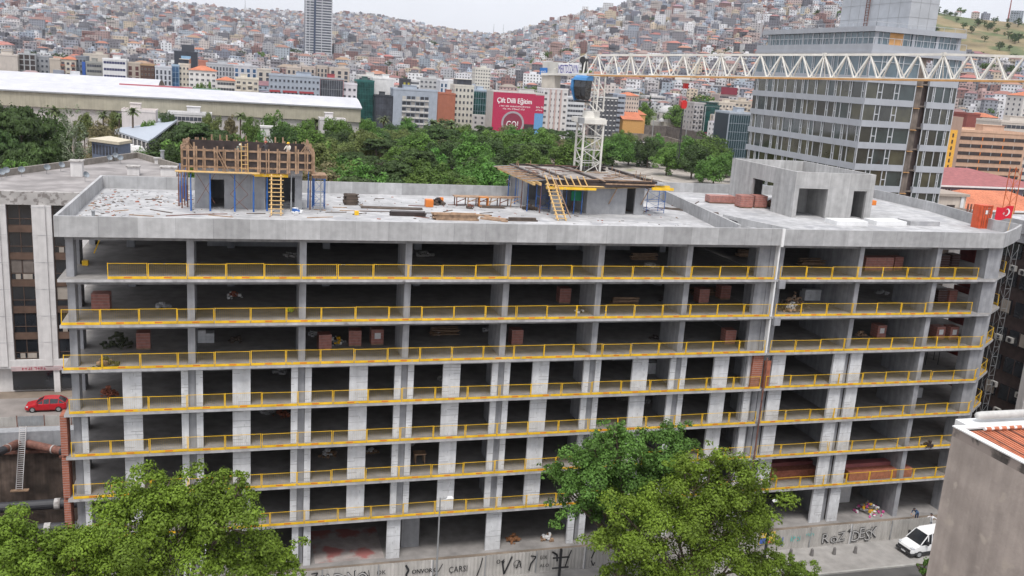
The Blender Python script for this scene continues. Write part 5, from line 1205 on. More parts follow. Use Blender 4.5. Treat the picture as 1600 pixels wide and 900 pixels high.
# ------------------------------------------------------------------ the pit
for i, (a, c, lb, r) in enumerate([(tuple(aty(27, 693, 31.3)), tuple(aty(-30, 720, 24)), 'upper left brown strut pipe wedged against the pit wall', .42), (tuple(aty(43, 693, 31.3)), (-.4, 25.5, aty(101, 727, 25.5).z), 'upper right dark strut pipe sloping down towards the building', .42),
                            ((-45, 24, aty(50, 791, 24).z-.2), (-.4, 24, aty(50, 789, 24).z), 'long horizontal rusty strut pipe across the pit', .5), ((-45, 19, aty(50, 829, 19).z-.2), (-.4, 19, aty(50, 827, 19).z), 'lower horizontal dark strut pipe behind the tree', .5)]):
    t = thing('strut_pipe', tuple(min(a, c, key=lambda v: v[2])), lb, 'steel pipe')
    a = Vector(a); c = Vector(c); d = (c-a); q = MB(); f = .72 if i >= 2 else .4
    q.tube(a, a+d*f, r, n=16, m=0); q.tube(a+d*f, c, r, n=16, m=1); q.build('pipe', [m_rust, mat('black_pipe', (.035, .035, .04), .55) if i == 0 else bpy.data.materials['black_pipe']], t, smooth=False)
    for f_ in (.3, .75, .88): q = MB(); q.tube(a+d*f_, a+d*(f_+.012), r*1.12, n=16); q.build('collar', m_pw2, t)
q = MB(); q.box(-16, 31.55, -29.35, -.5, 31.95, -29.05); q.box(-6.5, 31.2, -29.9, -.5, 31.5, -29.7); q.build('waling_beam', m_rust, label='rusty steel waling beam along the pit wall', cat='beam')
t = thing('pit_ladder', tuple(aty(30, 765, 29.8)), 'long pale metal ladder down the pit wall', 'ladder')
a0, a1 = atd(118, 650, 101), Vector((0, 0, 0)); p0 = aty(30, 765, 29.8); p1 = aty(36, 666, 31.0); dx = Vector((.3, 0, 0))
q = MB()
for s in (-1, 1): q.beam(p0+dx*s, p1+dx*s, .06)
n = 30
for i in range(n): f = (i+.5)/n; q.beam(p0.lerp(p1, f)-dx, p0.lerp(p1, f)+dx, .05)
q.build('ladder_frame', m_pw, t)
q = MB(); q.box(p0.x-.8, p0.y-.3, p0.z-.12, p0.x+.9, p0.y+.2, p0.z-.02); q.build('plank', m_tim, label='plank at the foot of the pit ladder', cat='plank')
heap(58, 765, 2.4, .3, [pmat('blue_tarp', (.06, .16, .3)), m_pw2], 'blue and grey sheets lying in the pit', z=-36, n=14, sz=.7, name='sheet_heap')
t = thing('street_fence', (-10, 33.3, GZ), 'low corrugated metal fence between the pit and the back street', 'fence')
for i in range(16):
    x = -2.9-i*2.6; q = MB()
    for j in range(10): q.box(x+.05+j*.25, 33.3+(.03 if j % 2 else 0), GZ+.01, x+.29+j*.25, 33.33+(.03 if j % 2 else 0), GZ+1.1+.03*math.sin(i*3))
    q.build('sheet_panel', m_steel if i % 2 else m_fence, t); q = MB(); q.box(x-.05, 33.2, GZ, x+.03, 33.28, GZ+1.25); q.build('fence_post', m_rust, t)
# ------------------------------------------------------------------ trees
def leafmat(name, c, var=.35, island=.35, tr=.25, objvar=.12, hue=.012):
    return mat(name, c, .6, 0, var=var, scale=.35, island=island, trans=tr, objvar=objvar, hue=hue, coord='O', spec=.25)
L_bright = leafmat('leaves_bright', (.145, .225, .026), .35, .30, .2, objvar=.04, hue=.005)
L_mid = leafmat('leaves_green', (.115, .20, .038), .3, .4)
L_dark = leafmat('leaves_dark', (.052, .09, .025), .3, .4, .15)
L_deep = leafmat('leaves_deep_green', (.095, .175, .035), .3, .4, .25)
L_olive = leafmat('leaves_olive', (.15, .185, .055), .3, .4)
L_brown = leafmat('leaves_brownish', (.19, .165, .085), .3, .4)
L_pale = leafmat('leaves_pale', (.24, .29, .15), .3, .4)
L_fresh = leafmat('leaves_fresh', (.10, .21, .04), .3, .4)
def crown_mesh(name, m, lobes, n, ls, seed, shell=.55, flat=0, aspect=1.0, sub=7, jut=.16):
    """leaf-sized faces on many small tufts that sit on the lobes (x,y,z,rx,ry,rz)"""
    r = random.Random(seed); q = MB(); T = []
    for lx, ly, lz, rx, ry, rz in lobes:
        for i in range(sub):
            u = r.uniform(-.75, 1) if not flat else r.uniform(-.1, 1); a = r.uniform(0, 6.283); s = math.sqrt(max(0, 1-u*u)); rad = r.uniform(.5, 1.0)+(r.uniform(0, jut*2) if r.random() < .35 else 0)
            k = r.uniform(.26, .50); T.append((lx+rx*rad*s*math.cos(a), ly+ry*rad*s*math.sin(a), lz+rz*rad*u, rx*k, ry*k, rz*k*(.75 if flat else 1), lx, ly, lz))
    tot = sum(t[3]*t[4]+t[3]*t[5] for t in T)
    for cx, cy, cz, rx, ry, rz, lx, ly, lz in T:
        k = max(6, int(n*(rx*ry+rx*rz)/tot))
        for j in range(k):
            u = r.uniform(-.55, 1) if not flat else r.uniform(-.3, 1); a = r.uniform(0, 6.283); s = math.sqrt(max(0, 1-u*u)); rad = (shell+(1-shell)*r.random())*(1+abs(r.gauss(0, .12)))
            px, py, pz = cx+rx*rad*s*math.cos(a), cy+ry*rad*s*math.sin(a), cz+rz*rad*u
            d = Vector((px-cx, py-cy, (pz-cz)*1.2+rx*.35)).normalized(); d = (d+Vector((r.gauss(0, .3), r.gauss(0, .3), r.gauss(0, .3)))).normalized()
            t = d.orthogonal().normalized(); b = d.cross(t); ang = r.uniform(0, 6.283); t, b = t*math.cos(ang)+b*math.sin(ang), b*math.cos(ang)-t*math.sin(ang)
            w = ls*r.uniform(.55, 1.15); P = Vector((px, py, pz)); f = d*w*.18
            q.face([P-t*w*.5, P-b*w*.3*aspect-f*.5, P+t*w*.5, P+b*w*.3*aspect-f*.5])
    return q.mesh(name, m)
def branch_mb(q, p, d, L, r, depth, rnd, ends, spread=.6):
    e = p+d*L; q.tube(p, e, r, r*.62, n=6 if depth < 2 else 5, cap=False)
    if depth == 0 or r < .03: ends.append(e); return
    for i in range(rnd.choice((2, 3))):
        nd = (d+Vector((rnd.gauss(0, spread), rnd.gauss(0, spread), rnd.gauss(.1, spread*.5)))).normalized()
        branch_mb(q, e, nd, L*rnd.uniform(.6, .85), r*.6, depth-1, rnd, ends, spread)
def big_tree(x, y, h, lobes, n, ls, m, label, seed, tr=.28, z0=GZ+.12):
    t = thing('street_tree', (x, y, z0), label, 'tree'); rnd = random.Random(seed)
    q = MB(); base = Vector((x, y, z0)); fork = h*.30
    pts = [base]; r0 = tr
    q.tube(base, base+Vector((.1, .05, fork)), r0, r0*.75, n=12, cap=False)
    top = base+Vector((.1, .05, fork))
    for lx, ly, lz, rx, ry, rz in lobes:
        tgt = base+Vector((lx, ly, lz-rz*.2)); mid = top.lerp(tgt, .5)+Vector((rnd.gauss(0, .3), rnd.gauss(0, .3), .3)); rr = r0*.5
        q.tube(top, mid, rr, rr*.65, n=7, cap=False); q.tube(mid, tgt, rr*.65, rr*.3, n=6, cap=False)
        for i in range(5):
            d = Vector((rnd.gauss(0, 1), rnd.gauss(0, 1), rnd.gauss(.5, .7))).normalized(); q.tube(tgt, tgt+Vector((d.x*rx, d.y*ry, d.z*rz))*.75, rr*.28, .015, n=5, cap=False)
    q.build('trunk', m_bark, t)
    me = crown_mesh('crown', m, lobes, int(n*1.9), ls*.92, seed, shell=.45, sub=18, jut=.55); link_mesh('crown', me, t)
    return t
def lobes_px(specs, Y, x, y, z0=GZ+.12):
    """crown lobes given where the photograph shows them: (px, py, radius in m, depth offset)"""
    out = []
    for s in specs:
        px, py, r = s[:3]; dy = s[3] if len(s) > 3 else 0; p = aty(px, py, Y+dy); rz = s[4] if len(s) > 4 else .85
        r *= .93; out.append((p.x-x, p.y-y, p.z-z0, r, r, r*rz))
    return out
def bt(specs, Y, h, n, ls, m, label, seed, base_px):
    p = aty(base_px, 900, Y); lo = lobes_px(specs, Y, p.x, Y); return big_tree(p.x, Y, h, lo, n, ls, m, label, seed)
bt([(965, 700, 1.9), (1030, 700, 2.0), (1060, 690, 1.2), (920, 740, 2.1), (970, 755, 2.4), (1030, 745, 2.2), (880, 745, 1.1), (895, 775, 1.7), (950, 800, 1.9), (962, 672, .8), (1000, 790, 1.8), (930, 700, 1.0), (858, 738, .6)], -9.5, 15, 20000, .27, L_deep, 'dark green broadleaf street tree behind the brighter tree in front of the building', 31, 970)
bt([(1085, 760, 2.6), (1140, 745, 1.8), (1035, 790, 2.4), (1110, 820, 3.0), (1160, 790, 2.1), (1000, 830, 2.3), (1060, 860, 2.6), (1150, 860, 2.4), (975, 800, 1.2), (1010, 880, 2.0), (1110, 720, 1.0), (1070, 735, 1.0), (1175, 820, 1.6), (950, 850, 1.2), (1180, 760, 1.0), (1130, 905, 2.6), (1040, 920, 2.4), (960, 895, 1.0), (1190, 880, 1.3), (1200, 905, 1.0)], -14.5, 13, 34000, .25, L_bright, 'large bright green broadleaf street tree right of the middle', 32, 1085)
bt([(1235, 885, .8), (1210, 875, .8), (1255, 895, .8), (1180, 892, 1.0), (1230, 905, 1.1), (1265, 905, .7)], -12.5, 4, 4500, .2, L_bright, 'low bright green bush at the right foot of the large tree', 33, 1230)
bt([(260, 778, 1.6), (325, 782, 1.4), (246, 748, .7), (330, 754, .6), (200, 815, 2.2), (290, 820, 2.5), (370, 770, 1.0), (360, 820, 1.9), (150, 850, 2.0), (230, 870, 2.5), (320, 880, 2.6), (400, 870, 2.0), (420, 900, 1.9), (120, 890, 1.9), (375, 745, .4), (440, 870, 1.0), (270, 790, 1.8), (180, 910, 2.0), (450, 895, .9), (215, 775, .8)], -12.5, 12, 34000, .25, L_bright, 'large bright green broadleaf street tree in the lower left', 34, 275)
bt([(20, 850, 1.6), (55, 860, 1.2), (10, 890, 2.0), (70, 890, 1.6), (-20, 860, 1.6), (15, 822, .8)], -13.5, 9, 9000, .25, L_bright, 'bright green street tree cut by the lower left corner', 35, 15)
bt([(1448, 882, .35), (1443, 892, .35), (1452, 876, .25)], -11.0, 1.5, 500, .2, L_fresh, 'small green shrub at the foot of the plastered house', 36, 1446)
# ---- park trees: a few prototypes, copied
def proto(kind, seed):
    r = random.Random(seed)
    spec = {'round': (L_mid, 7.0), 'dark': (L_dark, 7.0), 'olive': (L_olive, 7), 'pine': (L_dark, 7.5), 'deep': (L_deep, 7.5), 'fresh': (L_fresh, 6.5), 'brown': (L_brown, 6), 'pale': (L_pale, 6)}[kind]
    m, R_ = spec; lobes = []
    if kind == 'pine':
        for i in range(11):
            a = r.uniform(0, 6.28); d = R_*r.uniform(.15, .72); lobes.append((d*math.cos(a), d*math.sin(a), 10.2+r.uniform(-1.3, 2.0)-d*.12, r.uniform(2.2, 3.3), r.uniform(2.2, 3.3), r.uniform(1.0, 1.6)))
    else:
        for i in range(12):
            a = r.uniform(0, 6.28); d = R_*r.uniform(.05, .58); z = 8.6+r.uniform(-2.6, 2.8)-d*.42; lobes.append((d*math.cos(a), d*math.sin(a), z, r.uniform(2.5, 4.0), r.uniform(2.5, 4.0), r.uniform(2.2, 3.3)))
    t = thing('park_tree', (0, 0, 0), 'x', 'tree', 'trees of the park behind the building')
    q = MB(); q.tube((0, 0, 0), (.2, .1, 6.5), .35, .25, n=8, cap=False)
    for l in lobes[:7]: q.tube((.2, .1, 5.5), l[:3], .18, .06, n=5, cap=False)
    q.build('trunk', m_bark, t); link_mesh('crown', crown_mesh('crown', m, lobes, 8500, .66, seed, shell=.72, flat=(kind == 'pine'), sub=8), t)
    return t
PRO = {}
for i, k in enumerate(('round', 'dark', 'olive', 'pine', 'deep', 'fresh', 'brown', 'pale', 'pine', 'round', 'deep')): PRO.setdefault(k, []).append([proto(k, 50+i), False])
KW = {'round': 'mid green rounded', 'dark': 'dark green dense', 'olive': 'olive green', 'pine': 'dark umbrella pine', 'deep': 'deep green broad', 'fresh': 'fresh bright green', 'brown': 'brownish', 'pale': 'pale green'}
TREES = []
def tree(kind, x, y, z, s, rz=None, sz=1, where='park'):
    TREES.append((kind, x, y, z, s, rz if rz is not None else random.uniform(0, 6.28), sz, where))
def tree_px(kind, px, ytop, wpx, Y, where='park', sz=1):
    """crown top at (px, ytop), crown width in photo pixels, distance Y"""
    p = aty(px, ytop, Y); k = pix(p)[2]; w = wpx*k/F; s = w/13.5; h = 14.0*s*sz
    z = p.z-h
    if z > GZ+.5: sz *= (p.z-GZ)/h; z = GZ
    tree(kind, p.x, p.y, z if z > GZ-3 else GZ-3, s, None, sz, where)
# explicit, as seen at the left and along the far edge
for a in [('pine', 30, 152, 130, 150), ('pine', -10, 190, 110, 140), ('dark', 70, 175, 90, 160), ('pine', 40, 205, 120, 115), ('dark', 100, 205, 60, 130), ('brown', 158, 182, 62, 230), ('brown', 175, 195, 50, 210), ('olive', 200, 222, 40, 170), ('pine', 300, 182, 120, 200), ('pine', 345, 200, 90, 180),
          ('deep', 300, 166, 46, 330), ('deep', 435, 163, 75, 240), ('dark', 440, 195, 60, 200), ('brown', 360, 178, 30, 320), ('round', 525, 180, 55, 300), ('olive', 180, 170, 30, 330), ('fresh', 405, 205, 40, 190), ('fresh', 215, 238, 50, 150), ('fresh', 225, 232, 40, 160),
          ('olive', 657, 148, 32, 560), ('dark', 698, 153, 50, 540), ('dark', 762, 160, 34, 560), ('brown', 745, 160, 24, 580), ('pale', 250, 172, 24, 330), ('round', 20, 240, 90, 105), ('dark', 275, 225, 50, 170), ('olive', 510, 215, 60, 230), ('deep', 330, 235, 60, 150), ('round', 300, 214, 50, 170), ('olive', 130, 172, 40, 290), ('round', 230, 184, 36, 290), ('dark', 265, 176, 36, 300), ('deep', 390, 172, 40, 290), ('round', 480, 182, 36, 300), ('deep', 540, 186, 40, 310), ('round', 575, 182, 34, 330), ('dark', 5, 160, 60, 260), ('olive', 330, 172, 34, 300)]:
    tree_px(*a)
for a in [('round', 1000, 180, 60, 560), ('round', 1065, 180, 60, 560), ('round', 1078, 178, 26, 580), ('fresh', 1025, 212, 34, 400), ('round', 975, 222, 34, 420), ('deep', 1075, 228, 50, 330), ('deep', 1105, 228, 60, 320), ('round', 1050, 235, 40, 340), ('deep', 1138, 243, 40, 300), ('deep', 945, 232, 30, 330), ('deep', 1010, 226, 30, 350),
          ('deep', 960, 222, 50, 330), ('deep', 985, 224, 44, 340), ('dark', 1015, 228, 44, 330), ('round', 1045, 232, 46, 300), ('deep', 1120, 240, 54, 270), ('dark', 1085, 236, 50, 290), ('deep', 960, 218, 34, 380), ('deep', 1060, 225, 34, 350), ('fresh', 1090, 232, 30, 320), ('round', 1120, 234, 34, 310), ('deep', 1150, 250, 30, 280), ('dark', 1085, 125, 24, 800), ('round', 1110, 128, 30, 780), ('deep', 1000, 140, 30, 760), ('dark', 1060, 142, 30, 760), ('round', 310, 125, 30, 430), ('round', 345, 135, 30, 430), ('round', 325, 123, 26, 440), ('deep', 540, 112, 30, 640)]:
    if a[2] > 200: a = (a[0], a[1], a[2]-3, int(a[3]*1.25), a[4])
    tree_px(*a[:5], where='town')
rows = 0
Y = 112
while Y < 425:
    step = 14.5+Y*.012
    xl = max(aty(-40 if Y < 190 else (235 if Y < 260 else 400), 240, Y).x, -60); xr = aty(905 if Y > 200 else 800, 240, Y).x
    x = xl+random.uniform(0, step)
    while x < xr:
        yy = Y+random.uniform(-4, 4); p = pix((x, yy, GZ+12))
        ok = not (135 < p[0] < 290 and Y < 175 and Y > 120 and p[1] > 175)
        if Y < 200 and p[0] < 480 and random.random() < .5: ok = False
        if ok: tree(random.choices(('round', 'dark', 'pine', 'deep', 'olive', 'fresh', 'brown'), (5, 6, 9, 6, 4, 1.8, .8))[0], x, yy, GZ, random.uniform(.95, 1.45 if Y < 300 else 1.15), None, random.uniform(.8, 1.02) if Y < 300 else random.uniform(.72, .88))
        x += step*random.uniform(.8, 1.25)
    Y += step*.86
TREES.sort(key=lambda t: t[2])
print('trees', len(TREES))
cnts = {}
bandw = [(0, 135, 'nearest'), (135, 170, 'second'), (170, 210, 'third'), (210, 255, 'fourth'), (255, 310, 'fifth'), (310, 370, 'sixth'), (370, 2000, 'farthest')]
order = {}
for bi, (a, b_, nm) in enumerate(bandw):
    for kind in KW:
        L_ = sorted([t for t in TREES if a <= t[2] < b_ and t[0] == kind], key=lambda t: pix((t[1], t[2], t[3]+9))[0])
        for i, t in enumerate(L_): order[id(t)] = '%s tree, %s of its kind from left, %s park rank' % (KW[kind], ordw(i), nm)
for t in TREES:
    kind, x, y, z, s, rz, sz, wh = t; pr = random.choice(PRO[kind])
    if not pr[1]: pr[1] = True; o = pr[0]; o.location = (x, y, z); o.rotation_euler.z = rz; o['label'] = order[id(t)]
    else: o = copy_tree(pr[0], (x, y, z), rz, label=order[id(t)])
    o.scale = (s, s, s*sz)
for k in PRO:
    for pr in PRO[k]:
        if not pr[1]:
            for c in list(KIDS.get(pr[0].name, [])): bpy.data.objects.remove(c)
            bpy.data.objects.remove(pr[0])
# poplar at the left, palms
def poplar(px, ytop, Y, w, label):
    p = aty(px, ytop, Y); h = p.z-GZ; t = thing('poplar_tree', (p.x, Y, GZ), label, 'tree')
    q = MB(); q.tube((p.x, Y, GZ), (p.x, Y, GZ+h*.9), .3, .08, n=8)
    for i in range(14):
        z = h*(.25+i*.045); a = i*2.4; q.tube((p.x, Y, GZ+z), (p.x+math.cos(a)*w*.35, Y+math.sin(a)*w*.35, GZ+z+3), .09, .03, n=5)
    q.build('trunk', pmat('pale_bark', (.36, .34, .30)), t)
    lo = [(math.cos(i*2.4)*w*.2, math.sin(i*2.4)*w*.2, h*(.35+.062*i), w*.32*(1.15-i*.07), w*.32*(1.15-i*.07), h*.09) for i in range(10)]
    link_mesh('crown', crown_mesh('crown', leafmat('leaves_poplar', (.20, .24, .15), .25, .4), lo, 5200, .42, 77, shell=.3, sub=9, jut=.4), t)
poplar(112, 163, 118, 5.5, 'tall pale poplar with silvery bark left of the white hall')
pp = None
m_palm = leafmat('palm_fronds', (.13, .17, .07), .2, .3)
def palm(px, ytop, Y, label, s=1.0):
    global pp
    p = aty(px, ytop, Y); z = GZ; h = (p.z-GZ)
    t = thing('palm_tree', (p.x, Y, GZ), label, 'palm', 'palms at the edge of the park')
    q = MB(); q.tube((p.x, Y, GZ), (p.x+.2, Y, GZ+h-2.2*s), .38*s, .28*s, n=8); q.build('trunk', m_bark, t)
    q = MB(); c = Vector((p.x+.2, Y, GZ+h-2.3*s)); r = random.Random(int(px))
    for i in range(34):
        a = i*2.399; el = r.uniform(-.45, 1.1); L = 3.0*s*r.uniform(.8, 1.1); d = Vector((math.cos(a)*math.cos(el), math.sin(a)*math.cos(el), math.sin(el))); sd_ = Vector((-math.sin(a), math.cos(a), 0)); pr = c
        for k in range(4):
            dn = (d+Vector((0, 0, -.32*k))).normalized(); nx = pr+dn*L/4; w = (.30, .42, .36, .2)[k]*s; w2 = (.42, .36, .2, .03)[k]*s
            q.face([pr-sd_*w-Vector((0, 0, .08)), nx-sd_*w2-Vector((0, 0, .08)), nx, pr]); q.face([pr, nx, nx+sd_*w2-Vector((0, 0, .08)), pr+sd_*w-Vector((0, 0, .08))]); pr = nx
    q.build('crown', m_palm, t)
for i, (px, yt, Y, s) in enumerate([(84, 160, 300, 1.3), (160, 168, 300, 1.1), (206, 163, 290, 1.1), (185, 172, 320, .9), (375, 172, 310, 1.0), (495, 178, 330, 1.4), (570, 180, 420, 1.6), (600, 176, 430, 1.6), (635, 178, 420, 1.7), (676, 182, 400, 1.7), (705, 183, 400, 1.6), (690, 188, 380, 1.3), (390, 178, 300, .9)]):
    palm(px, yt, Y, 'palm with a spread of fronds, %s palm from the left edge of the park' % ordw([0, 1, 3, 2, 4, 6, 7, 8, 9, 10, 12, 11, 5][i]), s)
# ------------------------------------------------------------------ generic buildings of the town
FOOT = []
LIB = {}
def cm(c, rough=.85):
    k = tuple(round(v, 2) for v in c)
    if k not in LIB: LIB[k] = mat('render_%s' % ('pale' if sum(c) > 1.2 else 'mid' if sum(c) > .5 else 'dark'), c, rough, var=.08, scale=.4, streak=.08)
    return LIB[k]
GL2 = mat('window_dark', (.05, .055, .07), .35, var=.5, scale=.3)
GLB = mat('window_blue', (.03, .08, .16), .2, var=.5, scale=.3); GLG = mat('window_green', (.012, .06, .055), .15, var=.6, scale=.3)
TERR = None
def gz(x, y): return TERR(x, y) if TERR else GZ
def building(px0, px1, ytop, Y, style, wall, label, name='apartment_block', depth=14, roof=None, cols=5, glass=None, trim=None, fh=3.2, top=0, base=None, cat='building'):
    a = aty(px0, ytop, Y); b_ = aty(px1, ytop+(px1-px0)*.055, Y); x0, x1 = a.x, b_.x; zt = (a.z+b_.z)/2; zb = (base if base is not None else min(gz(x0, Y), gz(x1, Y), GZ+0)-.0)
    zb = min(zb, zt-6); FOOT.append((x0-3, x1+3, Y-4, Y+depth+4))
    t = thing(name, ((x0+x1)/2, Y+depth/2, zb), label, cat); W_ = x1-x0
    q = MB(); q.box(x0, Y, zb, x1, Y+depth, zt); q.build('wall', [cm(wall)], t)
    glass = glass or GL2; tr = cm(trim) if trim else cm([min(.8, v*1.15) for v in wall])
    nf = max(1, min(14, int((zt-zb-1)/fh))); shown = 0
    def win(x, z, w, h, y=Y, mm=None):
        nonlocal shown
        if shown >= 98: return
        shown += 1
        key = (round(w, 2), round(h, 2), (mm or glass).name, tr.name)
        if key not in LIB:
            q = MB(); q.box(-w/2+.08, -.05, .08, w/2-.08, .0, h-.08, 0)
            q.box(-w/2, -.12, 0, w/2, -.002, .078, 1); q.box(-w/2, -.07, h-.079, w/2, -.002, h, 1); q.box(-w/2, -.07, .079, -w/2+.079, -.002, h-.08, 1); q.box(w/2-.079, -.07, .079, w/2, -.002, h-.08, 1)
            if w > 1.6: q.box(-.04, -.09, .081, .04, -.051, h-.081, 1)
            LIB[key] = q.mesh('window', [mm or glass, tr])
        link_mesh('window', LIB[key], t, Vector((x, y, z))-wl(t))
    if style in ('win', 'balc', 'hotel'):
        cw = W_/cols
        for f in range(nf):
            z = zt-1.0-(f+1)*fh+1.0
            for c in range(cols):
                x = x0+(c+.5)*cw
                if style == 'balc' and c % 2 == 0:
                    win(x, z-.6, cw*.62, 2.2); q = MB(); q.box(x-cw*.42, Y-1.2, z-.85, x+cw*.42, Y-.002, z-.70); q.box(x-cw*.42, Y-1.2, z-.699, x+cw*.42, Y-1.1, z+.25); q.build('balcony', tr, t)
                else: win(x, z, min(cw*.55, 2.0), 1.45 if style != 'hotel' else 1.9)
        dside = int(depth/4)
        for f in range(nf):
            z = zt-1.0-(f+1)*fh+1.0
            for c in range(dside):
                if px0 > 500 and shown < 96:
                    y = Y+(c+.5)*depth/dside; shown += 1; q = MB(); q.box(x0-.05, y-.6, z, x0-.002, y+.6, z+1.4); q.build('window', glass, t)
    elif style == 'ribbon':
        for f in range(nf):
            z = zt-1.1-f*fh-1.5; q = MB(); q.box(x0+.6, Y-.06, z, x1-.6, Y-.002, z+1.4, 0)
            for c in range(1, cols*2): x = x0+.6+c*(W_-1.2)/(cols*2); q.box(x-.06, Y-.1, z, x+.06, Y-.061, z+1.4, 1)
            q.build('window_band', [glass, tr], t)
    elif style == 'vert':
        cw = W_/cols
        for c in range(cols):
            x = x0+(c+.5)*cw; q = MB(); q.box(x-cw*.24, Y-.05, zb+4, x+cw*.24, Y-.002, zt-1.2, 0)
            for f in range(nf): z = zt-1.2-f*fh; q.box(x-cw*.24, Y-.1, z-.7, x+cw*.24, Y-.051, z-.001, 1)
            q.build('window_strip', [glass, tr], t)
    elif style == 'glass':
        q = MB(); q.box(x0+.3, Y-.1, zb, x1-.3, Y-.002, zt-.6, 0); q.box(x1+.002, Y+.5, zb, x1+.06, Y+depth-.5, zt-.6, 0); q.box(x0-.06, Y+.5, zb, x0-.002, Y+depth-.5, zt-.6, 0); q.build('glass_front', glass, t)
        for f in range(nf+1): q = MB(); z = zt-.8-f*fh; q.box(x0+.3, Y-.16, z-.12, x1-.3, Y-.101, z); q.build('transom', tr, t)
        q = MB()
        for c in range(cols*2+1): x = x0+.3+c*(W_-.6)/(cols*2); q.box(x-.05, Y-.14, zb, x+.05, Y-.101, zt-.6)
        q.build('mullions', tr, t)
    elif style == 'frame':
        cw = W_/cols
        for f in range(nf):
            for c in range(cols):
                x = x0+c*cw; z = zt-(f+1)*fh; q = MB(); q.box(x+.35, Y-.04, z+.3, x+cw-.35, Y-.002, z+fh-.3); q.build('opening_shade', m_ply, t)  # dark panel on the wall paints the shade inside each bay
                shown += 1
    if roof == 'tile':
        q = MB(); z = zt; o = .6; cx0, cx1, cy0, cy1 = x0-o, x1+o, Y-o, Y+depth+o; rh = min(W_, depth)*.2; ins = min(W_, depth)/2
        ra, rb = ((cx0+ins, (cy0+cy1)/2), (cx1-ins, (cy0+cy1)/2)) if W_ >= depth else (((cx0+cx1)/2, cy0+ins), ((cx0+cx1)/2, cy1-ins))
        A, B_, C_, D = (cx0, cy0, z+.02), (cx1, cy0, z+.02), (cx1, cy1, z+.02), (cx0, cy1, z+.02); P_, Q_ = (*ra, z+rh), (*rb, z+rh)
        if W_ >= depth: fs = [[A, B_, Q_, P_], [B_, C_, Q_], [C_, D, P_, Q_], [D, A, P_]]
        else: fs = [[A, B_, P_], [B_, C_, Q_, P_], [C_, D, Q_], [D, A, P_, Q_]]
        for f in fs: q.face(f)
        q.face([D, C_, B_, A]); q.build('roof', m_tile, t)
    else:
        q = MB(); wall_run(q, [(x0-.12, Y-.15), (x1+.12, Y-.15), (x1+.12, Y+depth+.1), (x0-.12, Y+depth+.1)], zt-.35, zt+.55, .28, close=True); q.build('roof_parapet', tr, t)
        r = random.Random(int(px0*7+Y))
        if W_ > 9:
            q = MB(); xx = x0+W_*r.uniform(.2, .55); q.box(xx, Y+4, zt+.002, xx+W_*.3, Y+8, zt+2.4); q.box(xx-.3, Y+3.7, zt+2.4, xx+W_*.3+.3, Y+8.3, zt+2.55); q.build('roof_house', cm([min(.7, v*1.0+.05) for v in wall]), t)
        if top: q = MB(); q.box(x0+W_*.12, Y+1.2, zt+.56, x1-W_*.12, Y+depth-2, zt+.55+top*.8, 0); q.box(x0+W_*.05, Y+.5, zt+.55+top*.8, x1-W_*.05, Y+depth-1, zt+.8+top*.8, 1); q.build('penthouse', [glass, tr], t)
    return t, x0, x1, zt, zb
CRM = (.58, .53, .45); WHT = (.66, .66, .66); GRY = (.36, .37, .38); BGE = (.46, .40, .34); BLG = (.33, .37, .43)
# ------------------------------------------------------------------ hills
SKY = [(-300, -30), (-100, -22), (0, -14), (120, -6), (240, 0), (320, 9), (400, 15), (480, 19), (550, 20), (600, 25), (650, 35), (700, 45), (760, 53), (800, 51), (850, 35), (900, 20), (960, 7), (1000, 0), (1100, -16), (1250, -26), (1400, -12), (1460, 6), (1520, 16), (1600, 24), (1700, 34), (1900, 60)]
RID = [(-300, 2700), (400, 2700), (700, 3100), (780, 3000), (830, 2000), (950, 1800), (1300, 1650), (1900, 1600)]
def interp(T, x):
    if x <= T[0][0]: return T[0][1]
    for (a, u), (b_, v) in zip(T, T[1:]):
        if x <= b_: return u+(v-u)*(x-a)/(b_-a)
    return T[-1][1]
AZT = []
for i in range(-300, 1901, 20):
    y = interp(SKY, i); d = ray(i, y); AZT.append((math.atan2(d.x, d.y), (d.z/math.hypot(d.x, d.y), interp(RID, i), i)))
def azv(az):
    if az <= AZT[0][0]: return AZT[0][1]
    if az >= AZT[-1][0]: return AZT[-1][1]
    for (a, u), (b_, v) in zip(AZT, AZT[1:]):
        if az <= b_: t = (az-a)/(b_-a); return tuple(p+(q-p)*t for p, q in zip(u, v))
def hill_pt(az, d):
    te, R_, px = azv(az); zr = CAM.z+R_*te-9; d0 = 760
    if d <= d0: return GZ
    t = (d-d0)/(R_-d0)
    if t > 1: z = zr-(d-R_)*.10
    else: z = GZ+(zr-GZ)*(t**1.12)
    und = 5*math.sin(az*31+d*.006)*math.sin(d*.011+az*9)*min(1, t*3)*(1-min(1, t)**6)
    return z+und
def terr(x, y):
    return hill_pt(math.atan2(x-CAM.x, y-CAM.y), math.hypot(x-CAM.x, y-CAM.y))
TERR = terr
q = MB(); azs = [AZT[0][0]+(AZT[-1][0]-AZT[0][0])*i/110 for i in range(111)]; ds = [560, 640, 720]+[760+i*50 for i in range(62)]
grid = [[(CAM.x+math.sin(a)*d, CAM.y+math.cos(a)*d, hill_pt(a, d)-(.3 if d < 761 else 0)+(.35 if d < 761 else 0)) for a in azs] for d in ds]
k = 0
for r_ in grid: q.v.extend(r_)
n = len(azs)
for i in range(len(ds)-1):
    for j in range(n-1): q.f.append((i*n+j, i*n+j+1, (i+1)*n+j+1, (i+1)*n+j)); q.m.append(0); q.c.append(None)
m_hill = mat('hill_ground', (.22, .175, .095), .95, var=.35, scale=.02, spots=((.10, .125, .05), .018, .52), patch=.1)
m_hill2 = mat('town_ground', (.22, .20, .185), .95, var=.3, scale=.05)
q.build('hillside', m_hill, kind='structure', smooth=True)
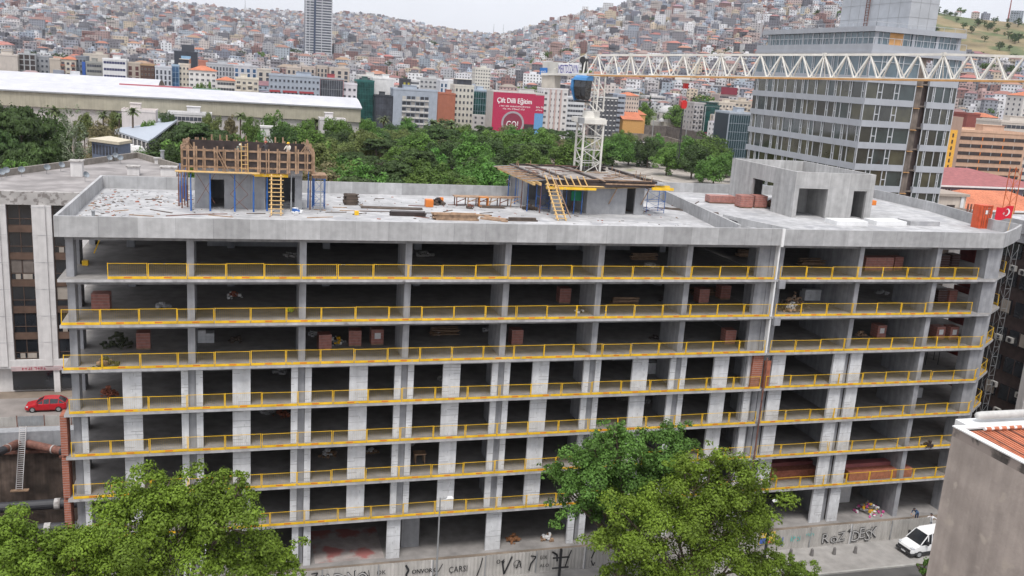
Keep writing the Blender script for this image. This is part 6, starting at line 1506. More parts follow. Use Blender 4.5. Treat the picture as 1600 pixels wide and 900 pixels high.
g = MB(); g.face([(-9000, 640, GZ-.0), (9000, 640, GZ), (9000, 9000, GZ), (-9000, 9000, GZ)]); g.build('far_ground', m_hill2, kind='structure')
# ------------------------------------------------------------------ the row of the town behind park and hall
building(-30, 27, 84, 560, 'blank', (.50, .45, .40), 'large blank cream block at the left edge behind the white hall')
building(28, 55, 84, 565, 'frame', GRY, 'bare grey concrete frame block with dark openings behind the white hall', cols=3)
building(55, 76, 88, 570, 'win', (.30, .31, .33), 'narrow grey block right of the bare concrete frame', cols=3)
building(77, 94, 92, 555, 'blank', BGE, 'blank beige party wall left of the cream block with red roof')
building(94, 118, 92, 556, 'balc', CRM, 'cream block with red tile roof and brown stripes', cols=3, roof='tile', trim=(.3, .14, .1))
t, x0, x1, zt, zb = building(118, 134, 88, 560, 'win', (.20, .22, .25), 'dark grey block with a blue sign strip', cols=3)
q = MB(); q.box(x1-2.2, 559.5, zt-18, x1-.4, 559.9, zt-3); q.build('sign_strip', pmat('strip_blue', (.04, .12, .45)), t)
building(134, 160, 97, 550, 'ribbon', (.27, .27, .25), 'olive grey block with dark ribbon windows', cols=3)
building(160, 197, 92, 548, 'ribbon', WHT, 'white block with dark ribbon windows', cols=4, glass=mat('window_navy', (.02, .025, .09), .3), fh=4)
building(198, 219, 98, 555, 'vert', BGE, 'beige block with reddish vertical window strips', cols=2, glass=pmat('strip_maroon', (.12, .05, .05)))
building(219, 241, 101, 550, 'win', (.09, .05, .04), 'dark brown block with tan framed windows', cols=4, trim=(.42, .28, .16))
building(242, 268, 104, 545, 'vert', (.48, .50, .54), 'pale grey block with vertical bands near the green trees', cols=4)
building(268, 280, 102, 546, 'glass', (.3, .4, .5), 'slim block of blue glass', cols=1, glass=GLB)
building(279, 296, 100, 548, 'win', CRM, 'cream block with a dark rooftop restaurant', cols=3, top=3)
t, x0, x1, zt, zb = building(295, 338, 109, 540, 'win', (.66, .64, .62), 'white block with orange tile roof and square windows', cols=5, roof='tile')
t, x0, x1, zt, zb = building(272, 308, 80, 800, 'glass', (.05, .055, .07), 'dark slab tower with a picture panel near its top', cols=3, glass=mat('window_slate', (.03, .035, .05), .4), fh=3.5)
q = MB(); xx = x0+(x1-x0)*.3; q.box(xx, 799.5, zt-15, xx+8, 799.8, zt-3.5); pn = q.build('picture_panel', pmat('panel_blue', (.25, .42, .6)), t)
q = MB(); q.prism([(0, 0), (1, 0)], 0, 1) if 0 else None
q.face([(xx, 799.45, zt-15), (xx+8, 799.45, zt-15), (xx, 799.45, zt-8)]); q.face([(xx+8, 799.45, zt-15), (xx+8, 799.45, zt-5), (xx+3, 799.45, zt-10)], 1); q.build('picture', [m_wpaint, pmat('panel_brown', (.35, .16, .1))], pn)
q = MB(); q.box(x0+6, 803, zt+.6, x0+16, 812, zt+6); q.build('roof_house', cm((.06, .065, .08)), t)
building(310, 324, 95, 640, 'blank', (.42, .17, .12), 'brick red block with blank wall above the green trees')
building(322, 367, 99, 610, 'vert', (.40, .41, .43), 'long pale grey block with narrow vertical ribs', cols=9)
building(338, 368, 125, 520, 'ribbon', (.64, .62, .60), 'low white block with orange roof beside the green trees', cols=3, roof='tile')
building(365, 402, 102, 600, 'vert', (.48, .48, .5), 'grey block with navy window strips', cols=4, glass=GLB)
building(368, 404, 122, 505, 'balc', CRM, 'low cream block with balconies beside the long hotel', cols=4)
building(402, 424, 108, 560, 'vert', (.50, .46, .40), 'cream block with two dark vertical window strips', cols=2)
t, x0, x1, zt, zb = building(421, 500, 117, 470, 'win', BLG, 'long blue grey block with red bands and square windows', cols=12, fh=3.5)
for f in range(2, 5):
    for a, c in (((0, .24), (.30, .62), (.67, 1.0)) if f % 2 == 0 else ((.08, .40), (.45, .78))):
        q = MB(); z = zt-1.0-f*3.5; q.box(x0+(x1-x0)*a*.88, 469.6, z-1.1, x0+(x1-x0)*c*.88, 469.95, z); q.build('red_band', cm((.33, .05, .06)), t)
building(500, 537, 122, 474, 'glass', (.33, .05, .06), 'dark red framed block with glass front beside the long hotel', cols=5, trim=(.4, .42, .44), fh=5)
t, x0, x1, zt, zb = building(535, 558, 131, 476, 'win', (.60, .58, .62), 'small white block with red base between the red frame and green glass', cols=3, fh=3.8)
q = MB(); q.box(x0, 475.6, zb, x1, 475.95, zt-11); q.build('red_base', cm((.33, .05, .06)), t)
for a in ((448, 470, 105, 620), (472, 492, 104, 625), (495, 512, 103, 630), (515, 546, 106, 622)): building(*a, 'vert', (.46, .40, .35), 'beige tower block behind the long hotel, at photo column %d' % a[0] if 0 else 'beige block behind the long hotel, %s of four from left' % ordw([448, 472, 495, 515].index(a[0])), cols=3)
building(558, 585, 126, 480, 'glass', (.02, .09, .08), 'dark green glass block', cols=5, glass=GLG, trim=(.03, .14, .13))
building(583, 616, 122, 486, 'blank', (.66, .65, .64), 'large blank white wall block right of the green glass')
building(587, 614, 150, 470, 'glass', (.03, .035, .045), 'low black glass block before the blank white wall', cols=3, glass=GL2)
building(560, 600, 118, 560, 'ribbon', (.56, .55, .53), 'white stepped block rising behind the green glass', cols=3)
t, x0, x1, zt, zb = building(615, 684, 139, 470, 'blank', BLG, 'long blue grey framed block with a grid of balconies', depth=12)
nc = 6
for f in range(7):
    for c in range(nc):
        cw = (x1-x0-10)/nc; xx = x0+5+c*cw; z = zt-3.6-f*3.3
        q = MB(); q.box(xx+.25, 469.85, z-2.4, xx+cw-.25, 469.95, z); q.build('window', GL2 if (c+f) % 3 else cm((.45, .43, .4)), t)
        q = MB(); q.box(xx+.1, 468.9, z-2.7, xx+cw-.1, 469.84, z-2.42); q.box(xx+.1, 468.9, z-2.41, xx+cw-.1, 469.0, z-1.7); q.build('balcony', cm((.55, .54, .52)), t)
building(629, 642, 124, 560, 'vert', (.05, .05, .06), 'black block with thin yellow strips', cols=2, glass=pmat('strip_yellow', (.4, .35, .05)))
building(641, 656, 125, 561, 'ribbon', WHT, 'small white block beside the black one', cols=2)
building(656, 690, 122, 600, 'win', (.48, .48, .48), 'pale grey block crowded with rooftop stairs', cols=5)
building(688, 700, 126, 575, 'vert', (.56, .57, .6), 'white block with two blue glass strips', cols=2, glass=GLB)
building(700, 712, 125, 576, 'blank', WHT, 'narrow blank white block left of the hotel')
t, x0, x1, zt, zb = building(685, 712, 146, 500, 'blank', (.36, .13, .08), 'low brick building with saw-tooth gable')
building(711, 741, 133, 510, 'hotel', (.58, .56, .50), 'ornate cream hotel with tall windows and glazed top floor', cols=5, top=4, fh=3.8)
building(740, 771, 141, 515, 'glass', (.42, .48, .55), 'pale blue block with dark teal glass front', cols=4, glass=GLG, trim=(.4, .47, .55), fh=4)
t, x0, x1, zt, zb = building(771, 851, 143, 480, 'blank', (.50, .48, .46), 'block wearing a huge crimson advertising banner', depth=16)
m_crim = pmat('banner_crimson', (.42, .02, .075), rough=.6); m_bblue = pmat('banner_blue', (.12, .30, .55), rough=.6); TX = pmat('banner_white', (.8, .8, .8))
q = MB(); xs = x0+(x1-x0)*.82; q.box(x0, 479.3, zb+4, xs, 479.5, zt-.2); bn = q.build('banner', m_crim, t)
q = MB(); q.box(xs+.02, 479.3, zt-11.5, x1-.2, 479.5, zt-.8); q.build('banner_side', m_crim, t)
q = MB(); q.box(xs+.02, 479.3, zb+3, x1-.2, 479.5, zt-11.6); q.build('banner_side', m_bblue, t)
W_ = xs-x0
text_mesh('Çift Dilli Eğitim', 4.2, bn, 'lettering', TX, (x0+W_*.09, 479.22, zt-6.3), (1, 0, 0), (0, 0, 1), .02, W_*.82)
text_mesh('Çift Dilli Eğitim', 4.2, bn, 'lettering', TX, (x0+W_*.09+.18, 479.26, zt-6.2), (1, 0, 0), (0, 0, 1), .02, W_*.82)
scrawl(bn, 'lettering', TX, (x0+W_*.11, 479.25, zt-8.6), (1, 0, 0), (0, 0, 1), W_*.78, .9, 38, 31)
scrawl(bn, 'lettering', TX, (x0+W_*.22, 479.25, zt-10.2), (1, 0, 0), (0, 0, 1), W_*.54, 1.0, 26, 32)
text_mesh('GO!', 6.0, bn, 'lettering', TX, (x0+W_*.34, 479.1, zt-21), (1, 0, 0), (0, 0, 1), .02, W_*.28)
q = MB(); cx_, cz_ = x0+W_*.49, zt-18.2
for i in range(28):
    a, c = [i_/28*6.283 for i_ in (i, i+1)]; q.face([(cx_+math.cos(a)*7.2, 479.2, cz_+math.sin(a)*7.2), (cx_+math.cos(c)*7.2, 479.2, cz_+math.sin(c)*7.2), (cx_+math.cos(c)*6.0, 479.2, cz_+math.sin(c)*6.0), (cx_+math.cos(a)*6.0, 479.2, cz_+math.sin(a)*6.0)], 0)
    q.face([(cx_, 479.24, cz_), (cx_+math.cos(a)*6.0, 479.24, cz_+math.sin(a)*6.0), (cx_+math.cos(c)*6.0, 479.24, cz_+math.sin(c)*6.0)], 1)
q.box(cx_+7.3, 479.18, cz_-3.2, xs-.1, 479.26, cz_-.2, 2); q.build('magnifier', [pmat('ring_grey', (.35, .33, .36)), pmat('banner_plum', (.22, .03, .06)), m_ply], bn)
scrawl(bn, 'lettering', TX, (xs+.6, 479.25, zt-8.4), (1, 0, 0), (0, 0, 1), 6, 1.1, 9, 33); scrawl(bn, 'lettering', TX, (xs+.6, 479.25, zt-10), (1, 0, 0), (0, 0, 1), 5, .8, 8, 34)
t, x0, x1, zt, zb = building(850, 888, 138, 486, 'win', (.62, .60, .60), 'white block with pinkish vertical strips right of the banner', cols=5, top=3, fh=3.6)
for f in (.25, .47, .69): q = MB(); xx = x0+(x1-x0)*f; q.box(xx, 485.6, zb, xx+1.0, 485.95, zt-.4); q.build('pink_strip', cm((.48, .36, .34)), t)
building(887, 914, 152, 500, 'ribbon', (.60, .61, .64), 'white and blue office block behind the crane cab', cols=3)
building(936, 966, 152, 500, 'vert', (.10, .10, .11), 'dark block with thin white vertical frames', cols=5, trim=(.6, .6, .6))
building(965, 978, 148, 505, 'ribbon', (.36, .40, .47), 'slim blue grey block beside the dark framed one', cols=1)
building(976, 999, 149, 512, 'win', (.55, .48, .42), 'cream block with small square windows and red roof', cols=6, roof='tile', fh=2.8)
# old church-like hall with orange roofs
a = aty(972, 205, 500); b_ = aty(1018, 205, 500); t = thing('orange_hall', ((a.x+b_.x)/2, 508, GZ), 'ochre hall with steep orange tile roofs beside the mosque', 'hall')
q = MB(); zt = aty(985, 182, 500).z; q.box(a.x, 500, GZ, a.x+14, 512, zt-2); q.box(a.x+6, 512.01, GZ, b_.x, 526, zt+1); q.build('wall', pmat('ochre_wall', (.55, .30, .10)), t)
q = MB(); z1 = zt-2; z2 = aty(1003, 166, 516).z
q.face([(a.x-.6, 499.4, z1), (a.x+14.6, 499.4, z1), (a.x+14.6, 512, z1+4.5), (a.x-.6, 512, z1+4.5)])
c0_, c1_ = (a.x+b_.x+6)/2, 519; e = [(a.x+5, 511.5, zt+1), (b_.x+1, 511.5, zt+1), (b_.x+1, 527, zt+1), (a.x+5, 527, zt+1)]
for i in range(4): q.face([e[i], e[(i+1) % 4], (c0_, c1_, z2)])
q.build('roof', m_tile, t)
for i in range(3): q = MB(); q.box(a.x+1.8+i*4.2, 499.9, GZ+2, a.x+3.0+i*4.2, 499.99, GZ+5.2); q.build('window', GL2, t)
FOOT.append((a.x-2, b_.x+2, 495, 530))
# mosque
mp = aty(1048, 178, 570); t = thing('mosque', (mp.x, 575, GZ), 'small white domed mosque among trees with a brick minaret', 'mosque'); cx_, cy_ = mp.x, 575
m_mq = pmat('mosque_stone', (.50, .47, .44))
q = MB(); zc = mp.z; q.box(cx_-9, cy_-9, GZ, cx_+9, cy_+9, zc-6.0); q.prism([(cx_+8*math.cos(i/8*6.283+.39), cy_+8*math.sin(i/8*6.283+.39)) for i in range(8)], zc-5.99, zc); q.build('wall', m_mq, t)
q = MB(); rg = [[(cx_+math.cos(j/24*6.283)*7.3*math.cos(i/8*1.5), cy_+math.sin(j/24*6.283)*7.3*math.cos(i/8*1.5), zc+.02+6.0*math.sin(i/8*1.5)) for j in range(24)] for i in range(9)]; q.loft(rg); q.tube((cx_, cy_, zc+5.9), (cx_, cy_, zc+8), .15, n=6); q.build('dome', pmat('dome_lead', (.46, .45, .45)), t, smooth=True)
for dx, dy in ((-8.5, -8.5), (8.5, -8.5)):
    q = MB(); rg = [[(cx_+dx+math.cos(j/12*6.283)*2.2*math.cos(i/5*1.5), cy_+dy+math.sin(j/12*6.283)*2.2*math.cos(i/5*1.5), zc-6+2.6*math.sin(i/5*1.5)) for j in range(12)] for i in range(6)]; q.loft(rg); q.build('small_dome', bpy.data.materials['dome_lead'], t)
for i in range(8): a_ = i/8*6.283; q = MB(); q.box(cx_+7.5*math.cos(a_)-.5, cy_+7.5*math.sin(a_)-.5, zc-4, cx_+7.5*math.cos(a_)+.5, cy_+7.5*math.sin(a_)+.5, zc-1.2); q.build('window', GL2, t)
q = MB(); mx_ = aty(1064, 150, 582).x; zt = aty(1064, 148, 582).z; q.tube((mx_, 582, GZ), (mx_, 582, zt-5), 1.3, 1.1, n=10); q.tube((mx_, 582, zt-9), (mx_, 582, zt-8), 1.2, 2.0, n=10); q.tube((mx_, 582, zt-4.99), (mx_, 582, zt+1), 1.2, .05, n=10); q.build('minaret', m_tile2, t)
FOOT.append((cx_-12, mx_+4, 560, 590))
building(1085, 1104, 161, 500, 'balc', (.42, .40, .40), 'grey flats with balconies left of the green glass office', cols=4, fh=3.4)
t, x0, x1, zt, zb = building(1103, 1125, 165, 498, 'glass', (.50, .51, .53), 'office block with dark green glass front between two flats', cols=4, glass=GLG, trim=(.02, .08, .07), top=2)
q = MB(); q.box(x0+1, 497.5, zb+5, x1+6, 497.8, zb+8.5); sg = q.build('shop_sign', pmat('sign_maroon', (.3, .02, .05)), t)
building(1124, 1150, 160, 502, 'balc', (.56, .50, .42), 'cream flats with balconies right of the green glass office', cols=5, fh=3.2)
building(1149, 1175, 158, 510, 'balc', (.50, .44, .36), 'beige flats partly behind the tall glass office tower', cols=4)
building(1140, 1178, 176, 330, 'glass', (.36, .40, .45), 'dark teal glass office with blue grey top left of the tower', cols=5, glass=mat('window_teal', (.008, .035, .045), .3), fh=4)
t, x0, x1, zt, zb = building(1124, 1152, 148, 700, 'ribbon', (.46, .38, .36), 'pinkish block under a dark red roof sign', cols=4)
q = MB(); q.box(x0+1, 699, zt+.6, x1-1, 699.4, zt+7); q.build('roof_sign', cm((.22, .03, .05)), t)
building(743, 767, 106, 850, 'win', (.62, .60, .54), 'white four storey school on the lower hillside', cols=6, base=-20)
building(1022, 1052, 148, 790, 'blank', (.30, .36, .46), 'long low blue grey shed above the mosque', depth=10)
building(130, 168, 84, 760, 'blank', (.50, .46, .40), 'low building with slate roof and orange ends up the slope', depth=12)
building(970, 1000, 140, 690, 'ribbon', (.55, .56, .57), 'white roofed workshop above the cream block', cols=4)
building(1010, 1040, 150, 720, 'ribbon', (.58, .56, .55), 'low white workshop with long roof left of the cypresses', cols=4)
# skyscraper
a = aty(477, 88, 1250); b_ = aty(517.5, 88, 1250); t = thing('skyscraper', ((a.x+b_.x)/2, 1265, GZ), 'tall grey residential skyscraper with white balcony bands on the hillside', 'skyscraper')
x0, x1 = a.x, b_.x; zb = terr((x0+x1)/2, 1250)-8; zt = aty(497, -80, 1250).z
q = MB(); q.box(x0, 1250, zb, x1, 1285, zt); q.build('core', mat('tower_glass', (.13, .145, .18), .35, var=.3, scale=.2), t)
q = MB(); z = zb; xm = x0+(x1-x0)*.31
q.box(xm, 1248.5, zb, xm+(x1-x0)*.07, 1249.9, zt); q.build('dark_strip', pmat('strip_slate', (.05, .07, .12)), t)
z = zb+2; m_bal = pmat('balcony_white', (.52, .53, .56)); n = 0
while z < zt-3 and n < 99:
    q = MB(); q.box(x0-.8, 1248.2, z, xm-.2, 1249.99, z+1.3); q.box(xm+(x1-x0)*.07+.2, 1248.2, z, x1+.8, 1249.99, z+1.3); q.build('balcony_band', m_bal, t); z += 3.5; n += 1
for f in (.0, .14, .60, .98): q = MB(); xx = x0+(x1-x0)*f; q.box(xx, 1248.0, zb, xx+.9, 1248.19, zt); q.build('pier', m_bal, t)
FOOT.append((x0-10, x1+10, 1235, 1300))
# the white hall (long) and its neighbours
def hall(name, px0, px1, ye0, Y, depth, rise, label, mwall, base_strip=True, curved=True, hgt=6.0):
    ze = aty(ye0[0], ye0[1], Y).z; a = aty(px0, 100, Y); b_ = aty(px1, 165, Y)
    t = thing(name, ((a.x+b_.x)/2, Y+depth/2, GZ), label, 'hall'); q = MB(); q.box(a.x+1, Y+1.5, GZ, b_.x-1, Y+depth-1, ze-hgt); q.build('wall', pmat('hall_white', (.50, .47, .45)), t)
    q = MB(); q.box(a.x+.5, Y+.5, ze-hgt+.01, b_.x-.5, Y+.8, ze-.05)
    x = a.x+1
    while x < b_.x-1: q.box(x, Y+.42, ze-hgt+.01, x+.16, Y+.499, ze-.06, 0); x += 1.3
    q.build('translucent_band', mwall, t)
    q = MB(); n = 12; k = len(q.v); pr = []
    for i in range(n+1):
        f = i/n; pr.append((Y+f*depth, ze+.05+rise*math.sin(f*math.pi) if curved else ze+.05+rise*(1-abs(2*f-1))))
    for i in range(n):
        (y0, z0), (y1, z1) = pr[i], pr[i+1]; q.hexa([(a.x, y0, z0-.25), (b_.x, y0, z0-.25), (b_.x, y1, z1-.25), (a.x, y1, z1-.25), (a.x, y0, z0), (b_.x, y0, z0), (b_.x, y1, z1), (a.x, y1, z1)])
    q.build('roof', (bpy.data.materials.get('hall_roof') or mat('hall_roof', (.52, .52, .55), .6, var=.07, scale=.15, patch=.06, joints=(7, .025, .15))), t)
    q = MB(); q.box(a.x, Y+depth-.2, ze+.06, b_.x, Y+depth+.4, ze+.9); q.build('ridge_strip', m_pw, t)
    q = MB(); q.box(a.x, Y-.2, ze-.5, b_.x, Y+.3, ze+.02); q.build('gutter', m_steel, t)
    FOOT.append((a.x-5, b_.x+5, Y-5, Y+depth+5)); return a.x, b_.x, ze
hall('exhibition_hall', -260, 566, (280, 154), 330, 45, 3.2, 'very long low exhibition hall with white curved roof and ochre band', mat('ochre_sheet', (.40, .37, .29), .8, var=.12, scale=.3, streak=.1))
a_ = aty(185, 133, 373).x; b2_ = aty(300, 138, 373).x; c2_ = aty(345, 141, 373).x; zz_ = aty(240, 137, 373).z
q = MB(); q.box(a_, 376, GZ, b2_, 378, zz_+.9); q.build('red_canopy', pmat('canopy_red', (.42, .12, .14)), label='long low red canopy edge showing behind the hall roof', cat='canopy'); q = MB(); q.box(b2_+.02, 376, GZ, c2_, 378, zz_+.7); q.build('green_canopy', pmat('canopy_green', (.18, .27, .22)), label='short green canopy edge showing behind the hall roof', cat='canopy')
hall('rear_hall', -260, 247, (120, 131), 410, 44, 3.4, 'second white roofed hall standing behind the long exhibition hall', bpy.data.materials['ochre_sheet'], hgt=3)
building(190, 243, 172, 300, 'blank', (.55, .50, .48), 'low white pavilion block before the long hall', name='pavilion_block', depth=10)
building(262, 330, 176, 305, 'ribbon', (.55, .54, .54), 'low white flat roofed kiosk row before the long hall', name='pavilion_block', depth=8)
building(500, 540, 186, 318, 'blank', (.56, .53, .53), 'white low annex at the right end of the long hall', name='pavilion_block', depth=8)
p = atz(230, 222, -19.0)
t = thing('pavilion', (-26, 330, GZ), 'pavilion with a large pale sloping roof among the trees', 'pavilion')
c = [atd(178, 203, 330), atd(232, 221, 270), atd(277, 187, 345), atd(247, 178, 400)]
q = MB(); q.hexa([v-Vector((0, 0, .6)) for v in c]+c); q.build('roof', mat('pavilion_roof', (.38, .42, .48), .5, var=.05), t)
q = MB(); g0, g1 = c[0]-Vector((0, -1, 1)), c[1]-Vector((0, -1, 1)); q.hexa([(g0.x, g0.y, GZ), (g1.x, g1.y, GZ), (g1.x+4, g1.y+30, GZ), (g0.x, g0.y+30, GZ), (g0.x, g0.y, g0.z), (g1.x, g1.y, g1.z), (g1.x+4, g1.y+30, g1.z), (g0.x, g0.y+30, g0.z)]); q.build('wall', GL2, t)
for i in range(9): f = (i+.5)/9; v = c[0].lerp(c[1], f); q = MB(); q.beam((v.x, v.y-.3, GZ+2), (v.x, v.y-.3, v.z-.6), .4); q.build('mullion', m_pw, t)
t = thing('kiosk', tuple(aty(165, 235, 150)), 'small blue fronted building with flat cream roof beside the pavilion', 'building')
a = aty(143, 216, 150); b_ = aty(184, 233, 144); q = MB(); q.prism([(a.x, a.y), (b_.x, b_.y), (b_.x+2, b_.y+5), (a.x+2.5, a.y+7)], GZ, a.z-.6); q.build('wall', pmat('kiosk_blue', (.14, .17, .24)), t)
q = MB(); q.prism([(a.x-.5, a.y-.5), (b_.x+.3, b_.y-.6), (b_.x+2.3, b_.y+5.5), (a.x+2.8, a.y+7.6)], a.z-.59, a.z); q.build('roof', pmat('kiosk_roof', (.55, .49, .38)), t)
for i in range(8): f = (i+.3)/8; q = MB(); v = a.lerp(b_, f); w_ = a.lerp(b_, f+.08); q.hexa([(v.x, v.y-.1, a.z-3.2), (w_.x, w_.y-.1, a.z-3.2), (w_.x, w_.y, a.z-3.2), (v.x, v.y, a.z-3.2), (v.x, v.y-.1, a.z-1.2), (w_.x, w_.y-.1, a.z-1.2), (w_.x, w_.y, a.z-1.2), (v.x, v.y, a.z-1.2)]); q.build('window', GL2, t)
for i, px in enumerate((170, 186, 200, 214)):
    p = aty(px, 212+i*3, 175-i*3); q = MB(); q.loft([[(p.x+math.cos(j/10*6.283)*r_, p.y+math.sin(j/10*6.283)*r_, p.z-2+z_) for j in range(10)] for z_, r_ in ((-8, 1.8), (0, 1.8), (.8, 1.3), (1.1, .3))])
    q.build('roof_unit', m_pw, label='white domed unit behind the small blue fronted building, %s from left' % ordw(i), cat='roof unit', group='white domed units')
p = aty(417, 197, 230); q = MB(); q.box(p.x-1.8, 230, GZ, p.x+1.8, 233, p.z-.6); q.box(p.x-2, 229.8, p.z-.59, p.x+2, 233.2, p.z); q.build('service_tower', m_pw, label='small pale service tower rising among the park trees', cat='tower')
# site wall beyond the building and pale yard
q = MB(); pts = [atz(px, py, GZ) for px, py in [(955, 222), (1000, 223), (1040, 228), (1085, 242), (1150, 268), (1210, 298)]]
wall_run(q, [(p.x, p.y) for p in pts], GZ+.01, GZ+6.0, -1.0); q.build('yard_wall', mat('yard_wall', (.22, .19, .16), .95, var=.3, scale=.3, streak=.3), label='long weathered retaining wall curving behind the pale yard', cat='wall')
yd = [(955, 224), (1000, 225), (1040, 230), (1085, 244), (1150, 270), (1210, 300), (1060, 330), (930, 300)]
sheet('yard', [tuple(atz(px, py, GZ+.03))[:2] for px, py in yd], GZ+.03, mat('yard_gravel', (.34, .305, .27), .95, var=.2, scale=.3, patch=.25, spots=((.22, .22, .09), .06, .6)))
q = MB(); pts = [atz(px, py, GZ) for px, py in [(955, 213), (1040, 217), (1110, 232), (1160, 250)]]; wall_run(q, [(p.x, p.y) for p in pts], GZ+.01, GZ+9.0, -.5); q.build('park_fence', mat('park_fence', (.15, .13, .12), .9, var=.3, scale=.5, streak=.4), label='high dark boarded fence along the trees beyond the yard', cat='fence')
sheet('square', [tuple(atz(px, py, GZ+.03))[:2] for px, py in [(925, 203), (1175, 203), (1175, 236), (1100, 232), (1040, 224), (925, 222)]], GZ+.02, mat('square_asphalt', (.26, .255, .25), .9, var=.15, scale=.3))
# parked cars of the square
def small_car(c):
    q = MB(); q.loft([[(x, -w, .35), (x, -w, z), (x, w, z), (x, w, .35)][::-1] for x, z, w in ((2.1, .7, .7), (1.9, .85, .85), (-1.9, .95, .85), (-2.1, .8, .75))])
    q.loft([[(x, -w, z0), (x, -w*.8, z1), (x, w*.8, z1), (x, w, z0)][::-1] for x, z0, z1, w in ((1.0, .9, .92, .8), (.3, .92, 1.4, .8), (-1.3, .92, 1.42, .8), (-1.9, .92, .95, .8))], m=1)
    for x in (1.3, -1.3):
        for s in (-1, 1): q.tube((x, s*.75, .32), (x, s*.9, .32), .32, n=8, m=2)
    return q.mesh('parked_car', [c, m_glassd, m_tyre])
cc = [('white', (.65, .65, .66)), ('silver', (.42, .43, .45)), ('dark blue', (.03, .05, .12)), ('red', (.4, .03, .03)), ('black', (.03, .03, .03)), ('beige', (.4, .36, .28))]
cmz = [small_car(pmat('car_'+n_.replace(' ', '_'), c_, rough=.3)) for n_, c_ in cc]
lot = []
for py in (208, 212, 216, 221, 226):
    px = 942
    while px < 1148:
        if random.random() < .62: lot.append((px, py))
        px += 6.2
for i, (px, py) in enumerate(lot):
    p = atz(px, py-2, GZ); k = random.choices(range(6), (6, 4, 2, 1, 2, 1))[0]
    o = link_mesh('parked_car', cmz[k], None, (p.x, p.y, GZ+.05)); o.rotation_euler.z = random.choice((0, 1.57))+random.uniform(-.1, .1)
    rown = ('farthest', 'second', 'third', 'fourth', 'nearest')[(208, 212, 216, 221, 226).index(py)]; ix = sorted(q_[0] for q_ in lot if q_[1] == py).index(px)
    tagit(o, '%s car, %s from the left in the %s row of the square' % (cc[k][0], ordw(ix), rown), 'car', 'cars parked in the square beyond the park')
for i, (px, py, c_) in enumerate([(944, 213, (.75, .30, .02)), (952, 218, (.6, .05, .05)), (962, 210, (.05, .12, .4)), (976, 208, (.7, .7, .7)), (1118, 214, (.5, .02, .08)), (1140, 218, (.6, .1, .1))]):
    p = atz(px, py, GZ); t = thing('market_stall', (p.x, p.y, GZ), 'market stall with %s awning, %s from left in the square' % (('orange', 'red', 'blue', 'white', 'maroon', 'brick red')[i], ordw(i)), 'market stall')
    q = MB(); q.face([(p.x-4, p.y-3, GZ+3), (p.x+4, p.y-3, GZ+3), (p.x+4, p.y, GZ+4.2), (p.x-4, p.y, GZ+4.2)]); q.face([(p.x-4, p.y, GZ+4.2), (p.x+4, p.y, GZ+4.2), (p.x+4, p.y+3, GZ+3), (p.x-4, p.y+3, GZ+3)]); q.build('awning', cm(c_), t)
    q = MB()
    for dx in (-3.8, 3.8):
        for dy in (-2.8, 2.8): q.box(p.x+dx-.08, p.y+dy-.08, GZ, p.x+dx+.08, p.y+dy+.08, GZ+3)
    q.build('posts', m_steel, t)
for i, (px, yt) in enumerate([(1022, 182), (1074, 188)]):
    p = aty(px, yt, 480); q = MB(); q.tube((p.x, 480, GZ), (p.x, 480, p.z), .35, .2, n=8); q.box(p.x-1.2, 479.6, p.z-.4, p.x+1.2, 480.4, p.z); q.build('floodlight_mast', m_steel, label='tall floodlight mast in the square, %s one' % ('left', 'right')[i], cat='mast')
# ------------------------------------------------------------------ glass office tower on the right
T = thing('office_tower', (120, 84, GZ), 'half finished glass office tower with pale floor bands behind the crane jib', 'office tower')
TX0, TX1, TY0, TY1 = 111.3, 129.4, 66.3, 102.5
m_tb = mat('tower_band', (.40, .42, .46), .6, var=.06, scale=.5, joints=(1.5, .03, .2)); m_tbl = m_tb
m_tg = mat('tower_dark_glass', (.035, .037, .030), .06, var=.4, scale=.25, spec=1.0); m_tgb = mat('tower_blue_glass', (.10, .15, .18), .08, var=.3, scale=.25, spec=1.0)
m_tg2 = mat('olive_reflection_glass', (.06, .058, .035), .08, var=.5, scale=.35, spec=1.0, bump=.05); m_tg3 = mat('green_reflection_glass', (.035, .05, .05), .05, var=.5, scale=.3, spec=1.0, bump=.05)  # pane tints put varied reflections into the base colour
m_fr = pmat('tower_frame', (.52, .54, .57), rough=.4); m_rc = mat('raw_pier', (.17, .14, .12), .9, var=.35, scale=.8, streak=.3)
NX0, NX1 = 121.0, 123.6        # recessed raw bay in the front
bands = [12.15-3.62*k for k in range(-1, 11)]
q = MB(); q.box(TX0+.6, TY0+.6, GZ, TX1-.6, TY1-.6, 16.2); q.build('core', m_ply, T)
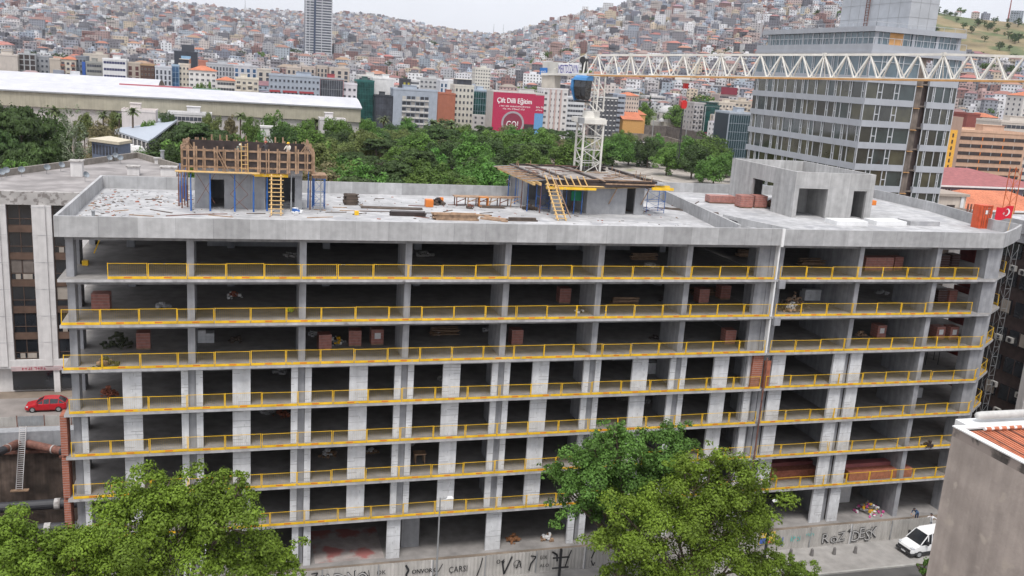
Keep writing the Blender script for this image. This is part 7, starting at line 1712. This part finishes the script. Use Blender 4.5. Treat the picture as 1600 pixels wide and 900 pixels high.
for k, zt in enumerate(bands):
    zb = zt-1.05
    for a, c in ((TX0, NX0), (NX1, TX1)):
        q = MB(); q.box(a, TY0, zb, c, TY0+.59, zt); q.build('floor_band', m_tb, T)
    q = MB(); q.box(NX0+.002, TY0+.35, zb+.1, NX1-.002, TY0+.59, zb+.35); q.box(NX0+.1, TY0-.1, zb-.2, NX1-1.3, TY0+.3, zb-.1, 1); q.build('raw_slab', [m_rc, m_cranew], T)
    q = MB(); q.box(TX0, TY0+.60, zb, TX0+.59, TY1, zt); q.build('floor_band', m_tb, T)
    z0, z1 = zt, zt+2.57
    if k == 0: z1 = 19.3; z0 = 16.2-.0
    if k == 0: z0 = bands[0]
    for a, c, pat in ((TX0, NX0, (.0, .24, .33, .58, .67, 1)), (NX1, TX1, (.0, .18, .24, .55, .80, .86, 1))):
        gl = m_tgb if k == 0 else m_tg
        q = MB(); w = c-a; xs_ = [a+f*w for f in pat]
        for i in range(len(pat)-1): q.box(xs_[i]+.001, TY0+.2+random.uniform(0, .02), z0+.002, xs_[i+1]-.001, TY0+.25, z1-.002, random.choice((0, 0, 2, 3)))
        for x in xs_: q.box(x-.07, TY0+.08, z0+.003, x+.07, TY0+.199, z1-.003, 1)
        for i in range(1, len(pat)-1):
            if pat[i+1]-pat[i] < .1: q.box(xs_[i]+.071, TY0+.08, z0+1.0, xs_[i+1]-.071, TY0+.19, z0+1.14, 1)
        if k == 0: q.box(a+.05, TY0+.1, z0+2.3, c-.05, TY0+.19, z0+2.38, 1)
        q.build('window_band', [gl, m_fr, m_tg2 if k else m_tgb, m_tg3 if k else m_tgb], T)
    q = MB(); y = TY0+.7; i = 0
    while y < TY1:
        q.box(TX0+.08, y-.07, z0+.003, TX0+.199, y+.07, z1-.003, 1)
        st = (1.9, .55, 2.9, .55, 2.4, 1.3, .5)[(i+k) % 7]
        if st < .6: q.box(TX0+.08, y+.071, z0+1.0, TX0+.19, y+st-.071, z0+1.14, 1)
        q.box(TX0+.2+random.uniform(0, .02), y+.001, z0+.002, TX0+.25, min(TY1-.1, y+st)-.001, z1-.002, random.choice((0, 2, 3)))
        y += st; i += 1
    q.build('window_band', [m_tgb if k == 0 else m_tg, m_fr, m_tg2 if k else m_tgb, m_tg3 if k else m_tgb], T)
q = MB(); q.box(NX0+.3, TY0+.30, GZ, NX0+1.5, TY0+.58, 19.2); q.build('raw_pier', m_rc, T)
q = MB(); q.box(TX0-.25, TY0-.25, 19.31, TX1+.6, TY1+.3, 19.75); q.box(TX0-.1, TY0-.1, 19.76, TX1+.4, TY1+.2, 20.9); q.build('terrace_slab', m_tb, T)
q = MB(); q.box(TX0+.9, TY0+.9, 20.901, TX1-.4, TY1-2, 22.9, 0)
x = TX0+.85
while x < TX1-.4: q.box(x, TY0+.82, 20.905, x+.12, TY0+.899, 22.9, 1); x += 1.35
y = TY0+.9
while y < TY1-2: q.box(TX0+.82, y, 20.905, TX0+.899, y+.35 if int(y) % 3 == 0 else y+.12, 22.9, 1); y += 1.6
for x in (TX0+.8, TX0+8.0, TX0+12.8, TX1-.9): q.box(x, TY0+.7, 20.904, x+.55, TY0+.819, 22.9, 2)
q.box(TX0+3.6, TY0+.78, 20.906, TX0+6.2, TY0+.81, 22.85, 3)
q.build('penthouse_glazing', [m_tgb, m_fr, m_tb, pmat('orange_board', (.55, .30, .12))], T)
q = MB(); q.box(TX0+.1, TY0+.2, 22.91, TX1+.2, TY1-1, 23.75); q.build('penthouse_roof', m_tb, T)
q = MB()
for x0, y0, x1, y1 in ((TX0, TY0-.05, TX1+.3, TY0-.05), (TX0-.05, TY0, TX0-.05, TY1)):
    q.beam((x0, y0, 21.9), (x1, y1, 21.9), .07); d = Vector((x1-x0, y1-y0)); n = int(d.length/1.3)
    for i in range(n+1): x, y = x0+d.x*i/n, y0+d.y*i/n; q.beam((x, y, 20.9), (x, y, 21.9), .05)
q.build('railing', m_fr, T)
q = MB()
for x0, y0, x1, y1 in ((TX0+.3, TY0+.3, TX1, TY0+.3), (TX0+.3, TY0+.3, TX0+.3, TY1-1.2)): q.beam((x0, y0, 24.4), (x1, y1, 24.4), .06); d = Vector((x1-x0, y1-y0)); n = int(d.length/2); [q.beam((x0+d.x*i/n, y0+d.y*i/n, 23.75), (x0+d.x*i/n, y0+d.y*i/n, 24.4), .04) for i in range(n+1)]
q.build('railing', m_fr, T)
px_c = 118.0; cpt = atx(1419, 38, px_c); py_c = cpt.y; rX = aty(1463, 38, py_c).x; lY = atx(1311, 44, px_c).y
q = MB(); q.box(px_c, py_c, 23.76, rX, lY, 36)
q.build('plant_tower', mat('plant_panel', (.42, .44, .47), .7, var=.08, scale=.6), T)
q = MB()
for z in (25.6, 28.0, 30.4): q.box(px_c-.02, py_c-.02, z, rX+.01, py_c-.002, z+.07); q.box(px_c-.02, py_c, z, px_c-.002, lY, z+.07)
n = 7
for i in range(1, n): y = py_c+(lY-py_c)*i/n; q.box(px_c-.02, y, 23.8, px_c-.003, y+.07, 36)
for i in range(1, 3): x = px_c+(rX-px_c)*i/3; q.box(x, py_c-.02, 23.8, x+.07, py_c-.003, 36)
q.build('panel_joint', m_steel, T)
q = MB(); ya = atx(1358, 30, px_c).y
for s in (0, .9): q.beam((px_c-.3, ya+s, 23.8), (px_c-.3, ya+s, 34), .1)
for i in range(22): q.beam((px_c-.3, ya, 24+i*.45), (px_c-.3, ya+.9, 24+i*.45), .08)
q.build('tower_ladder', m_rust, T)
FOOT.append((100, 150, 55, 115))
# ------------------------------------------------------------------ right edge: car park block, roofs, house
t, x0, x1, zt, zb = building(1497, 1606, 204, 215, 'blank', (.52, .34, .24), 'beige multi storey car park with long dark openings', name='car_park', depth=26, roof=None)
for k in range(8):
    q = MB(); z = zt-1.9-k*2.75; q.box(x0+1.5, 214.9, z-1.25, x1-1, 214.99, z); q.build('opening_shade', m_ply, t)  # dark strip paints the shade between the parking decks
    for j in range(5): q = MB(); xx = x0+1.5+(x1-x0-2.5)*(j+1)/6; q.box(xx, 214.75, z-1.25, xx+.3, 214.89, z); q.build('deck_post', m_or if j % 2 else m_steel, t)
a = aty(1487, 182, 205); b_ = aty(1506, 183, 205); t = thing('stair_tower', ((a.x+b_.x)/2, 207, GZ), 'brown stair tower with a yellow slotted front beside the car park', 'tower')
q = MB(); q.box(a.x, 205, GZ, b_.x, 212, a.z); q.build('wall', cm((.36, .25, .20)), t)
q = MB(); c0_ = aty(1488, 203, 204.9); q.box(a.x+.05, 204.7, GZ, a.x+(b_.x-a.x)*.66, 204.99, c0_.z); q.build('yellow_front', pmat('yellow_front', (.75, .40, .06)), t)
for k in range(9): q = MB(); z = c0_.z-1.2-k*2.2; xx = a.x+(b_.x-a.x)*.33; q.box(xx-.3, 204.6, z-1.3, xx+.3, 204.69, z); q.build('slot_window', m_ply, t)
building(1565, 1640, 190, 250, 'ribbon', (.55, .50, .45), 'pale blue and beige block behind the car park roof', name='apartment_block', cols=5)
building(1512, 1532, 178, 300, 'blank', (.24, .07, .06), 'dark red blank block above the car park', depth=12)
building(1535, 1560, 183, 300, 'win', (.55, .52, .5), 'white house with orange roof above the car park', cols=3, roof='tile')
building(1600, 1660, 150, 420, 'win', (.6, .58, .55), 'white school with orange roof at the right edge', cols=6, roof='tile')
def roofed(name, p4, zt, rh, mroof, mwall, label, ridge_x=True):
    (x0, y0), (x1, y1) = p4; t = thing(name, ((x0+x1)/2, (y0+y1)/2, GZ), label, 'house'); q = MB(); q.box(x0, y0, GZ, x1, y1, zt); q.build('wall', mwall, t)
    q = MB(); o = .6; A, B_, C_, D = (x0-o, y0-o, zt), (x1+o, y0-o, zt), (x1+o, y1+o, zt), (x0-o, y1+o, zt); s = min(x1-x0, y1-y0)/2
    if ridge_x: P_, Q_ = (x0+s, (y0+y1)/2, zt+rh), (x1-s, (y0+y1)/2, zt+rh); fs = [[A, B_, Q_, P_], [B_, C_, Q_], [C_, D, P_, Q_], [D, A, P_]]
    else: P_, Q_ = ((x0+x1)/2, y0+s, zt+rh), ((x0+x1)/2, y1-s, zt+rh); fs = [[A, B_, P_], [B_, C_, Q_, P_], [C_, D, Q_], [D, A, P_, Q_]]
    for f in fs: q.face([(a, b, c+.02) for a, b, c in f])
    q.face([(a, b, c+.02) for a, b, c in (D, C_, B_, A)]); q.build('roof', mroof, t)
    q = MB(); q.box(x0-.7, y0-.75, zt-.35, x1+.7, y0-.61, zt+.05); q.build('eave', m_wpaint, t)
    for i in range(int((x1-x0)/4)):
        q = MB(); xx = x0+1.2+i*4; q.box(xx, y0-.1, zt-2.4, xx+1.8, y0-.002, zt-.9, 0)
        for dx in (0, .88, 1.74): q.box(xx+dx, y0-.16, zt-2.4, xx+dx+.07, y0-.101, zt-.9, 1)
        q.build('window', [m_glassd, m_wpaint], t)
    return t
a = aty(1470, 289, 120); b_ = aty(1640, 303, 120); roofed('red_roof_building', ((a.x, 120), (b_.x, 148)), a.z, 3.2, m_tile2, cm((.20, .18, .22)), 'long lilac walled building with dull red sheet roof behind the wing')
a = aty(1493, 318, 98); b_ = aty(1660, 322, 98); roofed('tiled_house', ((a.x, 98), (b_.x, 114)), a.z-1.2, 3.4, m_tile, cm((.5, .45, .4)), 'house with bright orange tile roof behind the wing roof')
a = aty(1466, 302, 76); b_ = aty(1500, 305, 76)
t = thing('beige_house', ((a.x+b_.x)/2, 79, GZ), 'cream flat roofed house front with one dark window behind the wing', 'house')
q = MB(); q.box(a.x, 76, GZ, b_.x+1.6, 83, a.z-.5); q.build('wall', cm((.60, .52, .45)), t); q = MB(); q.box(a.x-.4, 75.6, a.z-.49, b_.x+2.0, 83.3, a.z); q.build('roof_slab', cm((.40, .34, .29)), t)
q = MB(); w0 = aty(1486, 321, 75.9); q.box(w0.x-.9, 75.9, w0.z-1.5, w0.x+.9, 75.99, w0.z+.1); q.build('window', m_ply, t); q = MB(); q.box(b_.x+.3, 75.8, GZ, b_.x+1.0, 75.99, a.z-.5); q.build('pilaster', m_wpaint, t)
t = thing('concrete_shed', (110, 66, GZ), 'unfinished concrete shed with cluttered roof behind the red container', 'shed'); a = aty(1512, 318, 66); b_ = aty(1541, 320, 66)
q = MB(); q.box(a.x, 66, GZ, b_.x, 72, a.z-1.6); q.build('wall', m_rc, t)
for i in range(6): q = MB(); q.box(a.x+i*(b_.x-a.x)/6, 65.8, a.z-3, a.x+i*(b_.x-a.x)/6+.25, 66, a.z-.2*i*.3); q.build('rebar_post', m_rust, t)
a = aty(1545, 345, 60); q = MB(); t = thing('white_house', (a.x+6, 64, GZ), 'white low building with flat roof behind the flag', 'house'); q.box(a.x, 60, GZ, a.x+14, 68, a.z-.4); q.build('wall', m_pw, t); q = MB(); q.box(a.x-.3, 59.7, a.z-.39, a.x+14.3, 68.3, a.z-.1); q.build('roof_slab', m_wpaint, t)
q = MB(); q.box(a.x+1.5, 59.9, a.z-2.6, a.x+4.8, 59.99, a.z-1.1); q.build('window', m_glassd, t)
t = thing('orange_mast', tuple(aty(1590, 350, 64)), 'orange lattice hoist mast at the right edge', 'mast'); a = aty(1588, 262, 50); t.location = (a.x, 50, GZ); q = MB()
for dx, dy in ((0, 0), (1.2, 0), (0, 1.2), (1.2, 1.2)): q.beam((a.x+dx, 50+dy, GZ), (a.x+dx, 50+dy, a.z), .09, m=0)
for i in range(18):
    z0 = a.z-1.4*(i+1); s = 0 if i % 2 else 1.2; q.beam((a.x+s, 50, z0), (a.x+1.2-s, 50, z0+1.4), .05); q.beam((a.x, 50, z0), (a.x+1.2, 50, z0), .05); q.beam((a.x, 50+s, z0), (a.x, 51.2-s, z0+1.4), .05)
q.build('lattice', pmat('mast_orange', (.55, .13, .04)), t)
# ------------------------------------------------------------------ houses of the slopes
PAL = [(.50, .48, .48), (.42, .42, .44), (.60, .60, .62), (.33, .32, .34), (.50, .45, .42), (.28, .29, .33), (.42, .34, .32), (.38, .43, .50), (.52, .44, .34), (.25, .15, .14), (.40, .39, .40), (.66, .66, .67), (.20, .20, .22), (.44, .31, .29), (.34, .38, .43), (.15, .15, .17), (.27, .26, .28), (.70, .70, .72), (.24, .25, .30)]
TIL = [(.37, .17, .125), (.28, .145, .13), (.38, .20, .155), (.22, .135, .13), (.27, .21, .20)]
ROF = [(.38, .38, .39), (.52, .52, .53), (.24, .24, .25), (.40, .37, .35), (.66, .66, .67), (.17, .17, .18), (.30, .30, .33)]
def house_geo(q, qr, x, y, z, w, d, h, a, wc, rc, tile, win, r):
    ca, sa = math.cos(a), math.sin(a)
    def T_(u, v, zz): return (x+u*ca-v*sa, y+u*sa+v*ca, zz)
    P = [T_(-w/2, -d/2, z-4), T_(w/2, -d/2, z-4), T_(w/2, d/2, z-4), T_(-w/2, d/2, z-4)]; Q = [T_(-w/2, -d/2, z+h), T_(w/2, -d/2, z+h), T_(w/2, d/2, z+h), T_(-w/2, d/2, z+h)]
    for i in range(4): j = (i+1) % 4; q.face([P[i], P[j], Q[j], Q[i]], 0, wc)
    if tile:
        o = .4; E_ = [T_(-w/2-o, -d/2-o, z+h-.05), T_(w/2+o, -d/2-o, z+h-.05), T_(w/2+o, d/2+o, z+h-.05), T_(-w/2-o, d/2+o, z+h-.05)]; m1, m2 = T_(-w*.2, 0, z+h+w*.16), T_(w*.2, 0, z+h+w*.16)
        for f in ([E_[0], E_[1], m2, m1], [E_[1], E_[2], m2], [E_[2], E_[3], m1, m2], [E_[3], E_[0], m1]): qr.face(f, 0, rc)
    else:
        qr.face(Q, 0, rc); 
        if r.random() < .45:
            bw = w*.35; u0 = r.uniform(-.4, .05)*w; R4 = [T_(u0, -d*.1, z+h), T_(u0+bw, -d*.1, z+h), T_(u0+bw, d*.35, z+h), T_(u0, d*.35, z+h)]; H4 = [(p[0], p[1], p[2]+2.2) for p in R4]
            for i in range(4): j = (i+1) % 4; q.face([R4[i], R4[j], H4[j], H4[i]], 0, wc)
            qr.face(H4, 0, rc)
    if win:
        nf = max(1, int(h/3)); nc = max(2, int(w/3)); dk = (.05, .05, .06)
        for f in range(nf):
            for c in range(nc):
                u = -w/2+(c+.5)*w/nc; zz = z+h-f*3-2.3; q.face([T_(u-.6, -d/2-.06, zz), T_(u+.6, -d/2-.06, zz), T_(u+.6, -d/2-.06, zz+1.3), T_(u-.6, -d/2-.06, zz+1.3)], 0, dk)
            if win > 1:
                for v in (-d*.22, d*.22):
                    for s in (-1, 1): q.face([T_(s*(w/2+.06), v-.6*s, zz), T_(s*(w/2+.06), v+.6*s, zz), T_(s*(w/2+.06), v+.6*s, zz+1.3), T_(s*(w/2+.06), v-.6*s, zz+1.3)], 0, dk)
        if r.random() < .4: zz = z+h-3; q.face([T_(-w/2, -d/2-1, zz), T_(w/2*.3, -d/2-1, zz), T_(w/2*.3, -d/2-1, zz+.9), T_(-w/2, -d/2-1, zz+.9)], 0, tuple(min(.7, v*1.1) for v in wc)); q.face([T_(-w/2, -d/2-1, zz), T_(-w/2, -d/2, zz), T_(w/2*.3, -d/2, zz), T_(w/2*.3, -d/2-1, zz)], 0, (.3, .3, .3))
r = random.Random(5); HS = []
def nzf(x, y, s): return math.sin(x*s+1.3)*math.sin(y*s*1.1+.7)+.5*math.sin(x*s*2.3+y*s*1.7)
d = 590.0
while d < 3150:
    st = 10.4 if d < 1500 else 12.0; az = AZT[2][0]
    az1 = AZT[-4][0]; dn = st/d
    while az < az1:
        a_ = az+r.uniform(-.3, .3)*dn; dd = d+r.uniform(-.35, .35)*st; te, R_, px = azv(a_)
        if dd < R_+5:
            x, y = CAM.x+math.sin(a_)*dd, CAM.y+math.cos(a_)*dd
            g_ = nzf(x, y, .016)
            skip = g_ > 1.0 or r.random() < .05
            if px > 1455 and dd > 900 and (px > 1500 or 1): 
                hs = (dd-760)/(R_-760)
                if hs > .55: skip = skip or not (hs > .97 and r.random() < .25)
            if y < 690 and px > 925 and px < 1150: skip = True
            if not skip and any(f[0] < x < f[1] and f[2] < y < f[3] for f in FOOT): skip = True
            if not skip: HS.append((dd, a_, x, y, px))
        az += dn*r.uniform(.85, 1.15)
    d += st*r.uniform(.92, 1.08)
HS.sort(); print('houses', len(HS))
qs, qsr = MB(), MB(); n_ind = 0; IND = []
for dd, a_, x, y, px in HS:
    w, dp = r.uniform(6.5, 11), r.uniform(6.5, 10); fl = r.choices((1, 2, 3, 4, 5), (2, 5, 5, 2, .6))[0]
    if dd < 760: fl += 2; w *= 1.2
    if dd < 2100 and r.random() < .13: w *= r.uniform(1.4, 1.9); fl = min(7, fl+2)
    tile = r.random() < ((.20 if dd < 1200 else .08) if px < 560 else (.38 if dd < 1300 else .2)); wc = r.choice(PAL); v = r.uniform(.82, 1.12); wc = tuple(c*v for c in wc); rc = r.choice(TIL if tile else ROF); rc = tuple(c*r.uniform(.85, 1.1) for c in rc)
    z = terr(x, y); rot = -a_+r.gauss(0, .28)
    if len(IND) < 290 and -10 < px < 1610:
        IND.append((px, dd, x, y, z, w, dp, fl, rot, wc, rc, tile))
    else: house_geo(qs, qsr, x, y, z, w, dp, fl*3, rot, wc, rc, tile, 2 if dd < 1150 else (1 if dd < 2300 else 0), r)
qs.v, base_n = qs.v+qsr.v, len(qs.v)
qs.f += [tuple(i+base_n for i in f) for f in qsr.f]; qs.m += qsr.m; qs.c += qsr.c
qs.build('hillside_houses', m_attr, label='dense mass of small flat and tile roofed houses covering the hills', cat='houses', kind='stuff')
def cname(c):
    s = sum(c)/3; w_ = c[0]-c[2]
    return 'brick brown' if w_ > .11 and s < .3 else 'sandy' if w_ > .13 else 'white' if s > .5 else 'bluish' if w_ < -.03 else 'dark grey' if s < .32 else 'pale grey' if w_ < .05 else 'beige'
IND.sort(); seen = {}
for (px, dd, x, y, z, w, dp, fl, rot, wc, rc, tile) in IND:
    t = thing('town_house', (x, y, z-4), 'x', 'house', 'small houses at the foot of the hills')
    kk = (cname(wc), fl, tile); seen[kk] = seen.get(kk, -1)+1
    t['label'] = '%s %s storey house with %s roof, %s such house from left' % (kk[0], ('', 'one', 'two', 'three', 'four', 'five', 'six', 'seven')[fl], 'red tile' if tile else 'flat', ordw(seen[kk]))
    a, b_ = MB(), MB(); house_geo(a, b_, x, y, z, w, dp, fl*3, rot, wc, rc, tile, 2, r); a.build('wall', m_attr, t); b_.build('roof', m_attr, t)
# trees on the slopes
hp = []
for k, m_, sd_ in (('dark', L_dark, 1), ('mid', L_mid, 2)):
    rr = random.Random(sd_); lo = [(rr.uniform(-3, 3), rr.uniform(-3, 3), 5+rr.uniform(-1.5, 2), 2.5, 2.5, 2.2) for i in range(6)]; hp.append(crown_mesh('hill_crown', m_, lo, 700, 1.1, sd_, shell=.5))
lo = [(0, 0, 1.5+i*1.6, 1.5-i*.14, 1.5-i*.14, 1.6) for i in range(8)]; hp.append(crown_mesh('cypress_crown', L_dark, lo, 700, .8, 9, shell=.5))
tm = MB(); tm.tube((0, 0, -1), (0, 0, 4.5), .4, .2, n=5, cap=False); tmm = tm.mesh('trunk', m_bark)
HT = []
for i in range(2600):
    az = random.uniform(AZT[3][0], AZT[-5][0]); te, R_, px = azv(az); dd = random.uniform(600, R_*.995)
    x, y = CAM.x+math.sin(az)*dd, CAM.y+math.cos(az)*dd
    if (nzf(x, y, .016) > .9 or random.random() < .02 or (px > 1440 and dd > R_*.93 and random.random() < .6)) and len(HT) < 215: HT.append((px, dd, x, y, random.choice((0, 0, 1)), 1.0))
for px, py_, dd in [(605, 88, 900), (621, 100, 880), (790, 75, 1000), (1018, 133, 800), (1087, 126, 790), (637, 78, 1050), (610, 78, 1200), (520, 68, 1350), (527, 72, 1340), (460, 75, 1200), (560, 95, 1000), (730, 88, 1000), (725, 98, 950), (1040, 75, 1100)]:
    v = atd(px, py_, dd); HT.append((px, dd, v.x, v.y, 2 if px in (605, 621, 790, 1018, 1087) else 0, 1.3))
for px in list(range(1460, 1604, 5)):
    dd_ = 1560+(px*7 % 5)*8; v = atd(px, 20, dd_); HT.append((px, dd_, v.x, v.y, 2 if px % 4 == 0 else 0, 1.9))
for i in range(40):
    px = random.uniform(1450, 1605); dd_ = random.uniform(1050, 1500); v = atd(px, 40, dd_); HT.append((px, dd_, v.x, v.y, 0, .8))
for px, R2 in ((655, 880), (665, 885), (672, 880), (660, 870), (815, 860), (825, 850), (840, 855), (1100, 800), (1115, 800), (1130, 790), (920, 1000), (910, 1010), (1060, 780), (1545, 420), (1560, 430), (1575, 430), (1595, 440)):
    v = atd(px, 110, R2); HT.append((px, R2, v.x, v.y, 1, 1.5))
HT.sort(); c3 = [0, 0, 0]
for px, dd, x, y, k, s in HT:
    if any(f[0]+2 < x < f[1]-2 and f[2]+3 < y < f[3]-3 for f in FOOT): continue
    z = terr(x, y); t = thing('cypress_tree' if k == 2 else 'slope_tree', (x, y, z), '%s among the hillside houses, %s of its kind from left' % (('dark round tree', 'mid green tree', 'dark pointed cypress')[k], ordw(c3[k])), 'tree', 'trees on the slopes'); c3[k] += 1
    link_mesh('crown', hp[k], t); link_mesh('trunk', tmm, t); s *= random.uniform(.9, 1.5); t.scale = (s, s, s); t.rotation_euler.z = random.uniform(0, 6)
for i, (px, yt, dd, w) in enumerate([(772, 37, 2900, 1.2), (787, 38, 2900, 1.2), (383, 0, 2600, 1.5), (1582, -8, 1560, 2.2)]):
    v = atd(px, yt, dd); zb = terr(v.x, v.y)-2; q = MB(); q.tube((v.x, v.y, zb), (v.x, v.y, v.z), w, w*.3, n=6); q.build('radio_mast', m_tile2 if i == 3 else m_steel, label='thin radio mast on the skyline, %s from the left' % ordw([1, 2, 0, 3][i]), cat='mast')
# minarets on the slopes
for i, (px, py_, dd) in enumerate([(280, 40, 2000), (75, 28, 2100), (450, 84, 1100), (755, 68, 1300)]):
    v = atd(px, py_-8, dd); zb = terr(v.x, v.y)-2; h = dd*.012; q = MB(); q.tube((v.x, v.y, zb), (v.x, v.y, zb+h), 1.3, 1.1, n=8); q.tube((v.x, v.y, zb+h*.7), (v.x, v.y, zb+h*.73), 1.9, n=8); q.tube((v.x, v.y, zb+h), (v.x, v.y, zb+h*1.25), 1.3, .05, n=8); q.build('minaret', m_wpaint, label='slim white minaret on the slopes, %s from the left' % ordw([1, 0, 2, 3][i]), cat='minaret')
# ------------------------------------------------------------------ haze
HAZE = 1
if HAZE:
    q = MB(); q.box(-2600, -1200, -60, 4200, 3900, 420); hz = q.build('haze', [], label='thin pale air over the city', cat='haze', kind='stuff')
    m = bpy.data.materials.new('haze'); m.use_nodes = True; N = m.node_tree.nodes; N.remove(N['Principled BSDF'])
    pv = N.new('ShaderNodeVolumePrincipled'); pv.inputs['Color'].default_value = (.86, .90, 1, 1); pv.inputs['Density'].default_value = .00005; pv.inputs['Anisotropy'].default_value = .2
    m.node_tree.links.new(pv.outputs[0], N['Material Output'].inputs['Volume']); hz.data.materials.append(m); hz.display_type = 'WIRE'
# ------------------------------------------------------------------ labels must be unique
seen = {}
for o in S.objects:
    if o.parent is None and o.type in ('MESH', 'EMPTY') and o.get('kind') != 'structure':
        l = o.get('label', ''); n = len(l.split())
        if not 4 <= n <= 16: print('LABEL LEN', n, o.name, l)
        if l in seen: print('DUP', l, o.name, seen[l])
        seen[l] = o.name
print('objects', len(S.objects))
